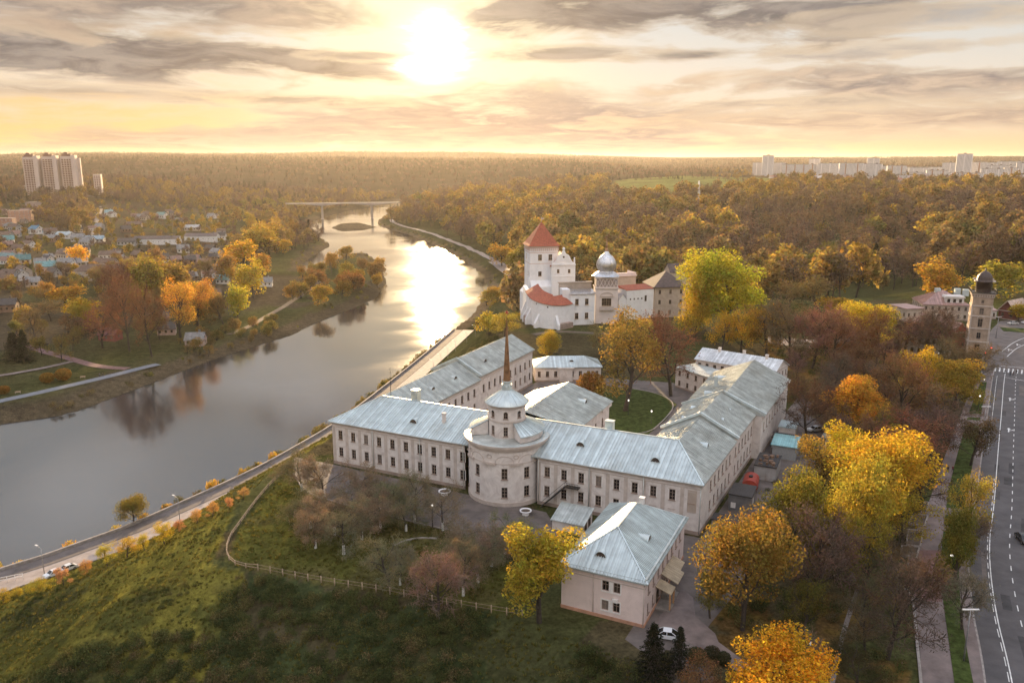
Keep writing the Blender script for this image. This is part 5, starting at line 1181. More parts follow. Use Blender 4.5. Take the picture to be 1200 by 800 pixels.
# ---- tower blocks beyond the village
def tower_block():
    x, y, z = atg(34, 229); dist = math.hypot(x, y); k = math.hypot(dist, HC-z)/F; R = thing('apartment_towers', 'three joined pale high-rise apartment towers with brown balcony columns', 'tower block', (x-8, y+6, z-2), math.radians(18)); wd = 50*k; h = 38*k
    cr = mat('pale_panel', (.58, .47, .42), .9, var=.06, scale=.05); bal = mat('brown_loggia', (.22, .12, .09), .8)
    for i in range(3):
        x0 = i*wd/3; w3 = wd/3; hh = h*(1.0+.01*i); q = MB(); q.box(x0, x0+w3*.62, 0, 22, 0, hh); q.box(x0+w3*.62, x0+w3*.84, -11, 18, 0, hh+2.5); q.box(x0+w3*.84, x0+w3, 10, 20, 0, hh-3); q.build('wall', cr, R)
        q = MB(); q.box(x0+w3*.08, x0+w3*.58, 3, 14, hh, hh+5); q.box(x0+w3*.2, x0+w3*.4, 3, 10, hh+5, hh+8); q.build('roof_house', bal, R)
        for fx in (.06, .20, .34, .48):
            q = MB(); nf = 20
            for f in range(nf): zz = 4+(hh-8)*f/nf; q.box(x0+w3*fx, x0+w3*(fx+.10), -.6, .02, zz, zz+(hh-8)/nf*.6)
            q.build('loggia_column', bal, R)
    tower2 = thing('lower_tower', 'lower pale tower block standing beyond the three joined towers', 'tower block', (x+wd*1.0, y+60, z-2), math.radians(18)); h2 = 21*k; q = MB(); q.box(0, 14, 0, 18, 0, h2); q.build('wall', cr, tower2)
    for fx in (2, 6, 10):
        q = MB()
        for f in range(11): zz = 3+(h2-5)*f/11; q.box(fx, fx+2, -.5, .02, zz, zz+(h2-5)/11*.6)
        q.build('loggia_column', bal, tower2)
tower_block()
# ---- the city on the far plateau: slab blocks
CITY = [(900, 206, 34, 15, 'pale slab block at the near end of the long row'), (899, 206.5, 12, 23, 'tall pale block rising above the near end of the slab row'), (936, 206, 36, 13, 'second long pale slab of the row'), (953, 205, 11, 18, 'tower with dark cap above the second slab'), (972, 206, 26, 14, 'pale slab just past the dark capped tower'), (997, 207, 24, 15, 'pale slab in the middle of the row with brown strips'), (1019, 207, 22, 14, 'pale slab before the small dark capped tower'), (1022, 205, 12, 18, 'small dark capped tower behind the slab row'), (1050, 207, 18, 12, 'short pale slab standing apart past the row'), (1085, 208, 46, 6, 'very long low pale block in front of the city'), (1128, 208, 14, 24, 'tall grey twin tower of the city skyline'), (1135, 212, 26, 9, 'pale low slab in front of the tall grey twin tower'), (1152, 204, 22, 12, 'grey block behind the tall twin tower'), (1172, 205, 24, 10, 'grey block with flat roof near the frame edge of the city'), (1184, 209, 12, 11, 'square pale block among city trees'), (1064, 203, 30, 7, 'far grey block behind the standing apart slab'), (1100, 202, 34, 6, 'far grey block behind the very long low block'), (1196, 213, 16, 8, 'white block at the end of the city row'), (1036, 205, 16, 10, 'pale block squeezed behind the short standing apart slab'), (1076, 206, 18, 9, 'pale block just past the short standing apart slab'), (1098, 209, 20, 9, 'pale slab in front of the far grey block'), (1112, 205, 14, 13, 'pale block left of the tall twin tower'), (1162, 210, 20, 11, 'pale slab among trees right of the twin tower'), (1146, 207, 14, 15, 'stepped pale block beside the twin tower'), (1182, 203, 22, 12, 'long grey slab at the back of the city end'), (1204, 206, 20, 13, 'grey block cut by the frame edge'), (1060, 211, 24, 6, 'low white block in front of the slab row'), (1010, 211, 20, 5, 'low white block below the middle of the slab row')]
def city():
    cr = mat('city_panel', (.70, .66, .64), .9, var=.05, scale=.03); gl = mat('city_windows', (.06, .055, .06), .6, var=.3, scale=.1); rf = mat('city_roof', (.20, .17, .16), .9)
    br = mat('city_brown_strip', (.42, .27, .2), .9)
    for i, (px, py, wp_, hp, lab) in enumerate(CITY):
        x, y, z = atg(px, py); k = math.hypot(math.hypot(x, y), HC-z)/F; w, h = wp_*k, hp*k; a = -math.atan2(x, y)+math.radians((-8, 4, 10)[i % 3]); R = thing('apartment_block', lab+' on the horizon', 'apartment block', (x, y, z-3), a, 'pale apartment blocks of the far city'); D = 14
        q = MB(); q.box(-w/2, w/2, 0, D, 0, h); q.build('wall', cr, R); q = MB(); q.box(-w/2-.2, w/2+.2, -.2, D+.2, h, h+.6); nst = max(1, int(w/22))
        for j in range(nst): c_ = -w/2+w*(j+.5)/nst; q.box(c_-3, c_+3, 4, 10, h+.6, h+3.2)
        q.build('roof', rf, R)
        nf = max(3, int(h/3.0)); g = MB()
        for f in range(nf):
            zz = h*(f+.38)/nf
            for j in range(int(w/3.4)): xx = -w/2+1.0+j*3.4; g.box(xx, xx+1.7, -.08, .01, zz, zz+1.4)
        g.build('window_grid', gl, R)
        for j in range(nst):
            c_ = -w/2+w*(j+.5)/nst; s = MB(); s.box(c_-1.6, c_+1.6, -.9, -.09, 1, h-.5); s.build('stair_strip', br if i % 3 == 2 else cr, R)
city()
# ---- suburb roofs below the city and the village on the far bank
def tiny_house_meshes():
    out = []
    for (w, d, h, r) in ((10, 8, 4, 3.4), (13, 9, 5.5, 3.2), (16, 10, 4, 2.6)):
        a = MB(); a.box(-w/2, w/2, -d/2, d/2, -2, h); a.face([(w/2, -d/2, h), (w/2, d/2, h), (w/2, 0, h+r)]); a.face([(-w/2, d/2, h), (-w/2, -d/2, h), (-w/2, 0, h+r)])
        b = MB(); o = .5; s = r/(d/2); e = h-o*s
        for sg in (1, -1):
            f = [(-w/2-o, -sg*(d/2+o), e), (w/2+o, -sg*(d/2+o), e), (w/2+o, 0, h+r+.05), (-w/2-o, 0, h+r+.05)]; f = f if sg > 0 else f[::-1]; b.face(f); b.face([(p[0], p[1], p[2]-.2) for p in reversed(f)])
        b.box(w*.2-.5, w*.2+.5, d*.12, d*.12+1, h, h+r+1.0)
        g = MB()
        for k in range(int(w/3.2)): x = -w/2+1.6+k*3.2; g.box(x-.6, x+.6, -d/2-.06, -d/2+.01, h*.35, h*.35+1.5)
        g.box(w/2-.01, w/2+.06, -.6, .6, h*.4, h*.4+1.5); g.box(w/2-.01, w/2+.06, -.5, .5, h+.4, h+1.5)
        out.append((a.mesh('wall', wallc), b.mesh('roof', rooft), g.mesh('window_row', glassm)))
    return out
THM = tiny_house_meshes()
def tiny(x, y, z, k, rz, s, wcol, rcol, label, group, name='cottage', glass=True):
    R = thing(name, label, 'house', (x, y, z), rz, group); R.scale = (s, s, s); a = link('wall', THM[k][0], R); b = link('roof', THM[k][1], R); a.color = (*wcol, 1); b.color = (*rcol, 1)
    if glass: link('window_row', THM[k][2], R)
rng = random.Random(8)
n = 0
while n < 62:
    px, py = rng.uniform(885, 1100), rng.uniform(207.5, 226)
    if abs(px-990) > 110*(1-(py-200)/60)+40: continue
    x, y, z = atg(px, py); rc = rng.choice([(.34, .15, .11), (.22, .13, .1), (.36, .33, .33), (.5, .46, .44), (.26, .2, .19)]); tiny(x, y, z, rng.randrange(3), rng.uniform(-.9, .9), rng.uniform(1.0, 1.7), rng.choice([Wh, Bf, Wh]), rc, 'tiny suburban house among trees below the pale apartment blocks', 'suburb houses below the city', glass=False); n += 1
VIL = [(43, 274, 1, -.5, rBl, Wh, 'house with bright blue gable roof and pale wall'), (58, 276, 0, .3, (.3, .42, .5), Wh, 'white cottage with grey blue roof beside the bright blue one'), (77, 279, 2, -.25, (.32, .38, .4), Wh, 'long cottage with pale blue grey roof'), (112, 284, 2, .25, (.22, .30, .36), Gy, 'long barn with slate blue curved roof by the village road'), (10, 285, 0, .5, rTe, Wh, 'white cottage with turquoise roof near a willow'), (10, 306, 2, -.3, (.10, .19, .2), Wh, 'wide house with dull teal roof'), (28, 309, 0, .5, (.07, .16, .16), Bf, 'cottage with dark teal roof'), (55, 320, 1, .4, (.12, .27, .28), Ppk, 'brownish house with turquoise back roof'), (22, 328, 1, -.4, rGy, Wh, 'white gabled house with grey roof'), (40, 335, 0, .2, rGy, Bf, 'grey roofed shed in the gardens'), (96, 300, 1, .35, rDk, Br, 'black roofed brown house'), (78, 304, 1, -.5, rBr, Bf, 'brown roofed house with a white gable'), (130, 303, 2, .2, rBr, Wh, 'long brown roofed house with white end wall'), (150, 287, 2, .1, rDk, Gy, 'dark roofed hall beside the white factory'), (128, 252, 0, .3, (.2, .32, .35), Wh, 'small pale blue roofed house by the road'), (190, 256, 1, -.3, rTe, Wh, 'white house with light teal roof in the upper village'), (210, 262, 0, .5, rGy, Bf, 'grey roofed cottage right of the teal roof'), (170, 258, 0, -.4, rBr, Bf, 'brown roofed cottage left of the teal roof'), (158, 266, 2, .2, rBr, Br, 'long brown shed in the upper village'), (226, 270, 2, .1, rWt, Bf, 'long house with whitish roof above the factory'), (148, 272, 0, .6, rDk, Br, 'small black roofed cottage above the factory'), (248, 256, 0, -.2, rGy, Wh, 'white cottage at the top of the village'), (238, 340, 0, -.2, rDk, Wh, 'white cottage with dark roof under gold trees'), (248, 352, 1, .55, rBr, Ppk, 'brown brick house with dark roof near the river trees'), (262, 332, 0, .1, (.17, .32, .32), Wh, 'white and turquoise cottage near the river trees'), (186, 382, 1, .35, rBr, Br, 'dark brown house behind tall riverside trees'), (196, 391, 0, .3, rDk, Ppk, 'low pale pink shed by the riverside trees'), (8, 365, 1, .3, rDk, Br, 'black roofed house at the edge of the park'), (130, 398, 0, -.1, (.16, .05, .05), (.3, .1, .09), 'small dark red shed by the red lane'), (230, 404, 0, .1, rGy, Ppk, 'pale hut near the sandy track'), (215, 296, 0, .4, rGy, Wh, 'white cottage below the factory'), (300, 280, 0, -.3, rBr, Wh, 'cottage at the edge of the river meadow'), (312, 335, 0, .2, rGy, Wh, 'white hut in the meadow by the wooded point')]
for px, py, k, rz, rc, wc, lab in VIL:
    x, y, z = atg(px, py); s = .95 if py > 320 else 1.15
    tiny(x, y, z, k, rz, s, wc, rc, lab+' across the river', 'village houses on the far bank')
for i in range(112):
    px, py = rng.uniform(0, 262), rng.uniform(250, 335); rc = rng.choice([rBr, rDk, rGy, rBr, (.2, .12, .1)])
    if 120 < px < 240 and 268 < py < 300: continue
    x, y, z = atg(px, py); tiny(x, y, z, rng.randrange(2), rng.uniform(-.9, .9), rng.uniform(.75, 1.1), rng.choice([Bf, Br, Wh, Gy]), rc, 'dull roofed village house partly hidden by gardens across the river', 'plain village houses across the river')
far_house(120, 336, 1, 1, 1, '', Bf, rDk) if False else None
far_house(106, 330, 38, 11, 13, 'two storey buff house with dark hipped roof in the middle of the village', Bf, rBr, roof='hip', rh=5, cols=6, rows=2, ang=-.15)
far_house(183, 287, 46, 6.5, 14, 'long white factory hall with square windows, nearer half', (.7, .69, .68), (.10, .075, .07), cols=8, chim=False, ang=.12, rh=3)
far_house(235, 283, 34, 6, 14, 'long white factory hall with square windows, end with grey wall', (.7, .69, .68), (.12, .09, .085), cols=6, chim=False, ang=.06, rh=3)
far_house(24, 260, 20, 11, 14, 'orange brick apartment house of four floors behind the willow', (.5, .28, .2), (.3, .2, .17), roof='flat', rh=.5, cols=5, rows=4, ang=.3, chim=False)
far_house(6, 268, 14, 10, 14, 'brown brick apartment house of three floors at the edge of the view', (.36, .2, .15), (.25, .17, .15), roof='flat', rh=.5, cols=4, rows=3, ang=.2, chim=False)
far_house(42, 244, 20, 6, 16, 'dark flat roofed hall below the tower blocks', (.4, .3, .27), (.1, .07, .06), roof='flat', rh=.5, cols=5, chim=False)
far_house(20, 222, 40, 3.5, 20, 'long low white shed beyond the tower blocks', (.5, .45, .42), (.4, .34, .32), roof='flat', rh=.5, cols=8, chim=False)
# ------------------------------------------------------------------ trees
bark = mat('bark', (.055, .042, .034), .95, var=.3, scale=2.5, bump=.4, bscale=8)
whitew = mat('whitewash', (.70, .69, .66), .9, var=.1)
leafm = leaf_mat('leaves'); twigm = leaf_mat('twigs', trans=.22, var=.3)
def tubes(A, B, ra, rb, n):
    """many tapered tubes at once -> V, Q"""
    A, B = np.asarray(A, float), np.asarray(B, float); d = B-A; L = np.linalg.norm(d, axis=1, keepdims=True)+1e-9; d = d/L
    up = np.where(np.abs(d[:, 2:3]) < .9, np.array([[0, 0, 1.]]), np.array([[1., 0, 0]])); s = np.cross(d, up); s /= np.linalg.norm(s, axis=1, keepdims=True)+1e-9; t = np.cross(d, s)
    V = []
    for P, r in ((A, ra), (B, rb)):
        r = np.asarray(r)[:, None]
        for k in range(n): a = 2*PI*k/n; V.append(P+(s*math.cos(a)+t*math.sin(a))*r)
    V = np.stack(V, 1); m = len(A); base = (np.arange(m)*2*n)[:, None]
    Q = np.stack([np.concatenate([base+k, base+(k+1) % n, base+n+(k+1) % n, base+n+k], 1) for k in range(n)], 1).reshape(-1, 4)
    return V.reshape(-1, 3), Q
def skeleton(rng, H, R, base, levels, kids, spread, droop=0.0, lean=.04, trunks=1):
    """branching growth; returns per level lists of (a, b, ra, rb) and tip points"""
    segs = [[] for _ in range(levels+1)]; tips = []
    def grow(p, d, L, r, lev):
        nseg = 4 if lev == 0 else 3; pts = [p]; dd = d.copy()
        for i in range(nseg):
            dd = dd + rng.normal(0, .10+.05*lev, 3); dd[2] += (.06 if lev else 0)-droop*lev*.25; dd /= np.linalg.norm(dd)
            q = pts[-1]+dd*L/nseg; r1 = r*(1-.55*(i+1)/nseg) if lev else r*(1-.5*(i+1)/nseg)
            segs[lev].append((pts[-1], q, r*(1-(.55 if lev else .5)*i/nseg), r1)); pts.append(q)
        if lev == levels: tips.append(pts[-1]); return
        k = kids[lev]
        for j in range(k):
            f = (base if lev == 0 else .25)+(1-(base if lev == 0 else .25))*(j+.5*rng.random())/k; idx = min(nseg-1, int(f*nseg)); o = pts[idx]+(pts[idx+1]-pts[idx])*(f*nseg-idx)
            az = j*2.4+rng.random()*1.2; t0 = pts[idx+1]-pts[idx]; t0 /= np.linalg.norm(t0); u = np.cross(t0, [0, 0, 1.]) if abs(t0[2]) < .95 else np.array([1., 0, 0]); u /= np.linalg.norm(u); v = np.cross(t0, u)
            a = spread[lev]*(1.15-.45*f)+rng.normal(0, .1); nd = t0*math.cos(a)+(u*math.cos(az)+v*math.sin(az))*math.sin(a); nd[2] += .15*(lev == 0)
            grow(o, nd/np.linalg.norm(nd), L*(.62-.22*f if lev == 0 else .58)*rng.uniform(.75, 1.15), r*(.45-.1*f)*(1 if lev else .9), lev+1)
        if lev: tips.append(pts[-1])
    for k in range(trunks):
        d = np.array([rng.normal(0, lean), rng.normal(0, lean), 1.]) if trunks == 1 else np.array([.35*math.cos(k*2.2), .35*math.sin(k*2.2), 1.]); grow(np.array([0, 0, -.15]), d/np.linalg.norm(d), H*(.86 if trunks == 1 else .7), H*.021, 0)
    return segs, np.array(tips)
def fit(segs, tips, H, R):
    """scale the growth to the wanted height and crown radius"""
    r = np.percentile(np.hypot(tips[:, 0], tips[:, 1]), 93); h = tips[:, 2].max(); s = np.array([R/r, R/r, H/h]); f = lambda p: p*s
    return [[(f(a), f(b), ra, rb) for a, b, ra, rb in l] for l in segs], tips*s
def leaves(C, N, rng, size, flat=.6):
    """rhombic leaf sprays at points C with outward direction N"""
    n = len(C); q = rng.normal(0, 1, (n, 3)); nn = N*.8+q; nn /= np.linalg.norm(nn, axis=1, keepdims=True)
    a = np.cross(nn, rng.normal(0, 1, (n, 3))); a /= np.linalg.norm(a, axis=1, keepdims=True); b = np.cross(nn, a); s = (size*rng.uniform(.6, 1.35, n))[:, None]
    V = np.stack([C+a*s, C+b*s*flat, C-a*s, C-b*s*flat], 1).reshape(-1, 3); return V, np.arange(4*n).reshape(n, 4)
def lev_tubes(lists, n): 
    return tubes([s[0] for s in lists], [s[1] for s in lists], [s[2] for s in lists], [s[3] for s in lists], n)
def join(parts):
    V, Q, o = [], [], 0
    for v, q in parts: V.append(v); Q.append(q+o); o += len(v)
    return np.concatenate(V), np.concatenate(Q)
PROTO = {}
def leafy(name, seed, H=10, R=3.6, n=7000, size=.17, base=.28, lobe=(.95, 1.75), kids=(9, 5), levels=2, egg=0.0, fill=.35, skirt=0):
    rng = np.random.default_rng(seed); segs, tips = skeleton(rng, H, R, base, levels, kids, (1.0, .75, .6)); segs, tips = fit(segs, tips, H*.93, R*.86)
    tr = lev_tubes(segs[0], 7); br = [lev_tubes(segs[1], 5)]+[lev_tubes(s, 3) for s in segs[2:]]; trunk = join([tr]+br)
    T = tips[tips[:, 2] > H*.2]; k = rng.choice(len(T), min(len(T), 46), replace=False); T = T[k]; rad = rng.uniform(*lobe, len(T))*(H/10); w = rad**2; w /= w.sum()
    cnt = rng.multinomial(n, w); C, N = [], []
    for c, r, m in zip(T, rad, cnt):
        d = rng.normal(0, 1, (m, 3)); d /= np.linalg.norm(d, axis=1, keepdims=True); rr = r*np.where(rng.random(m) < fill, rng.random(m)**.6, .78+.3*rng.random(m)); p = c+d*rr[:, None]*np.array([1, 1, .82]); C.append(p); N.append(d+np.array([0, 0, .5]))
    C, N = np.concatenate(C), np.concatenate(N); keep = C[:, 2] > H*.1; V, Q = leaves(C[keep], N[keep], rng, size)
    PROTO[name] = (np_mesh('trunk', *trunk, [bark], smooth=True), np_mesh('crown', V, Q, [leafm]), H, R); PROTO[name+'_raw'] = (trunk, (V, Q))
def bare(name, seed, H=10, R=4.0, levels=4, kids=(9, 5, 5, 4), base=.25, spread=(.85, .75, .7, .7), buds=5200, bsize=.10, droop=.05, trunks=1, sides=3, thick=1.7):
    rng = np.random.default_rng(seed); segs, tips = skeleton(rng, H, R, base, levels, kids, spread, droop, trunks=trunks); segs, tips = fit(segs, tips, H, R)
    trunk = join([lev_tubes(segs[0], 7), lev_tubes(segs[1], 5)]+([lev_tubes(segs[2], 4)] if levels > 3 else []))
    fine = []
    for s in segs[(3 if levels > 3 else 2):]:
        s = [(a, b, max(ra, .016*thick), max(rb, .012*thick)) for a, b, ra, rb in s]; fine.append(lev_tubes(s, sides))
    k = rng.integers(0, len(tips), buds); C = tips[k]+rng.normal(0, .30, (len(k), 3)); V, Q = leaves(C, rng.normal(0, 1, C.shape), rng, bsize, .32)
    crown = join(fine+[(V, Q)]); PROTO[name] = (np_mesh('trunk', *trunk, [bark], smooth=True), np_mesh('crown', *crown, [twigm]), H, R); PROTO[name+'_raw'] = (trunk, crown)
def conifer(name, seed, H=10, R=2.6, whorls=22, leaves_n=4200, size=.16):
    rng = np.random.default_rng(seed); A, B, ra, rb, C = [], [], [], [], []
    for i in range(whorls):
        z = H*(.08+.9*i/whorls); L = R*(1-i/whorls)**.85*rng.uniform(.85, 1.1)+.15
        for j in range(8): a = j*PI/4+i*.4+rng.normal(0, .1); l = L*rng.uniform(.8, 1.1); e = np.array([math.cos(a)*l, math.sin(a)*l, z-.28*l]); A.append((0, 0, z)); B.append(e); ra.append(.05); rb.append(.015); C.append((np.array([0, 0, z]), e))
    tr = tubes([(0, 0, -.2)], [(0, 0, H)], [.19], [.02], 7); br = tubes(A, B, ra, rb, 3); m = rng.integers(0, len(C), leaves_n); f = rng.random(leaves_n)**.6; c0 = np.array([C[i][0] for i in m]); c1 = np.array([C[i][1] for i in m]); P = c0+(c1-c0)*f[:, None]+rng.normal(0, .09, (leaves_n, 3)); P[:, 2] -= .1*rng.random(leaves_n); V, Q = leaves(P, np.tile([0, 0, 1.], (leaves_n, 1)), rng, size, .4)
    trunk = join([tr, br]); PROTO[name] = (np_mesh('trunk', *trunk, [bark], smooth=True), np_mesh('crown', V, Q, [leafm]), H, R); PROTO[name+'_raw'] = (trunk, (V, Q))
def shrub(name, seed, H=3, R=2, n=1500, size=.14, ball=False):
    rng = np.random.default_rng(seed); A, B = [], []; C, N = [], []
    for k in range(9):
        a, r = rng.random()*2*PI, R*.75*math.sqrt(rng.random()); A.append((0, 0, -.1)); e = np.array([math.cos(a)*r, math.sin(a)*r, H*rng.uniform(.45, .85)]) if not ball else np.array([0, 0, H*.55]); B.append(e)
        lr = (R*.55 if not ball else min(R, H*.5)); m = n//9; d = rng.normal(0, 1, (m, 3)); d /= np.linalg.norm(d, axis=1, keepdims=True); p = e+d*(lr*(rng.random(m)**.3))[:, None]; C.append(p); N.append(d)
    C, N = np.concatenate(C), np.concatenate(N); C[:, 2] = np.abs(C[:, 2]); V, Q = leaves(C, N, rng, size); tr = tubes(A, B, [.07]*9, [.02]*9, 4)
    PROTO[name] = (np_mesh('stem', *tr, [bark]), np_mesh('foliage', V, Q, [leafm]), H, R); PROTO[name+'_raw'] = (tr, (V, Q))
for i in range(3): leafy(f'leafy{i}', 20+i, 10, 3.7+.3*i, 15000, .115, base=.22, kids=(10, 6))
for i in range(2): leafy(f'tall{i}', 40+i, 10, 2.7, 12000, .11, base=.16, lobe=(.7, 1.2), kids=(13, 5))
for i in range(2): leafy(f'thin{i}', 60+i, 10, 3.4, 6200, .105, base=.22, lobe=(.7, 1.3), kids=(10, 6), fill=.6)
for i in range(3): leafy(f'mid{i}', 80+i, 10, 3.8, 2600, .27, base=.2, kids=(9, 5))
for i in range(3): bare(f'bare{i}', 100+i, 10, 4.0)
for i in range(2): bare(f'orchard{i}', 120+i, 10, 5.6, base=.22, kids=(7, 5, 5, 4), spread=(1.05, .8, .75, .7), droop=.1, buds=8000, bsize=.13)
for i in range(2): bare(f'barem{i}', 140+i, 10, 4.2, levels=3, kids=(11, 6, 6), spread=(.8, .75, .7), buds=1500, bsize=.2, thick=2.6)
conifer('spruce0', 160); shrub('shrub0', 170); shrub('shrub1', 171, 2.2, 2.2, 1300, .15); shrub('ball0', 172, 4, 2.3, 3600, .13, True); shrub('lowshrub0', 173, 1.4, 1.9, 700, .13)
YEL, GOLD, AMB, OLI, GRN, LIME, RUST, BRN, PNK, PUR, GRY, DRK, CON = (.44, .32, .04), (.42, .28, .04), (.30, .19, .05), (.20, .17, .045), (.14, .17, .03), (.30, .31, .04), (.20, .11, .05), (.17, .115, .075), (.27, .17, .13), (.17, .105, .095), (.20, .165, .13), (.065, .06, .03), (.025, .032, .018)
def tree(px, bpy_, top, wpx, proto, col, label, group=None, name='tree', cat='tree', pos=None, white=False, rz=None):
    """a tree whose foot is at photo point (px, bpy_), as high and wide as it shows there"""
    x, y, z = pos or atg(px, bpy_); h = height_for(x, y, z, top); k = math.hypot(math.hypot(x, y), HC-z-h/2)/F; w = wpx*k
    return plant(x, y, z, h, w, proto, col, label, group, name, cat, white, rz)
_tr = random.Random(3)
def plant(x, y, z, h, w, proto, col, label, group=None, name='tree', cat='tree', white=False, rz=None):
    tm, cm, H, R_ = PROTO[proto]; R = thing(name, label, cat, (x, y, z), _tr.uniform(0, 6.28) if rz is None else rz, group); sx = w/2/R_/1.02; R.scale = (sx, sx, h/H)
    a = link(tm.name.split('.')[0], tm, R); b = link(cm.name.split('.')[0], cm, R); lum = .3*col[0]+.6*col[1]+.1*col[2]; b.color = (*[(c*.96+lum*.04)*_tr.uniform(.9, 1.1) for c in col], 1)
    if white:
        V, Q = tubes([(0, 0, -.1)], [(0, 0, 1.25)], [.34], [.30], 8); link('whitewashed_trunk', WHITE_ME, a)
    return R
V, Q = tubes([(0, 0, -.1)], [(0, 0, 1.9)], [.30], [.25], 8); WHITE_ME = np_mesh('whitewashed_trunk', V, Q, [whitew], smooth=True)
T = tree
# --- trees by the palace, annex and garden
T(632, 729, 606, 88, 'tall0', (.40, .31, .035), 'bright yellow green tree before the pink annex house corner')
T(514, 722, 636, 74, 'bare0', PNK, 'pinkish brown bare tree by the garden fence')
T(456, 690, 632, 70, 'bare1', (.22, .17, .11), 'olive grey bare tree beside the pinkish one in the garden')
ORCH = [(354, 575, 528, 62), (380, 582, 532, 60), (461, 606, 560, 66), (486, 612, 558, 64), (519, 621, 572, 60), (446, 618, 575, 60), (476, 622, 580, 56), (424, 632, 578, 70), (415, 610, 568, 66), (392, 626, 575, 74), (364, 618, 575, 66), (370, 642, 588, 62), (403, 649, 592, 72), (469, 685, 640, 50), (501, 692, 648, 46), (543, 698, 640, 64), (560, 682, 630, 70), (576, 663, 612, 72), (592, 648, 600, 66), (420, 592, 548, 60), (445, 596, 556, 58), (540, 650, 606, 64), (533, 668, 628, 50)]
OL = {0: 'bare orchard tree with whitewashed trunk nearest the palace corner over the river', 1: 'second bare whitewashed orchard tree from the palace corner over the river', 4: 'bare whitewashed tree beside the white round planter', 3: 'leaning whitewashed tree left of the black globe lamp', 15: 'brown whitewashed tree at the fence line left of the yellow tree', 18: 'brown bush-like whitewashed tree against the yellow tree'}
for i, (px, by, tp, w) in enumerate(ORCH):
    T(px, by, tp, w, f'orchard{i % 2}', [(.21, .165, .11), (.23, .17, .12), (.19, .17, .09), (.25, .17, .125)][i % 4], OL.get(i, 'spreading bare orchard tree with white painted trunk on the garden lawn'), None if i in OL else 'orchard trees on the garden lawn', white=True)
T(870, 738, 604, 104, 'leafy0', (.225, .15, .038), 'tall orange brown tree beside the annex yard', rz=.6)
T(832, 724, 655, 44, 'thin0', OLI, 'olive green low tree leaning out at the side of the tall orange tree')
T(918, 662, 546, 84, 'leafy1', (.20, .19, .03), 'rounded olive green tree next to the service yard')
T(985, 668, 540, 92, 'leafy2', GOLD, 'big golden tree with ragged crown in the park strip')
T(1030, 620, 508, 100, 'leafy0', (.48, .31, .03), 'widest bright yellow tree of the park strip beside the promenade')
T(965, 590, 512, 70, 'thin1', AMB, 'amber thin leaved tree behind the rounded olive tree')
T(1000, 575, 500, 66, 'leafy1', (.46, .32, .03), 'yellow tree top behind the big golden tree')
T(1058, 640, 565, 62, 'thin0', (.36, .28, .04), 'yellow olive tree hanging over the framed flower beds')
T(962, 716, 590, 92, 'bare2', PUR, 'dark purple brown bare tree in front of the golden tree')
T(1012, 700, 600, 60, 'thin1', (.22, .20, .03), 'green olive tree at the head of the narrow park path')
T(1040, 772, 640, 100, 'bare0', (.13, .09, .065), 'large dark bare tree right of the narrow park path')
T(1050, 690, 618, 70, 'bare1', BRN, 'brown bare tree against the promenade kerb')
T(940, 745, 672, 48, 'thin0', (.14, .12, .03), 'small dark green tree under the purple brown one')
T(945, 812, 732, 40, 'bare2', GRY, 'small grey bare sapling right of the golden tree at the lower edge')
T(896, 866, 757, 122, 'leafy2', (.60, .32, .02), 'vivid golden tree cut by the lower edge of the view')
T(815, 840, 775, 64, 'thin1', RUST, 'rusty bush-like tree at the lower edge beside the spruce')
T(795, 792, 731, 34, 'spruce0', CON, 'grey green spruce by the annex drive', name='spruce_tree', cat='spruce')
T(764, 800, 727, 52, 'spruce0', (.018, .024, .014), 'dark spruce at the lower edge below the annex', name='spruce_tree', cat='spruce')
T(1005, 812, 748, 60, 'bare1', DRK, 'dark bare tree at the lower edge between path and golden tree')
for i, (px, by, tp, w, c, lab) in enumerate([(834, 774, 758, 22, DRK, 'round dark clipped bush nearest the annex drive'), (848, 779, 764, 18, DRK, 'small round clipped bush at the end of the annex drive'), (815, 776, 760, 26, DRK, 'dark bush right of the spruce'), (775, 782, 765, 30, DRK, 'low dark bush left of the spruce'), (700, 790, 774, 30, (.06, .06, .02), 'low dark bush on the slope below the annex')]): T(px, by, tp, w, 'ball0' if i < 3 else 'shrub0', c, lab, name='bush', cat='bush')
# --- boulevard verge
T(1126, 655, 540, 46, 'thin0', (.30, .24, .04), 'slender yellow green tree on the boulevard verge')
T(1119, 690, 585, 40, 'tall1', (.16, .15, .03), 'dark olive tree below the slender yellow green one on the verge')
T(1137, 546, 488, 42, 'thin1', (.10, .07, .04), 'small dark brown tree on the upper verge')
T(1125, 662, 600, 50, 'bare0', (.20, .15, .12), 'bare tree forked beside the olive verge tree')
T(1127, 738, 662, 56, 'bare2', (.19, .15, .12), 'bare grey brown tree lowest on the verge')
T(1112, 520, 452, 66, 'bare1', PUR, 'dark plum bare tree overhanging the promenade')
T(1118, 478, 424, 62, 'leafy1', (.32, .22, .035), 'yellow green round tree where promenade meets the square')
T(1140, 452, 400, 46, 'bare2', (.24, .14, .08), 'tan bare tree beside the fire tower foot')
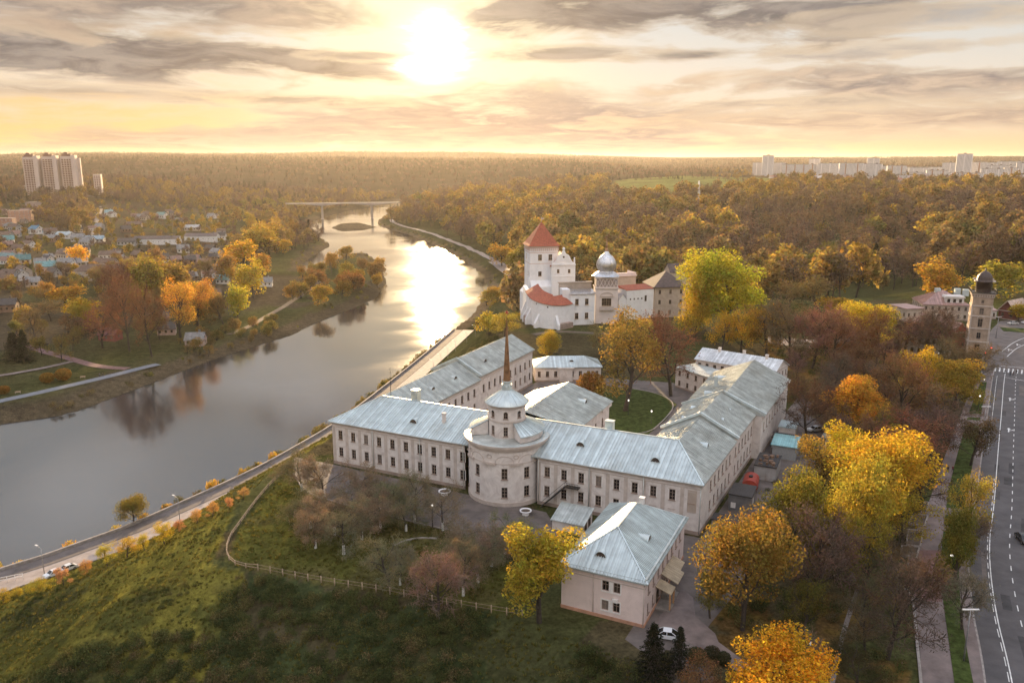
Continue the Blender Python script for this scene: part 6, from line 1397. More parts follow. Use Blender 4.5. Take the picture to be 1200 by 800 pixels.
# --- park between service wing and boulevard
PK = [(1000, 520, 432, 62, 'tall1', (.55, .32, .04), 'golden birch beside the flat roofed service hut'), (1018, 512, 455, 46, 'thin0', AMB, 'small amber tree right of the golden birch'), (1052, 512, 408, 78, 'bare0', (.25, .13, .07), 'tall bare tree with dark forked limbs in the park middle'), (1072, 470, 406, 44, 'thin1', (.50, .31, .03), 'bright yellow topped tree behind the forked bare tree'), (1062, 560, 482, 84, 'bare1', (.28, .11, .085), 'reddish brown bare tree beside the promenade'), (1090, 540, 470, 70, 'bare2', PUR, 'plum brown bare tree next to the reddish one'), (1030, 575, 500, 76, 'bare0', (.16, .09, .07), 'dark brown tree below the reddish one'), (1080, 600, 530, 60, 'bare1', (.15, .085, .06), 'brown bare tree just above the yellow trees by the promenade'), (945, 518, 440, 62, 'bare2', (.13, .07, .05), 'dark bare tree with crow nests beside the service wing end'), (972, 508, 446, 52, 'bare0', (.15, .08, .06), 'second dark bare tree beside the service wing end'), (1060, 415, 358, 56, 'bare1', (.16, .10, .09), 'bare dark limbed tree before the red hipped house'), (1082, 418, 356, 58, 'bare0', (.17, .11, .10), 'second bare tree before the red hipped house'), (1104, 424, 372, 50, 'bare2', (.18, .11, .08), 'third bare tree before the red hipped house'), (1120, 440, 392, 46, 'bare1', (.24, .15, .08), 'tan bare tree left of the fire tower foot')]
for p in PK: T(*p)
ROW = [(897, 420, 350, 60, 'thin0', (.30, .17, .05), 'amber brown tree nearest the court house in the back row'), (925, 425, 338, 66, 'bare1', (.24, .14, .09), 'tall grey brown tree in the back row'), (952, 432, 352, 62, 'bare2', (.28, .13, .11), 'rosy brown bare tree in the back row'), (975, 436, 362, 60, 'bare0', (.26, .12, .095), 'dark rosy bare tree in the back row'), (1002, 434, 360, 64, 'bare1', (.22, .12, .06), 'brown tree under the yellow crest in the back row'), (1025, 432, 362, 60, 'bare2', (.20, .11, .06), 'dark brown tree at the end of the back row'), (1012, 412, 355, 58, 'leafy0', (.50, .32, .03), 'yellow crested tree rising over the back row'), (868, 418, 360, 40, 'thin1', (.55, .33, .03), 'gold upright tree at the foot of the big green tree'), (845, 416, 358, 38, 'thin0', (.50, .30, .03), 'second gold upright tree at the foot of the big green tree'), (936, 470, 436, 40, 'bare1', (.16, .1, .06), 'low brown tree at the clearing edge'), (905, 400, 355, 54, 'bare0', (.20, .15, .10), 'pale olive bare tree behind the court wing')]
for p in ROW: T(*p)
T(850, 392, 290, 108, 'leafy2', (.40, .34, .03), 'huge spreading green yellow tree beside the dark roofed castle house')
T(815, 396, 320, 56, 'leafy1', (.42, .28, .03), 'gold side of the big tree near the dark roofed castle house')
T(732, 482, 364, 98, 'thin1', (.27, .19, .05), 'olive thin leaved tree standing on the courtyard lawn', rz=1.0)
T(786, 464, 366, 88, 'bare0', (.20, .10, .065), 'dark brown bare tree beside the courtyard lawn', rz=2.0)
T(692, 470, 437, 42, 'ball0', (.26, .12, .03), 'round rust coloured bush in the courtyard', name='bush', cat='bush')
T(640, 416, 386, 34, 'leafy1', (.40, .27, .03), 'golden bush on the castle slope behind the pavilion')
T(590, 398, 362, 40, 'thin0', (.36, .25, .05), 'yellow shrubby tree on the slope beside the castle base')
T(573, 392, 370, 34, 'shrub0', (.34, .24, .04), 'low yellow shrub on the river slope', name='bush', cat='bush')
T(730, 404, 380, 30, 'thin1', (.5, .32, .04), 'small gold tree before the domed gatehouse')
T(705, 420, 376, 34, 'bare1', (.27, .2, .1), 'pale bare tree before the domed gatehouse')
T(738, 300, 289, 16, 'mid0', (.7, .55, .45), 'white blossoming tree beside white roofed cottage')
for i, (px, tp, w, c) in enumerate([(680, 308, 30, AMB), (740, 310, 34, GOLD), (758, 311, 34, (.45, .28, .04)), (775, 312, 28, GOLD), (700, 314, 30, AMB), (722, 312, 26, (.4, .22, .04))]): T(px, 344, tp, w, f'mid{i % 3}', c, 'gold tree of the row directly behind the castle domes', 'gold trees behind the castle')
for i, (px, by, tp, w) in enumerate([(596, 352, 322, 24), (584, 352, 335, 30), (570, 358, 340, 26), (602, 318, 288, 26), (588, 312, 284, 30)]): T(px, by, tp, w, f'mid{i % 3}', (.33, .22, .04), 'yellow olive tree on the bank between castle and river road', 'bank trees beside the castle')
# --- young trees along the quay
QT = [(21, 699, 688, 15, YEL), (49, 694, 677, 24, YEL), (75, 687, 664, 17, (.5, .24, .13)), (102, 674, 656, 17, (.46, .26, .09)), (126, 663, 636, 19, YEL), (149, 653, 627, 27, YEL), (170, 645, 624, 16, YEL), (193, 637, 609, 26, (.52, .33, .03)), (211, 624, 608, 13, (.46, .24, .12)), (231, 613, 596, 16, (.5, .28, .1)), (249, 606, 589, 16, (.5, .27, .11)), (269, 596, 581, 12, (.5, .27, .12)), (285, 585, 572, 15, (.5, .27, .12)), (4, 706, 690, 22, YEL)]
QL = {2: 'small coral twigged tree beside the white car on the quay', 1: 'round yellow tree just before the white car on the quay', 7: 'largest bright yellow young tree along the quay', 6: 'narrow yellow young tree along the quay'}
for i, (px, by, tp, w, c) in enumerate(QT): T(px, by, tp, w, 'thin0' if i % 2 else 'thin1', c, QL.get(i, 'young yellow tree planted along the quay footway' if c == YEL else 'coral twigged young tree planted along the quay footway'), None if i in QL else 'young trees along the quay')
T(158, 618, 582, 31, 'leafy0', (.22, .15, .035), 'lone dark olive tree at the water edge below the quay wall', pos=(*at(157, 618, 3), 3))
for i in range(15):
    f = (i+_tr.uniform(-.45, .45))/15; p = bank[int(13+f*34)]; plant(p[0]-.6, p[1]+.8, .3, _tr.uniform(2.2, 5.0), _tr.uniform(2.4, 5.2), 'shrub1', (.46, .27, .03) if i % 4 else (.32, .2, .04), 'yellow shrub growing between quay wall and water', 'yellow shrubs along the quay wall', 'bush', 'bush')
rr_ = random.Random(21)
for i in range(46):
    p = bank[int(len(bank)*(.34+.64*i/46))]; plant(p[0]-.9+rr_.uniform(-.4, .4), p[1]+.6, .2, rr_.uniform(2.2, 4.4), rr_.uniform(2.5, 5), 'shrub1', rr_.choice([(.12, .09, .03), (.20, .14, .04), (.09, .08, .03)]), 'rough riverside shrub at the foot of the quay wall', 'rough shrubs along the near shore', 'bush', 'bush')
# --- far bank, riverside
LB = [(152, 412, 318, 46, 'bare0', (.26, .11, .075), 'reddish brown bare tree beside the red lane'), (120, 408, 346, 50, 'bare1', (.30, .14, .085), 'rosy bare tree left of the reddish one on the far bank'), (178, 418, 330, 44, 'bare2', (.22, .10, .06), 'dark reddish bare tree by the pale pink shed'), (212, 398, 318, 44, 'thin0', (.52, .25, .05), 'tall amber tree with dark trunk over the sandy track'), (232, 382, 326, 40, 'thin1', (.44, .23, .045), 'amber tree beside the dark trunked one'), (168, 362, 300, 44, 'mid0', (.28, .19, .045), 'olive gold tree at the head of the riverside grove'), (200, 352, 300, 44, 'mid1', (.25, .19, .05), 'tall olive tree in the middle of the riverside grove'), (186, 360, 304, 36, 'barem0', (.20, .12, .08), 'bare grey tree inside the riverside grove'), (135, 362, 306, 40, 'barem1', (.18, .09, .065), 'dark bare tree at the village side of the riverside grove'), (152, 360, 304, 38, 'barem0', (.21, .11, .08), 'brown bare tree inside the riverside grove'), (110, 388, 348, 42, 'mid2', (.42, .26, .03), 'bright yellow green tree beside the riverside grove'), (96, 392, 356, 22, 'tall0', (.36, .26, .035), 'slim yellow tree next to the bright yellow green one'), (18, 422, 388, 30, 'spruce0', CON, 'dark rounded conifer by the park lane'), (30, 424, 384, 22, 'spruce0', (.03, .036, .02), 'pointed dark conifer by the park lane'), (278, 374, 332, 30, 'mid0', (.42, .32, .04), 'lime yellow tree on the grassy river meadow'), (262, 380, 345, 30, 'barem0', (.2, .13, .06), 'brown tree before the lime yellow one'), (297, 350, 305, 34, 'mid1', GOLD, 'gold tree standing over the sandy track bend'), (285, 320, 280, 44, 'mid2', (.48, .27, .04), 'large gold tree above the sandy track'), (300, 300, 262, 40, 'mid0', (.42, .26, .05), 'large amber tree near the meadow'), (318, 290, 258, 36, 'mid1', (.34, .24, .06), 'olive tree at the meadow edge'), (60, 376, 350, 40, 'barem1', (.2, .15, .08), 'grey olive tree by the red lane'), (42, 400, 360, 34, 'barem0', (.24, .16, .09), 'pale brown bare tree by the red lane'), (75, 358, 335, 36, 'mid1', (.40, .24, .04), 'gold tree at the village corner'), (95, 310, 286, 22, 'mid0', (.66, .38, .03), 'rounded brilliant gold tree in the middle of the village'), (240, 368, 330, 26, 'mid2', GOLD, 'narrow gold tree beside brown brick house')]
for p in LB: T(*p)
for px, by, tp, w, lab in ((56, 449, 437, 17, 'round clipped amber bush in the far park, left of the pair'), (75, 446, 432, 19, 'round clipped amber bush in the far park, right of the pair'), (5, 462, 452, 14, 'small brown bush by the far riverside path')): T(px, by, tp, w, 'ball0', (.27, .14, .035), lab, name='bush', cat='bush')
def scatter(poly, n, label, group, protos, cols, hpx, wk=.95, seed=1, mind=9.0, zmin=.5, name='tree'):
    """individual trees over a patch of land (photo outline projected on the ground), kept apart from each other"""
    rg = random.Random(seed); pts = [atg(*p) for p in poly]; P = [(p[0], p[1]) for p in pts]; xs = [p[0] for p in P]; ys = [p[1] for p in P]; got = []; tries = 0
    while len(got) < n and tries < n*80:
        tries += 1; x, y = rg.uniform(min(xs), max(xs)), rg.uniform(min(ys), max(ys))
        if not inside(np.array([x]), np.array([y]), P)[0] or any(math.hypot(x-a, y-b) < mind for a, b in got): continue
        if sdist(np.array([x]), np.array([y]), RIVER)[0] < 2: continue
        got.append((x, y)); z = gz(x, y); h = rg.uniform(*hpx); plant(x, y, z, h, h*wk*rg.uniform(.8, 1.15), rg.choice(protos), rg.choice(cols), label, group, name)
    return got
USED = []
scatter(P_ := [(915, 520), (960, 470), (1000, 450), (1050, 470), (1100, 470), (1095, 530), (1078, 580), (1050, 620), (1000, 600), (960, 580)], 18, 'brown bare limbed tree filling the park between clearing and promenade', 'park filler trees', ['bare0', 'bare1', 'bare2', 'thin0'], [(.19, .12, .08), (.21, .115, .085), (.17, .11, .095), (.26, .18, .05)], (10, 14.5), .9, 31, 5.5)
scatter([(905, 410), (960, 404), (1045, 404), (1050, 440), (990, 448), (930, 446)], 12, 'brown bare limbed tree of the thicket behind the clearing', 'thicket behind the clearing', ['bare0', 'bare1', 'bare2', 'thin1'], [(.20, .12, .085), (.24, .125, .10), (.18, .12, .08)], (11, 15), .9, 32, 6)
scatter([(935, 640), (985, 640), (1000, 690), (1040, 700), (1050, 760), (1010, 790), (990, 720), (940, 720)], 7, 'leafless grey brown tree in the shaded park strip', 'leafless trees of the shaded strip', ['bare0', 'bare1', 'bare2'], [(.17, .12, .095), (.15, .12, .08)], (9, 12), .85, 33, 6)
MIX = ['mid0', 'mid1', 'mid2', 'mid0', 'mid2', 'barem0']
WARM = [(.34, .22, .05), (.29, .19, .05), (.38, .25, .045), (.24, .18, .055), (.26, .16, .06), (.21, .14, .07)]
USED += scatter([(330, 345), (352, 320), (372, 322), (400, 306), (430, 304), (444, 318), (446, 336), (430, 344), (395, 354), (360, 366), (340, 366)], 22, 'amber and olive tree of the wooded point reaching into the river', 'trees of the wooded river point', ['mid0', 'mid1', 'mid2', 'barem0'], [(.26, .17, .04), (.32, .19, .04), (.22, .16, .045), (.20, .11, .05)], (11, 17), 1.05, 4, 9)
USED += scatter([(255, 335), (262, 300), (290, 262), (330, 252), (345, 262), (345, 290), (320, 318), (300, 345)], 24, 'tall amber tree of the belt between village and river', 'tree belt between village and river', MIX, WARM, (16, 24), .95, 5, 13)
USED += scatter([(0, 400), (40, 380), (100, 350), (140, 340), (140, 300), (60, 318), (0, 330)], 14, 'brownish garden tree between the village houses and the far park', 'garden trees of the lower village', ['barem0', 'barem1', 'mid1', 'mid2'], [(.22, .14, .07), (.26, .16, .06), (.17, .12, .06), (.34, .2, .05)], (9, 15), 1.0, 6, 11)
USED += scatter([(615, 288), (700, 262), (800, 262), (800, 300), (700, 300), (640, 305)], 14, 'amber crowned tree of the slope beyond the castle', 'trees of the slope beyond the castle', ['mid0', 'mid1', 'mid2', 'barem1'], WARM, (15, 23), 1.0, 10, 15)
USED += scatter([(880, 332), (1010, 322), (1120, 322), (1190, 318), (1198, 290), (1100, 296), (960, 300), (880, 312)], 20, 'brown tree of the wood edge behind the fire tower', 'wood edge behind the fire tower', ['barem0', 'barem1', 'mid0', 'mid2'], [(.23, .13, .07), (.20, .11, .07), (.28, .17, .06), (.25, .2, .05)], (15, 22), 1.0, 12, 13)
for p in [(1010, 315, 290, 22), (1024, 320, 284, 20), (940, 330, 300, 26), (912, 318, 285, 20), (1160, 306, 280, 20)]: T(*p, 'spruce0', CON, 'dark spruce in the valley at the wood edge', 'dark spruces of the wood edge', 'spruce_tree', 'spruce')
T(1104, 352, 303, 46, 'mid1', (.36, .25, .04), 'yellow olive tree standing left behind the fire tower lantern'); T(1160, 352, 306, 52, 'mid2', (.33, .24, .045), 'yellow olive tree standing right behind the fire tower lantern'); T(1194, 376, 352, 26, 'mid0', GOLD, 'gold tree beside the gabled kiosk'); T(985, 372, 347, 44, 'mid2', (.32, .18, .04), 'low amber tree behind the yellow crested tree'); T(962, 366, 325, 60, 'barem0', (.18, .13, .07), 'grey olive bare tree in the valley behind the back row'); T(925, 360, 330, 50, 'barem1', (.2, .14, .06), 'bare olive tree in the valley beside the big green tree')

USED += scatter([(190, 425), (215, 400), (270, 385), (330, 372), (345, 385), (300, 400), (240, 420), (205, 436)], 26, 'amber brown riverside bush on the far shore below the sandy track', 'shore bushes of the far bank', ['shrub0', 'shrub1', 'barem0'], [(.26, .17, .06), (.20, .14, .06), (.16, .13, .05)], (3, 6.5), 1.3, 41, 4, name='bush')
USED += scatter([(110, 395), (115, 340), (200, 310), (262, 330), (265, 372), (215, 398), (150, 412)], 26, 'tall brownish tree of the dense riverside grove', 'dense riverside grove', ['barem0', 'barem1', 'mid0', 'mid1', 'thin0', 'barem0'], [(.22, .14, .08), (.25, .17, .06), (.20, .12, .08), (.28, .20, .055)], (14, 21), .8, 42, 6)
USED += scatter([(0, 440), (20, 395), (100, 385), (112, 415), (60, 425)], 8, 'brown bare tree of the far park near the red lane', 'far park trees', ['barem0', 'barem1', 'mid2'], [(.2, .14, .09), (.24, .15, .08), (.22, .17, .06)], (9, 14), .9, 43, 9)
# --- woods too dense to count: instanced on a point cloud
def far_protos():
    col = bpy.data.collections.new('wood_kinds'); out = []
    pal = [(.27, .18, .06), (.22, .15, .065), (.33, .225, .06), (.18, .155, .06), (.18, .125, .09), (.155, .105, .095), (.04, .042, .028), (.20, .145, .085)]
    for i, c in enumerate(pal):
        if i == 6: conifer('farc', 300, 10, 2.4, 10, 520, .42); (tv, tq), (cv, cq) = PROTO['farc_raw']
        elif i in (4, 5): bare(f'farb{i}', 310+i, 10, 3.8, levels=3, kids=(8, 5, 4), spread=(.7, .7, .7), buds=620, bsize=.36, thick=4); (tv, tq), (cv, cq) = PROTO[f'farb{i}_raw']
        else: leafy(f'farl{i}', 320+i, 10, 4.0, 620, .5, base=.2, kids=(7, 4)); (tv, tq), (cv, cq) = PROTO[f'farl{i}_raw']
        V, Q = join([(tv, tq), (cv, cq)]); mi = np.concatenate([np.zeros(len(tq), int), np.ones(len(cq), int)]); me = np_mesh(f'wood_kind_{i}', V, Q, [bark, leaf_mat(f'wood_leaves_{i}', c, .4 if i not in (4, 5, 6) else .2)], mi)
        o = bpy.data.objects.new(f'wood_kind_{i}', me); col.objects.link(o)
    return col
def cloud(name, pts, kinds, scales, col, label):
    me = bpy.data.meshes.new(name); me.from_pydata([tuple(p) for p in pts], [], []); n = len(pts); rg = np.random.default_rng(1)
    for nm, arr, ty in (('pick', kinds, 'INT'), ('size', scales, 'FLOAT'), ('turn', rg.random(n)*6.28, 'FLOAT')):
        a = me.attributes.new(nm, ty, 'POINT'); a.data.foreach_set('value', np.asarray(arr, np.int32 if ty == 'INT' else np.float32))
    o = link(name, me); tag(o, label, None, None, 'stuff'); ng = bpy.data.node_groups.new(name, 'GeometryNodeTree'); ng.interface.new_socket('Geometry', in_out='INPUT', socket_type='NodeSocketGeometry'); ng.interface.new_socket('Geometry', in_out='OUTPUT', socket_type='NodeSocketGeometry')
    N, Lk = ng.nodes, ng.links; gi, go = N.new('NodeGroupInput'), N.new('NodeGroupOutput'); ci = N.new('GeometryNodeCollectionInfo'); ci.inputs['Collection'].default_value = col; ci.inputs['Separate Children'].default_value = True; ci.inputs['Reset Children'].default_value = True
    ip = N.new('GeometryNodeInstanceOnPoints'); ip.inputs['Pick Instance'].default_value = True
    def att(nm, ty): a = N.new('GeometryNodeInputNamedAttribute'); a.data_type = ty; a.inputs[0].default_value = nm; return a.outputs[0]
    cx = N.new('ShaderNodeCombineXYZ'); Lk.new(att('turn', 'FLOAT'), cx.inputs[2]); er = N.new('FunctionNodeEulerToRotation'); Lk.new(cx.outputs[0], er.inputs[0])
    m2p = N.new('GeometryNodeMeshToPoints'); Lk.new(gi.outputs[0], m2p.inputs[0]); Lk.new(m2p.outputs[0], ip.inputs['Points']); Lk.new(ci.outputs[0], ip.inputs['Instance']); Lk.new(att('pick', 'INT'), ip.inputs['Instance Index']); Lk.new(er.outputs[0], ip.inputs['Rotation']); Lk.new(att('size', 'FLOAT'), ip.inputs['Scale']); Lk.new(ip.outputs[0], go.inputs[0])
    md = o.modifiers.new('scatter', 'NODES'); md.node_group = ng; return o
def woods():
    col = far_protos(); rg = np.random.default_rng(77)
    G = lambda poly: [atg(*p)[:2] for p in poly]
    def place(n, az0, az1, r0, r1, cond, power=1.0):
        az = np.radians(rg.uniform(az0, az1, n)); r = (r0**(2*power)+(r1**(2*power)-r0**(2*power))*rg.random(n))**(1/(2*power)); x, y = r*np.sin(az), r*np.cos(az); k = cond(x, y, r); x, y = x[k], y[k]; return x, y
    avoid = np.array(USED+[(0, 0)])
    def free(x, y, d=9):
        ok = np.ones(len(x), bool)
        for a, b in USED: ok &= (x-a)**2+(y-b)**2 > d*d
        return ok
    houses = np.array([(o.location.x, o.location.y) for o in S.objects if o.parent is None and o.type == 'EMPTY' and o.get('category') in ('house', 'obelisk', 'apartment block', 'tower block')])
    def clear(x, y, d):
        ok = np.ones(len(x), bool)
        for a, b in houses: ok &= (x-a)**2+(y-b)**2 > d*d
        return ok
    def out(name, x, y, h, mix, label):
        z = terrain(x, y); n = len(x); pn = .5+.75*vnoise(x, y, 230)+.35*vnoise(x+9, y+70, 70)+rg.normal(0, .11, n); kinds = np.array(mix)[np.clip((pn*len(mix)).astype(int), 0, len(mix)-1)]; bz = inside(x, y, G([(860, 262), (960, 246), (1075, 250), (1085, 312), (900, 320)])) & (rg.random(n) < .8); kinds = np.where(bz, rg.choice([4, 5, 5, 4, 6, 5], n), kinds); cloud(name, np.stack([x, y, z-.3], 1), kinds, h*np.clip(rg.normal(.95, .22, n), .45, 1.5)/10, col, label)
    riv = lambda x, y: sdist(x, y, RIVER)
    # east wood: from beyond the castle to the foot of the city
    hole = [G(p) for p in ([(640, 300), (640, 250), (560, 300)],)]
    meadow = [GREEN, G([(560, 296), (600, 292), (610, 318), (580, 330)])]
    def ce(x, y, r):
        k = (riv(x, y) > 34) & (y > 430) & (seg_dist(x, y, RBANK) <= seg_dist(x, y, LBANK)) & free(x, y) & clear(x, y, 14) & (vnoise(x, y, 90) > -.42)
        k &= ~((r > 2050) & (np.degrees(np.arctan2(x, y)) > 16)) & ~((r < 640) & (x > 200) & (y < 500))
        for m in meadow: k &= ~inside(x, y, m)
        cast = (x > -10) & (x < 115) & (y < 470); k &= ~cast
        return k
    x, y = place(5600, -14, 44, 430, 2300, ce, .8); out('east_wood', x, y, 25, [6, 2, 0, 3, 1, 7, 4, 5, 4, 5, 7, 1, 0, 2, 0], 'amber and brown autumn wood stretching beyond the castle')
    # west woods: beyond the village, round the river bend, below the hills
    def cw(x, y, r):
        a = np.degrees(np.arctan2(x, y)); vill = inside(x, y, G([(-60, 340), (0, 240), (130, 236), (260, 246), (270, 300), (240, 340), (120, 345)])); return (riv(x, y) > 16) & (a < -8) & (r > 820) & ~vill & free(x, y) & clear(x, y, 16) & (vnoise(x+40, y, 120) > -.3) & (r > 1150) | (inside(x, y, G([(40, 262), (60, 238), (100, 236), (112, 262), (90, 276)])) & clear(x, y, 12)) | ((riv(x, y) > 12) & (riv(x, y) < 80) & (a < -12) & (a > -17) & (r > 900) & (r < 1500))
    x, y = place(5200, -46, -6, 820, 2300, cw, .8); out('west_wood', x, y, 17, [6, 5, 6, 4, 5, 1, 7, 5, 6, 3], 'brown and amber wood across the river beyond the village')
    n = 900; x = rg.uniform(90, 420, n); y = rg.uniform(40, 300, n); dk_ = seg_dist(x, y, kerb); k = (dk_ > 40) & (x > np.interp(y, [p[1] for p in kerb], [p[0] for p in kerb])) & (x > .69*np.hypot(y, 72)); x, y = x[k], y[k]; out('roadside_wood', x, y, 14, [4, 5, 3, 0, 7, 5], 'brown and olive wood beyond the boulevard')
    # village greenery
    def cv(x, y, r): return inside(x, y, G([(-60, 345), (-20, 238), (130, 236), (275, 246), (280, 300), (240, 345), (120, 350)])) & clear(x, y, 9) & (riv(x, y) > 20) & free(x, y, 6)
    x, y = place(1700, -46, -12, 520, 1700, cv, .7); out('village_greenery', x, y, 8.5, [1, 4, 0, 3, 5, 2, 7], 'bushes and small trees filling the village gardens')
    # hills
    def ch(x, y, r):
        a = np.degrees(np.arctan2(x, y)); return (vnoise(x, y, 330) > -.48) & ~((a > 14) & (r < 3600))
    x, y = place(26000, -46, 46, 2250, 8200, ch, .75); out('hill_wood', x, y, 13, [6, 5, 6, 6, 5, 6, 4, 6], 'dark wood covering the far hills')
    def cc(x, y, r): a = np.degrees(np.arctan2(x, y)); return (a > 14) & clear(x, y, 17) & (vnoise(x, y, 60) > -.1)
    x, y = place(2600, 14, 46, 2000, 3600, cc, .8); out('city_greenery', x, y, 10, [5, 4, 1, 6, 7], 'brown trees between the suburb roofs and city blocks')
    # bushes on the castle hill slope, and rough growth in the park
    sc = bpy.data.collections.new('shrub_kinds')
    for i, (c, sd_) in enumerate([((.085, .095, .035), 0), ((.125, .11, .045), 1), ((.06, .072, .03), 2), ((.15, .115, .06), 3), ((.19, .18, .035), 4)]):
        shrub(f'slope{i}', 400+sd_, 1.2, 1.0, 320, .10); (tv, tq), (cv_, cq) = PROTO[f'slope{i}_raw']; me = np_mesh(f'shrub_kind_{i}', cv_, cq, [leaf_mat(f'slope_leaves_{i}', c, .3)]); sc.objects.link(bpy.data.objects.new(f'shrub_kind_{i}', me))
    n = 26000; x = rg.uniform(-130, 40, n); y = rg.uniform(20, 330, n); dp = sdist(x, y, PLAT); dr = riv(x, y); front = (x > -50) | (y < 118); cl = vnoise(x, y, 16); k = (dp > 1.5) & (dr > 16) & np.where(front, cl > -.22, (cl > .24) | (rg.random(n) < .03)); x, y, cl, front = x[k], y[k], cl[k], front[k]
    z = terrain(x, y); kinds = np.where(front, rg.choice([0, 0, 2, 2, 1, 3], len(x)), rg.choice([0, 1, 2, 0], len(x))); cloud('slope_undergrowth', np.stack([x, y, z-.12], 1), kinds, np.where(front, 1.0, .45)*rg.uniform(.6, 1.5, len(x)), sc, 'rough low bushes covering the castle hill slope')
    gc = bpy.data.collections.new('grass_kinds')
    for i, c in enumerate([(.13, .115, .032), (.10, .09, .03), (.15, .125, .038), (.095, .09, .026)]):
        g_ = np.random.default_rng(500+i); nb = 16; b0 = np.c_[g_.normal(0, .16, (nb, 2)), np.zeros(nb)]; tip = b0+np.c_[g_.normal(0, .14, (nb, 2)), g_.uniform(.25, .5, nb)]; sd = np.c_[g_.normal(0, .05, (nb, 2)), np.zeros(nb)]
        V = np.stack([b0-sd, b0+sd, tip+sd*.3, tip-sd*.3], 1).reshape(-1, 3); gc.objects.link(bpy.data.objects.new(f'grass_kind_{i}', np_mesh(f'grass_kind_{i}', V, np.arange(4*nb).reshape(nb, 4), [leaf_mat(f'grass_blades_{i}', c, .35)])))
    n = 30000; x = rg.uniform(-125, 30, n); y = rg.uniform(60, 260, n); dp = sdist(x, y, PLAT); dr = riv(x, y); k = (dr > 14.5) & (((dp > .5) & ((x < -46) | (y < 120))) | inside(x, y, LAWN)); x, y = x[k], y[k]; cl = vnoise(x, y, 7)+rg.normal(0, .2, len(x))
    cloud('rough_grass', np.stack([x, y, terrain(x, y)-.03], 1), np.clip(((cl+.5)*4).astype(int), 0, 3), rg.uniform(.4, 1.0, len(x)), gc, 'rough grass tufts on the castle hill and garden lawn')
    PKP = [L2(104, -50), L2(124, 108), L2(70, 150), *P3([(900, 395), (1010, 390), (1135, 440), (1115, 490), (1098, 540), (1075, 590), (1055, 650), (1066, 700), (1074, 800), (1076, 850), (900, 850), (870, 795), (836, 745)])]
    PKP = P3([(880, 800), (838, 745), (822, 700), (860, 640), (905, 560), (960, 550), (1005, 520), (985, 470), (900, 470), (900, 410), (1010, 405), (1048, 420), (1125, 440), (1110, 490), (1092, 545), (1068, 600), (1052, 650), (1058, 700), (1066, 800), (1070, 850), (900, 850)])
    n = 5200; x = rg.uniform(10, 200, n); y = rg.uniform(85, 330, n); k = inside(x, y, PKP) & (vnoise(x, y, 12) > -.2); x, y = x[k], y[k]; cloud('park_undergrowth', np.stack([x, y, np.full(len(x), ZP-.1)], 1), rg.choice([0, 2, 1, 3], len(x)), rg.uniform(.5, 1.5, len(x)), sc, 'low brown and green undergrowth under the park trees')
    # far shore growth
    n = 2600; x = rg.uniform(-420, 20, n); y = rg.uniform(230, 1300, n); dr = riv(x, y); e = seg_dist(x, y, RBANK) <= seg_dist(x, y, LBANK); k = (dr > 1) & (dr < 12) & ((~e) | (y > 480)); x, y = x[k], y[k]; cloud('shore_scrub', np.stack([x, y, terrain(x, y)-.1], 1), rg.choice([1, 3, 3, 4], len(x)), rg.uniform(.8, 2.2, len(x)), sc, 'brown scrub and reeds along the river shores')
woods()
# ------------------------------------------------------------------ small things
lampm = bpy.data.materials.new('lit_lamp_glass'); lampm.use_nodes = True
_b = lampm.node_tree.nodes['Principled BSDF']; _b.inputs['Base Color'].default_value = (.8, .78, .72, 1); _b.inputs['Emission Color'].default_value = (1, .93, .82, 1); _b.inputs['Emission Strength'].default_value = .7
woodp = mat('pale_post_wood', (.42, .31, .22), .9, var=.3, scale=3); steelm = mat('galvanised_steel', (.32, .32, .33), .5, metal=.6, var=.15); rubber = mat('tyre_rubber', (.02, .02, .02), .8); redglow = mat('red_plastic', (.5, .03, .03), .4)
def fence():
    px = [(330, 556), (316, 570), (303, 585), (291, 601), (281, 615), (270, 630), (266, 642), (266, 652), (271, 660), (281, 664), (300, 668), (330, 674), (365, 681), (390, 685), (430, 691), (470, 698), (510, 706), (545, 712), (580, 718), (612, 723)]
    line = [atg(*p)[:2] for p in px]; posts = resample(line, 2.6); R = thing('garden_fence', 'long post and wire fence with pale wooden posts along the garden edge of the hill', 'fence', (0, 0, 0))
    P = [(x, y, gz(x, y)) for x, y in posts]; hm = []
    for i, (x, y, z) in enumerate(P):
        q = MB(); h = 1.35 if i > 18 else 1.0; q.tube((x, y, z-.3), (x, y, z+h), .11, .10, 7); q.build('post', woodp if i > 12 else mat('grey_post', (.2, .15, .11), .9, var=.3), R); hm.append(h)
    q = MB()
    for i in range(len(P)-1):
        for f in (.45, .9): a, b = P[i], P[i+1]; q.beam((a[0], a[1], a[2]+hm[i]*f), (b[0], b[1], b[2]+hm[i+1]*f), .06 if i > 18 else .12)
    q.build('rail', mat('grey_rail', (.26, .19, .13), .9, var=.3), R)
    line = [atg(*p)[:2] for p in [(815, 655), (838, 661)]]; R = thing('yard_railing', 'short dark iron railing closing the yard between annex and tall orange tree', 'railing', (0, 0, 0)); P = resample(line, .8)
    q = MB()
    for i, (x, y) in enumerate(P):
        q.tube((x, y, ZP), (x, y, ZP+1.3), .05, n=5)
        if i: q.beam((*P[i-1], ZP+1.25), (x, y, ZP+1.25), .07); q.beam((*P[i-1], ZP+.3), (x, y, ZP+.3), .07)
    q.build('bars', darkm, R)
fence()
def globe_lamp(px, py, h, label, group=None, pos=None):
    x, y, z = pos or atg(px, py); R = thing('street_lamp', label, 'street lamp', (x, y, z), 0, group); q = MB(); q.tube((0, 0, 0), (0, 0, h), .09, .06, 8); q.tube((0, 0, 0), (0, 0, .8), .15, .12, 8); q.build('pole', darkm, R)
    q = MB(); q.lathe([(.02, h-.02), (.16, h+.05), (.23, h+.26), (.16, h+.46), (.02, h+.56)], 12); q.build('globe', lampm, R)
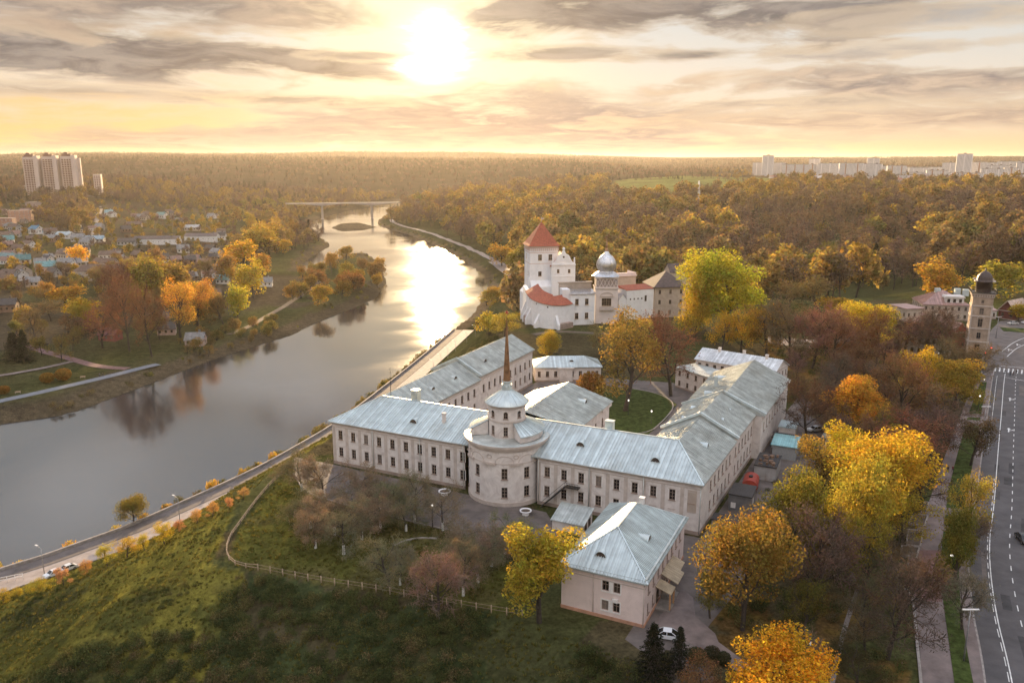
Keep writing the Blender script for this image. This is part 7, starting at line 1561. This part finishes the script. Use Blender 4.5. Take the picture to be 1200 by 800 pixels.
globe_lamp(507, 618, 4.6, 'black globe lamp post at the forecourt kerb')
globe_lamp(736, 487, 4.4, 'globe lamp at the courtyard lawn edge'); globe_lamp(763, 497, 3.6, 'low globe lamp by the courtyard kerb')
globe_lamp(1111, 684, 5.2, 'globe lamp at the gap in the verge hedge'); globe_lamp(1146, 482, 4.5, 'globe lamp on the upper verge strip'); globe_lamp(1151, 463, 5.0, 'lamp at the top end of the verge'); globe_lamp(947, 792, 5, 'globe lamp among the dark trees near the park path'); globe_lamp(1098, 430, 5, 'globe lamp under the bare trees before the red hipped house')
def arm_lamp(px, py, h, ang, label, group=None, pos=None):
    x, y, z = pos or (*at(px, py, 4.1), 4.1); R = thing('street_lamp', label, 'street lamp', (x, y, z), ang, group); q = MB(); q.tube((0, 0, 0), (0, 0, h), .10, .07, 8); q.tube((0, 0, h-.05), (1.6, 0, h+.35), .06, .05, 6); q.build('pole', steelm, R); q = MB(); q.box(1.3, 2.2, -.18, .18, h+.28, h+.42); q.build('lamp_head', framew, R)
a0 = math.radians(150)
arm_lamp(211, 611, 7.0, a0, 'curved arm lamp on the quay just right of the lone dark tree'); arm_lamp(52, 672, 6.6, a0, 'curved arm lamp on the quay beside the white car')
for px, py in ((508, 437), (517, 430), (525, 422), (534, 413), (547, 403), (557, 394), (567, 385)): arm_lamp(px, py, 6.0, a0, 'small lamp of the row on the quay upstream of the palace', 'lamp row on the upstream quay')
# planters, benches, flower beds
def planter(px, py, r, label):
    x, y, z = atg(px, py); R = thing('planter', label, 'planter', (x, y, ZP+.03)); q = MB(); q.lathe([(r*.55, 0), (r*.6, .18), (r*.45, .3), (r*.5, .5), (r, .85), (r*1.02, 1.05), (r*.85, 1.05), (r*.8, .85), (.01, .8)], 24); q.build('bowl', plaster_white, R); q = MB(); q.lathe([(r*.8, .87), (.01, .93)], 20); q.build('soil', earth, R)
planter(521, 580, 1.35, 'white round stone planter on the forecourt by the long left front'); planter(616, 603, 1.25, 'white round stone planter in front of the round hall')
def bench(px, py, ang, label):
    x, y, z = atg(px, py); R = thing('bench', label, 'bench', (x, y, z+.1), ang)
    q = MB(); q.box(-1.1, 1.1, -.25, .25, .42, .5); q.build('seat', woodp, R); q = MB(); q.box(-1.1, 1.1, .25, .32, .55, .95); q.build('backrest', woodp, R)
    for sx in (-.9, .9): q = MB(); q.box(sx-.06, sx+.06, -.22, .3, 0, .42); q.build('leg', conc, R)
bench(21, 461, .4, 'white bench nearer the frame edge by the riverside path'); bench(97, 443, .4, 'white bench by the riverside path near two strollers')
def bed(pts, label):
    p = P3(pts); cx, cy = np.mean(p, 0); R = thing('flower_bed', label, 'flower bed', (cx, cy, ZP+.14)); p = [(a-cx, b-cy) for a, b in p]; a = sum(p[i][0]*p[(i+1) % 4][1]-p[(i+1) % 4][0]*p[i][1] for i in range(4)); p = p if a > 0 else p[::-1]
    q = MB()
    for i in range(4): q.beam((*p[i], .18), (*p[(i+1) % 4], .18), .28, .36)
    q.build('stone_rim', kerbm, R); q = MB(); q.prism([(u*.97, v*.97) for u, v in p], 0, .2, False); q.build('soil', earth, R)
bed([(1065, 615), (1083, 618), (1087, 606), (1070, 603)], 'stone rimmed bare flower bed, second from the top along the promenade'); bed([(1079, 602), (1085, 603), (1088, 590), (1082, 590)], 'small stone rimmed flower bed at the top of the row'); bed([(1062, 640), (1078, 642), (1082, 624), (1064, 622)], 'stone rimmed flower bed in the middle of the row'); bed([(1055, 652), (1074, 655), (1077, 643), (1057, 641)], 'wide stone rimmed flower bed lowest in the row')
# cars
carglass = mat('car_glass', (.015, .017, .02), .08, spec=.6)
def car_meshes():
    Lh, Wh_ = 2.15, .86; b = MB(); low = [(-2.15, .35), (-2.12, .62), (-2.0, .86), (-1.1, .95), (1.45, .95), (2.05, .88), (2.15, .6), (2.12, .35)]; b.extr(low, -Wh_, Wh_); cab = [(-1.15, .95), (-.45, 1.42), (.95, 1.44), (1.75, .95)]; top = [(-.42, 1.43), (.92, 1.45), (.9, 1.49), (-.38, 1.47)]; b.extr(top, -.66, .66)
    for s in (-1, 1):
        for x0, z0, x1, z1 in ((-1.15, .95, -.45, 1.43), (.2, .95, .2, 1.44), (1.75, .95, .95, 1.44)): b.beam((x0, s*.8, z0), (x1, s*.65, z1), .08)
    g = MB(); c0 = [(-1.12, .95), (-.45, 1.425), (.94, 1.435), (1.72, .95)]
    for i in range(3): (x0, z0), (x1, z1) = c0[i], c0[i+1]; w0, w1 = (.78 if z0 < 1 else .64), (.78 if z1 < 1 else .64); g.face([(x0, -w0, z0), (x1, -w1, z1), (x1, w1, z1), (x0, w0, z0)])
    for s in (-1, 1): q = [(x, s*(.78 if z < 1 else .64), z) for x, z in c0]; g.face(q if s > 0 else q[::-1])
    w = MB(); w.tube((0, -.1, 0), (0, .1, 0), .32, n=14); r = MB(); r.tube((0, -.11, 0), (0, .11, 0), .19, n=10); h = MB(); h.box(-.04, .04, -.18, .18, -.07, .07)
    return b, g.mesh('window', carglass), w.mesh('wheel', rubber), r.mesh('rim', steelm), h.mesh('headlight', framew), h.mesh('tail_light', redglow)
CB, CG, CW_, CR, CHL, CTL = car_meshes(); carpaint = mat('car_paint', (.5, .5, .5), .25, var=.03, objcol=True, spec=.6); CBM = CB.mesh('body', carpaint)
def car(pos, ang, col, label, name='car'):
    R = thing(name, label, 'car', pos, ang); link('body', CBM, R).color = (*col, 1); link('window', CG, R)
    for x in (-1.35, 1.35):
        for y in (-.8, .8): w = link('wheel', CW_, R, (x, y, .32)); link('rim', CR, w)
    for y in (-.6, .6): link('headlight', CHL, R, (-2.13, y, .68)); link('tail_light', CTL, R, (2.14, y, .7))
def on(px, py, z): return (*at(px, py, z), z)
car(on(1147, 433, ZP+.05), math.radians(172), (.02, .015, .015), 'dark car with pale rear window waiting at the crossing'); car(on(63, 674, 4.1), math.radians(56), (.7, .71, .73), 'silver white car driving on the quay road'); car(on(79, 668, 4.1), math.radians(56), (.62, .60, .58), 'white car behind the coral twigged tree on the quay'); car(on(1187, 380, ZP+.05), math.radians(5), (.6, .58, .56), 'cream car parked beside the parking lawn'); car(on(1203, 379, ZP+.05), math.radians(3), (.65, .65, .68), 'white car at the frame edge beyond the parking lawn')
car((*atg(52, 405)[:2], atg(52, 405)[2]+.2), .4, (.03, .03, .035), 'dark car parked on the red lane of the far bank'); car(on(780, 747, ZP+.06), math.radians(-15), (.68, .69, .72), 'white car half hidden by the spruce near the annex corner')
for px, py, c, l in ((118, 243, (.6, .6, .6), 'light car on the village road'), (112, 262, (.5, .4, .1), 'yellow car on the village road')): p = atg(px, py); car((p[0], p[1], p[2]+.35), 1.2, c, l+' across the river')
car(on(955, 505, ZP+.05), .3, (.65, .65, .66), 'white car parked under bare trees at the service wing end'); car(on(1199, 634, ZP+.06), math.radians(80), (.02, .02, .022), 'black car at the frame edge on the boulevard')
# people
def person_mesh(name, stride, cols):
    v = [(0, 0, .95), (0, .01, 1.15), (0, .02, 1.38), (0, .01, 1.50), (0, -.01, 1.60), (0, -.01, 1.73)]; e = [(0, 1), (1, 2), (2, 3), (3, 4), (4, 5)]; r = [.15, .14, .16, .065, .095, .07]
    def add(p, rad, par): v.append(p); r.append(rad); e.append((par, len(v)-1)); return len(v)-1
    for s in (-1, 1):
        k = add((s*.10, 0, .88), .10, 0); k = add((s*.11, -s*stride*.5-.02, .50), .07, k); k = add((s*.11, -s*stride+.03*s, .09), .05, k); add((s*.12, -s*stride-.14, .04), .045, k)
        k = add((s*.20, .02, 1.38), .07, 2); k = add((s*.25, s*stride*.4, 1.10), .05, k); k = add((s*.25, s*stride*.7-.05, .86), .038, k); add((s*.25, s*stride*.75-.07, .77), .035, k)
    me = bpy.data.meshes.new(name); me.from_pydata(v, e, []); o = bpy.data.objects.new('tmp', me); COL.objects.link(o); m = o.modifiers.new('s', 'SKIN'); o.modifiers.new('d', 'SUBSURF').levels = 1
    for i, sv in enumerate(me.skin_vertices[0].data): sv.radius = (r[i], r[i]*.85); sv.use_root = i == 0
    dg = bpy.context.evaluated_depsgraph_get(); out = bpy.data.meshes.new_from_object(o.evaluated_get(dg)); bpy.data.objects.remove(o); out.materials.clear()
    for c in cols: out.materials.append(c)
    for p in out.polygons:
        x, y, z = p.center; p.material_index = 0 if z < .90 else (2 if (z > 1.50 and not (z > 1.64 or y > .03)) or (abs(x) > .2 and z < .83) else (3 if z > 1.55 else 1)); p.use_smooth = True
    return out
clothes = [mat('dark_trousers', (.03, .03, .035), .9), mat('dark_jacket', (.035, .03, .032), .9), mat('skin', (.45, .28, .2), .7), mat('brown_hair', (.06, .035, .02), .8), mat('maroon_coat', (.12, .03, .035), .9), mat('grey_coat', (.12, .12, .13), .9)]
PM = [person_mesh('body', .22, clothes[:4]), person_mesh('body', .12, [clothes[0], clothes[4], clothes[2], clothes[3]]), person_mesh('body', .18, [clothes[0], clothes[5], clothes[2], clothes[3]])]
def person(px, py, z, k, ang, label):
    p = (*at(px, py, z), z) if z else (lambda q: (q[0], q[1], q[2]+.25))(atg(px, py)); o = link('person', PM[k], None, p, ang); tag(o, label, 'person')
person(1177.5, 438, ZP+.06, 0, 1.4, 'walker in dark clothes leading on the zebra crossing'); person(1183.5, 440, ZP+.06, 2, 1.5, 'walker in grey coat second on the zebra crossing'); person(1187, 440, ZP+.06, 1, 1.3, 'walker in maroon coat third on the zebra crossing'); person(1191, 438.5, ZP+.06, 0, 1.6, 'walker in dark clothes last on the zebra crossing')
person(1110.5, 553, ZP+.15, 0, 0, 'stroller in dark clothes on the promenade'); person(1116, 553, ZP+.15, 1, .1, 'stroller in maroon coat on the promenade'); person(117, 442, 0, 2, .5, 'stroller in grey coat on the riverside path'); person(121, 441.5, 0, 0, .6, 'stroller in dark clothes on the riverside path')
# signals, signs, shelter bits
def signal(px, py, h, label):
    x, y, z = on(px, py, ZP); R = thing('traffic_light', label, 'traffic light', (x, y, z)); q = MB(); q.tube((0, 0, 0), (0, 0, h), .09, .07, 8); q.build('pole', steelm, R); q = MB(); q.box(-.22, .22, -.2, .15, h, h+1.1); q.build('housing', darkm, R)
    for k, c in enumerate(((.02, .12, .03), (.2, .12, .01))): q = MB(); q.tube((0, -.2, h+.2+.33*k), (0, -.25, h+.2+.33*k), .13, n=10); q.build('lens', mat(f'dim_lens_{"ab"[k]}', c, .3), R)
    m = MATS.get('red_lamp')
    if not m:
        m = bpy.data.materials.new('red_signal_lamp'); m.use_nodes = True; b = m.node_tree.nodes['Principled BSDF']; b.inputs['Base Color'].default_value = (.6, .02, .02, 1); b.inputs['Emission Color'].default_value = (1, .06, .04, 1); b.inputs['Emission Strength'].default_value = 3; MATS['red_lamp'] = m
    q = MB(); q.tube((0, -.2, h+.87), (0, -.26, h+.87), .18, n=12); q.build('lens', m, R)
signal(1159.5, 421, 3.6, 'traffic light showing red at the corner of the square'); signal(1153, 424, 2.6, 'shorter traffic light showing red beside the fire tower kerb')
def mast(px, py, h, label):
    p = atg(px, py); R = thing('light_mast', label, 'light mast', p); q = MB(); q.tube((0, 0, 0), (0, 0, h), .14, .07, 8); q.build('pole', steelm, R); q = MB(); q.box(-1.2, 1.2, -.12, .12, h, h+.14); q.build('lamp_head', framew, R)
mast(1151, 512, 8.5, 'tall steel light mast on the upper boulevard verge'); mast(1129, 775, 8.5, 'tall steel light mast low on the boulevard verge'); mast(1167, 396, 9, 'steel light mast at the parking lawn corner')
q = MB(); q.tube((0, 0, -.5), (0, 0, .9), .5, .4, 10); 
o = MB(); x, y = at(5, 690, 4.2)
rl = MB(); R = thing('quay_railing', 'white railing ending the quay parapet near the frame edge', 'railing', (0, 0, 0)); b = offset(bank, .2)[6:12]
b = resample([at(-30, 690, 4.7), at(0, 681, 4.7), at(27, 676, 4.7)], 1.5)
for i, p in enumerate(b):
    rl.tube((*p, 4.0), (*p, 5.7), .06, n=6)
    if i: rl.beam((*b[i-1], 5.65), (*p, 5.65), .09); rl.beam((*b[i-1], 5.0), (*p, 5.0), .09)
rl.build('bars', framew, R)
for i, (px, py, s, l) in enumerate(((455, 461, 2.6, 'dark boulder pile farthest downstream at the water edge'), (468, 447, 3.2, 'large dark rounded rock at the water edge beside the palace'), (236, 594, 1.6, 'low rock outcrop below the quay wall'))):
    rg = np.random.default_rng(i); mb = MB(); x, y = at(px, py, .2); R = thing('shore_rock', l, 'rock', (x, y, 0))
    mb.lathe([(s*(1.1-.12*k)*rg.uniform(.85, 1.1), s*.18*k-.3) for k in range(6)]+[(.01, s*.95-.3)], 11); 
    mb.v = [(a*rg.uniform(.85, 1.15), b*rg.uniform(.85, 1.15), c*rg.uniform(.9, 1.1)) for a, b, c in mb.v]; mb.build('stone', mat('wet_rock', (.09, .07, .055), .9, var=.3, bump=.5), R)
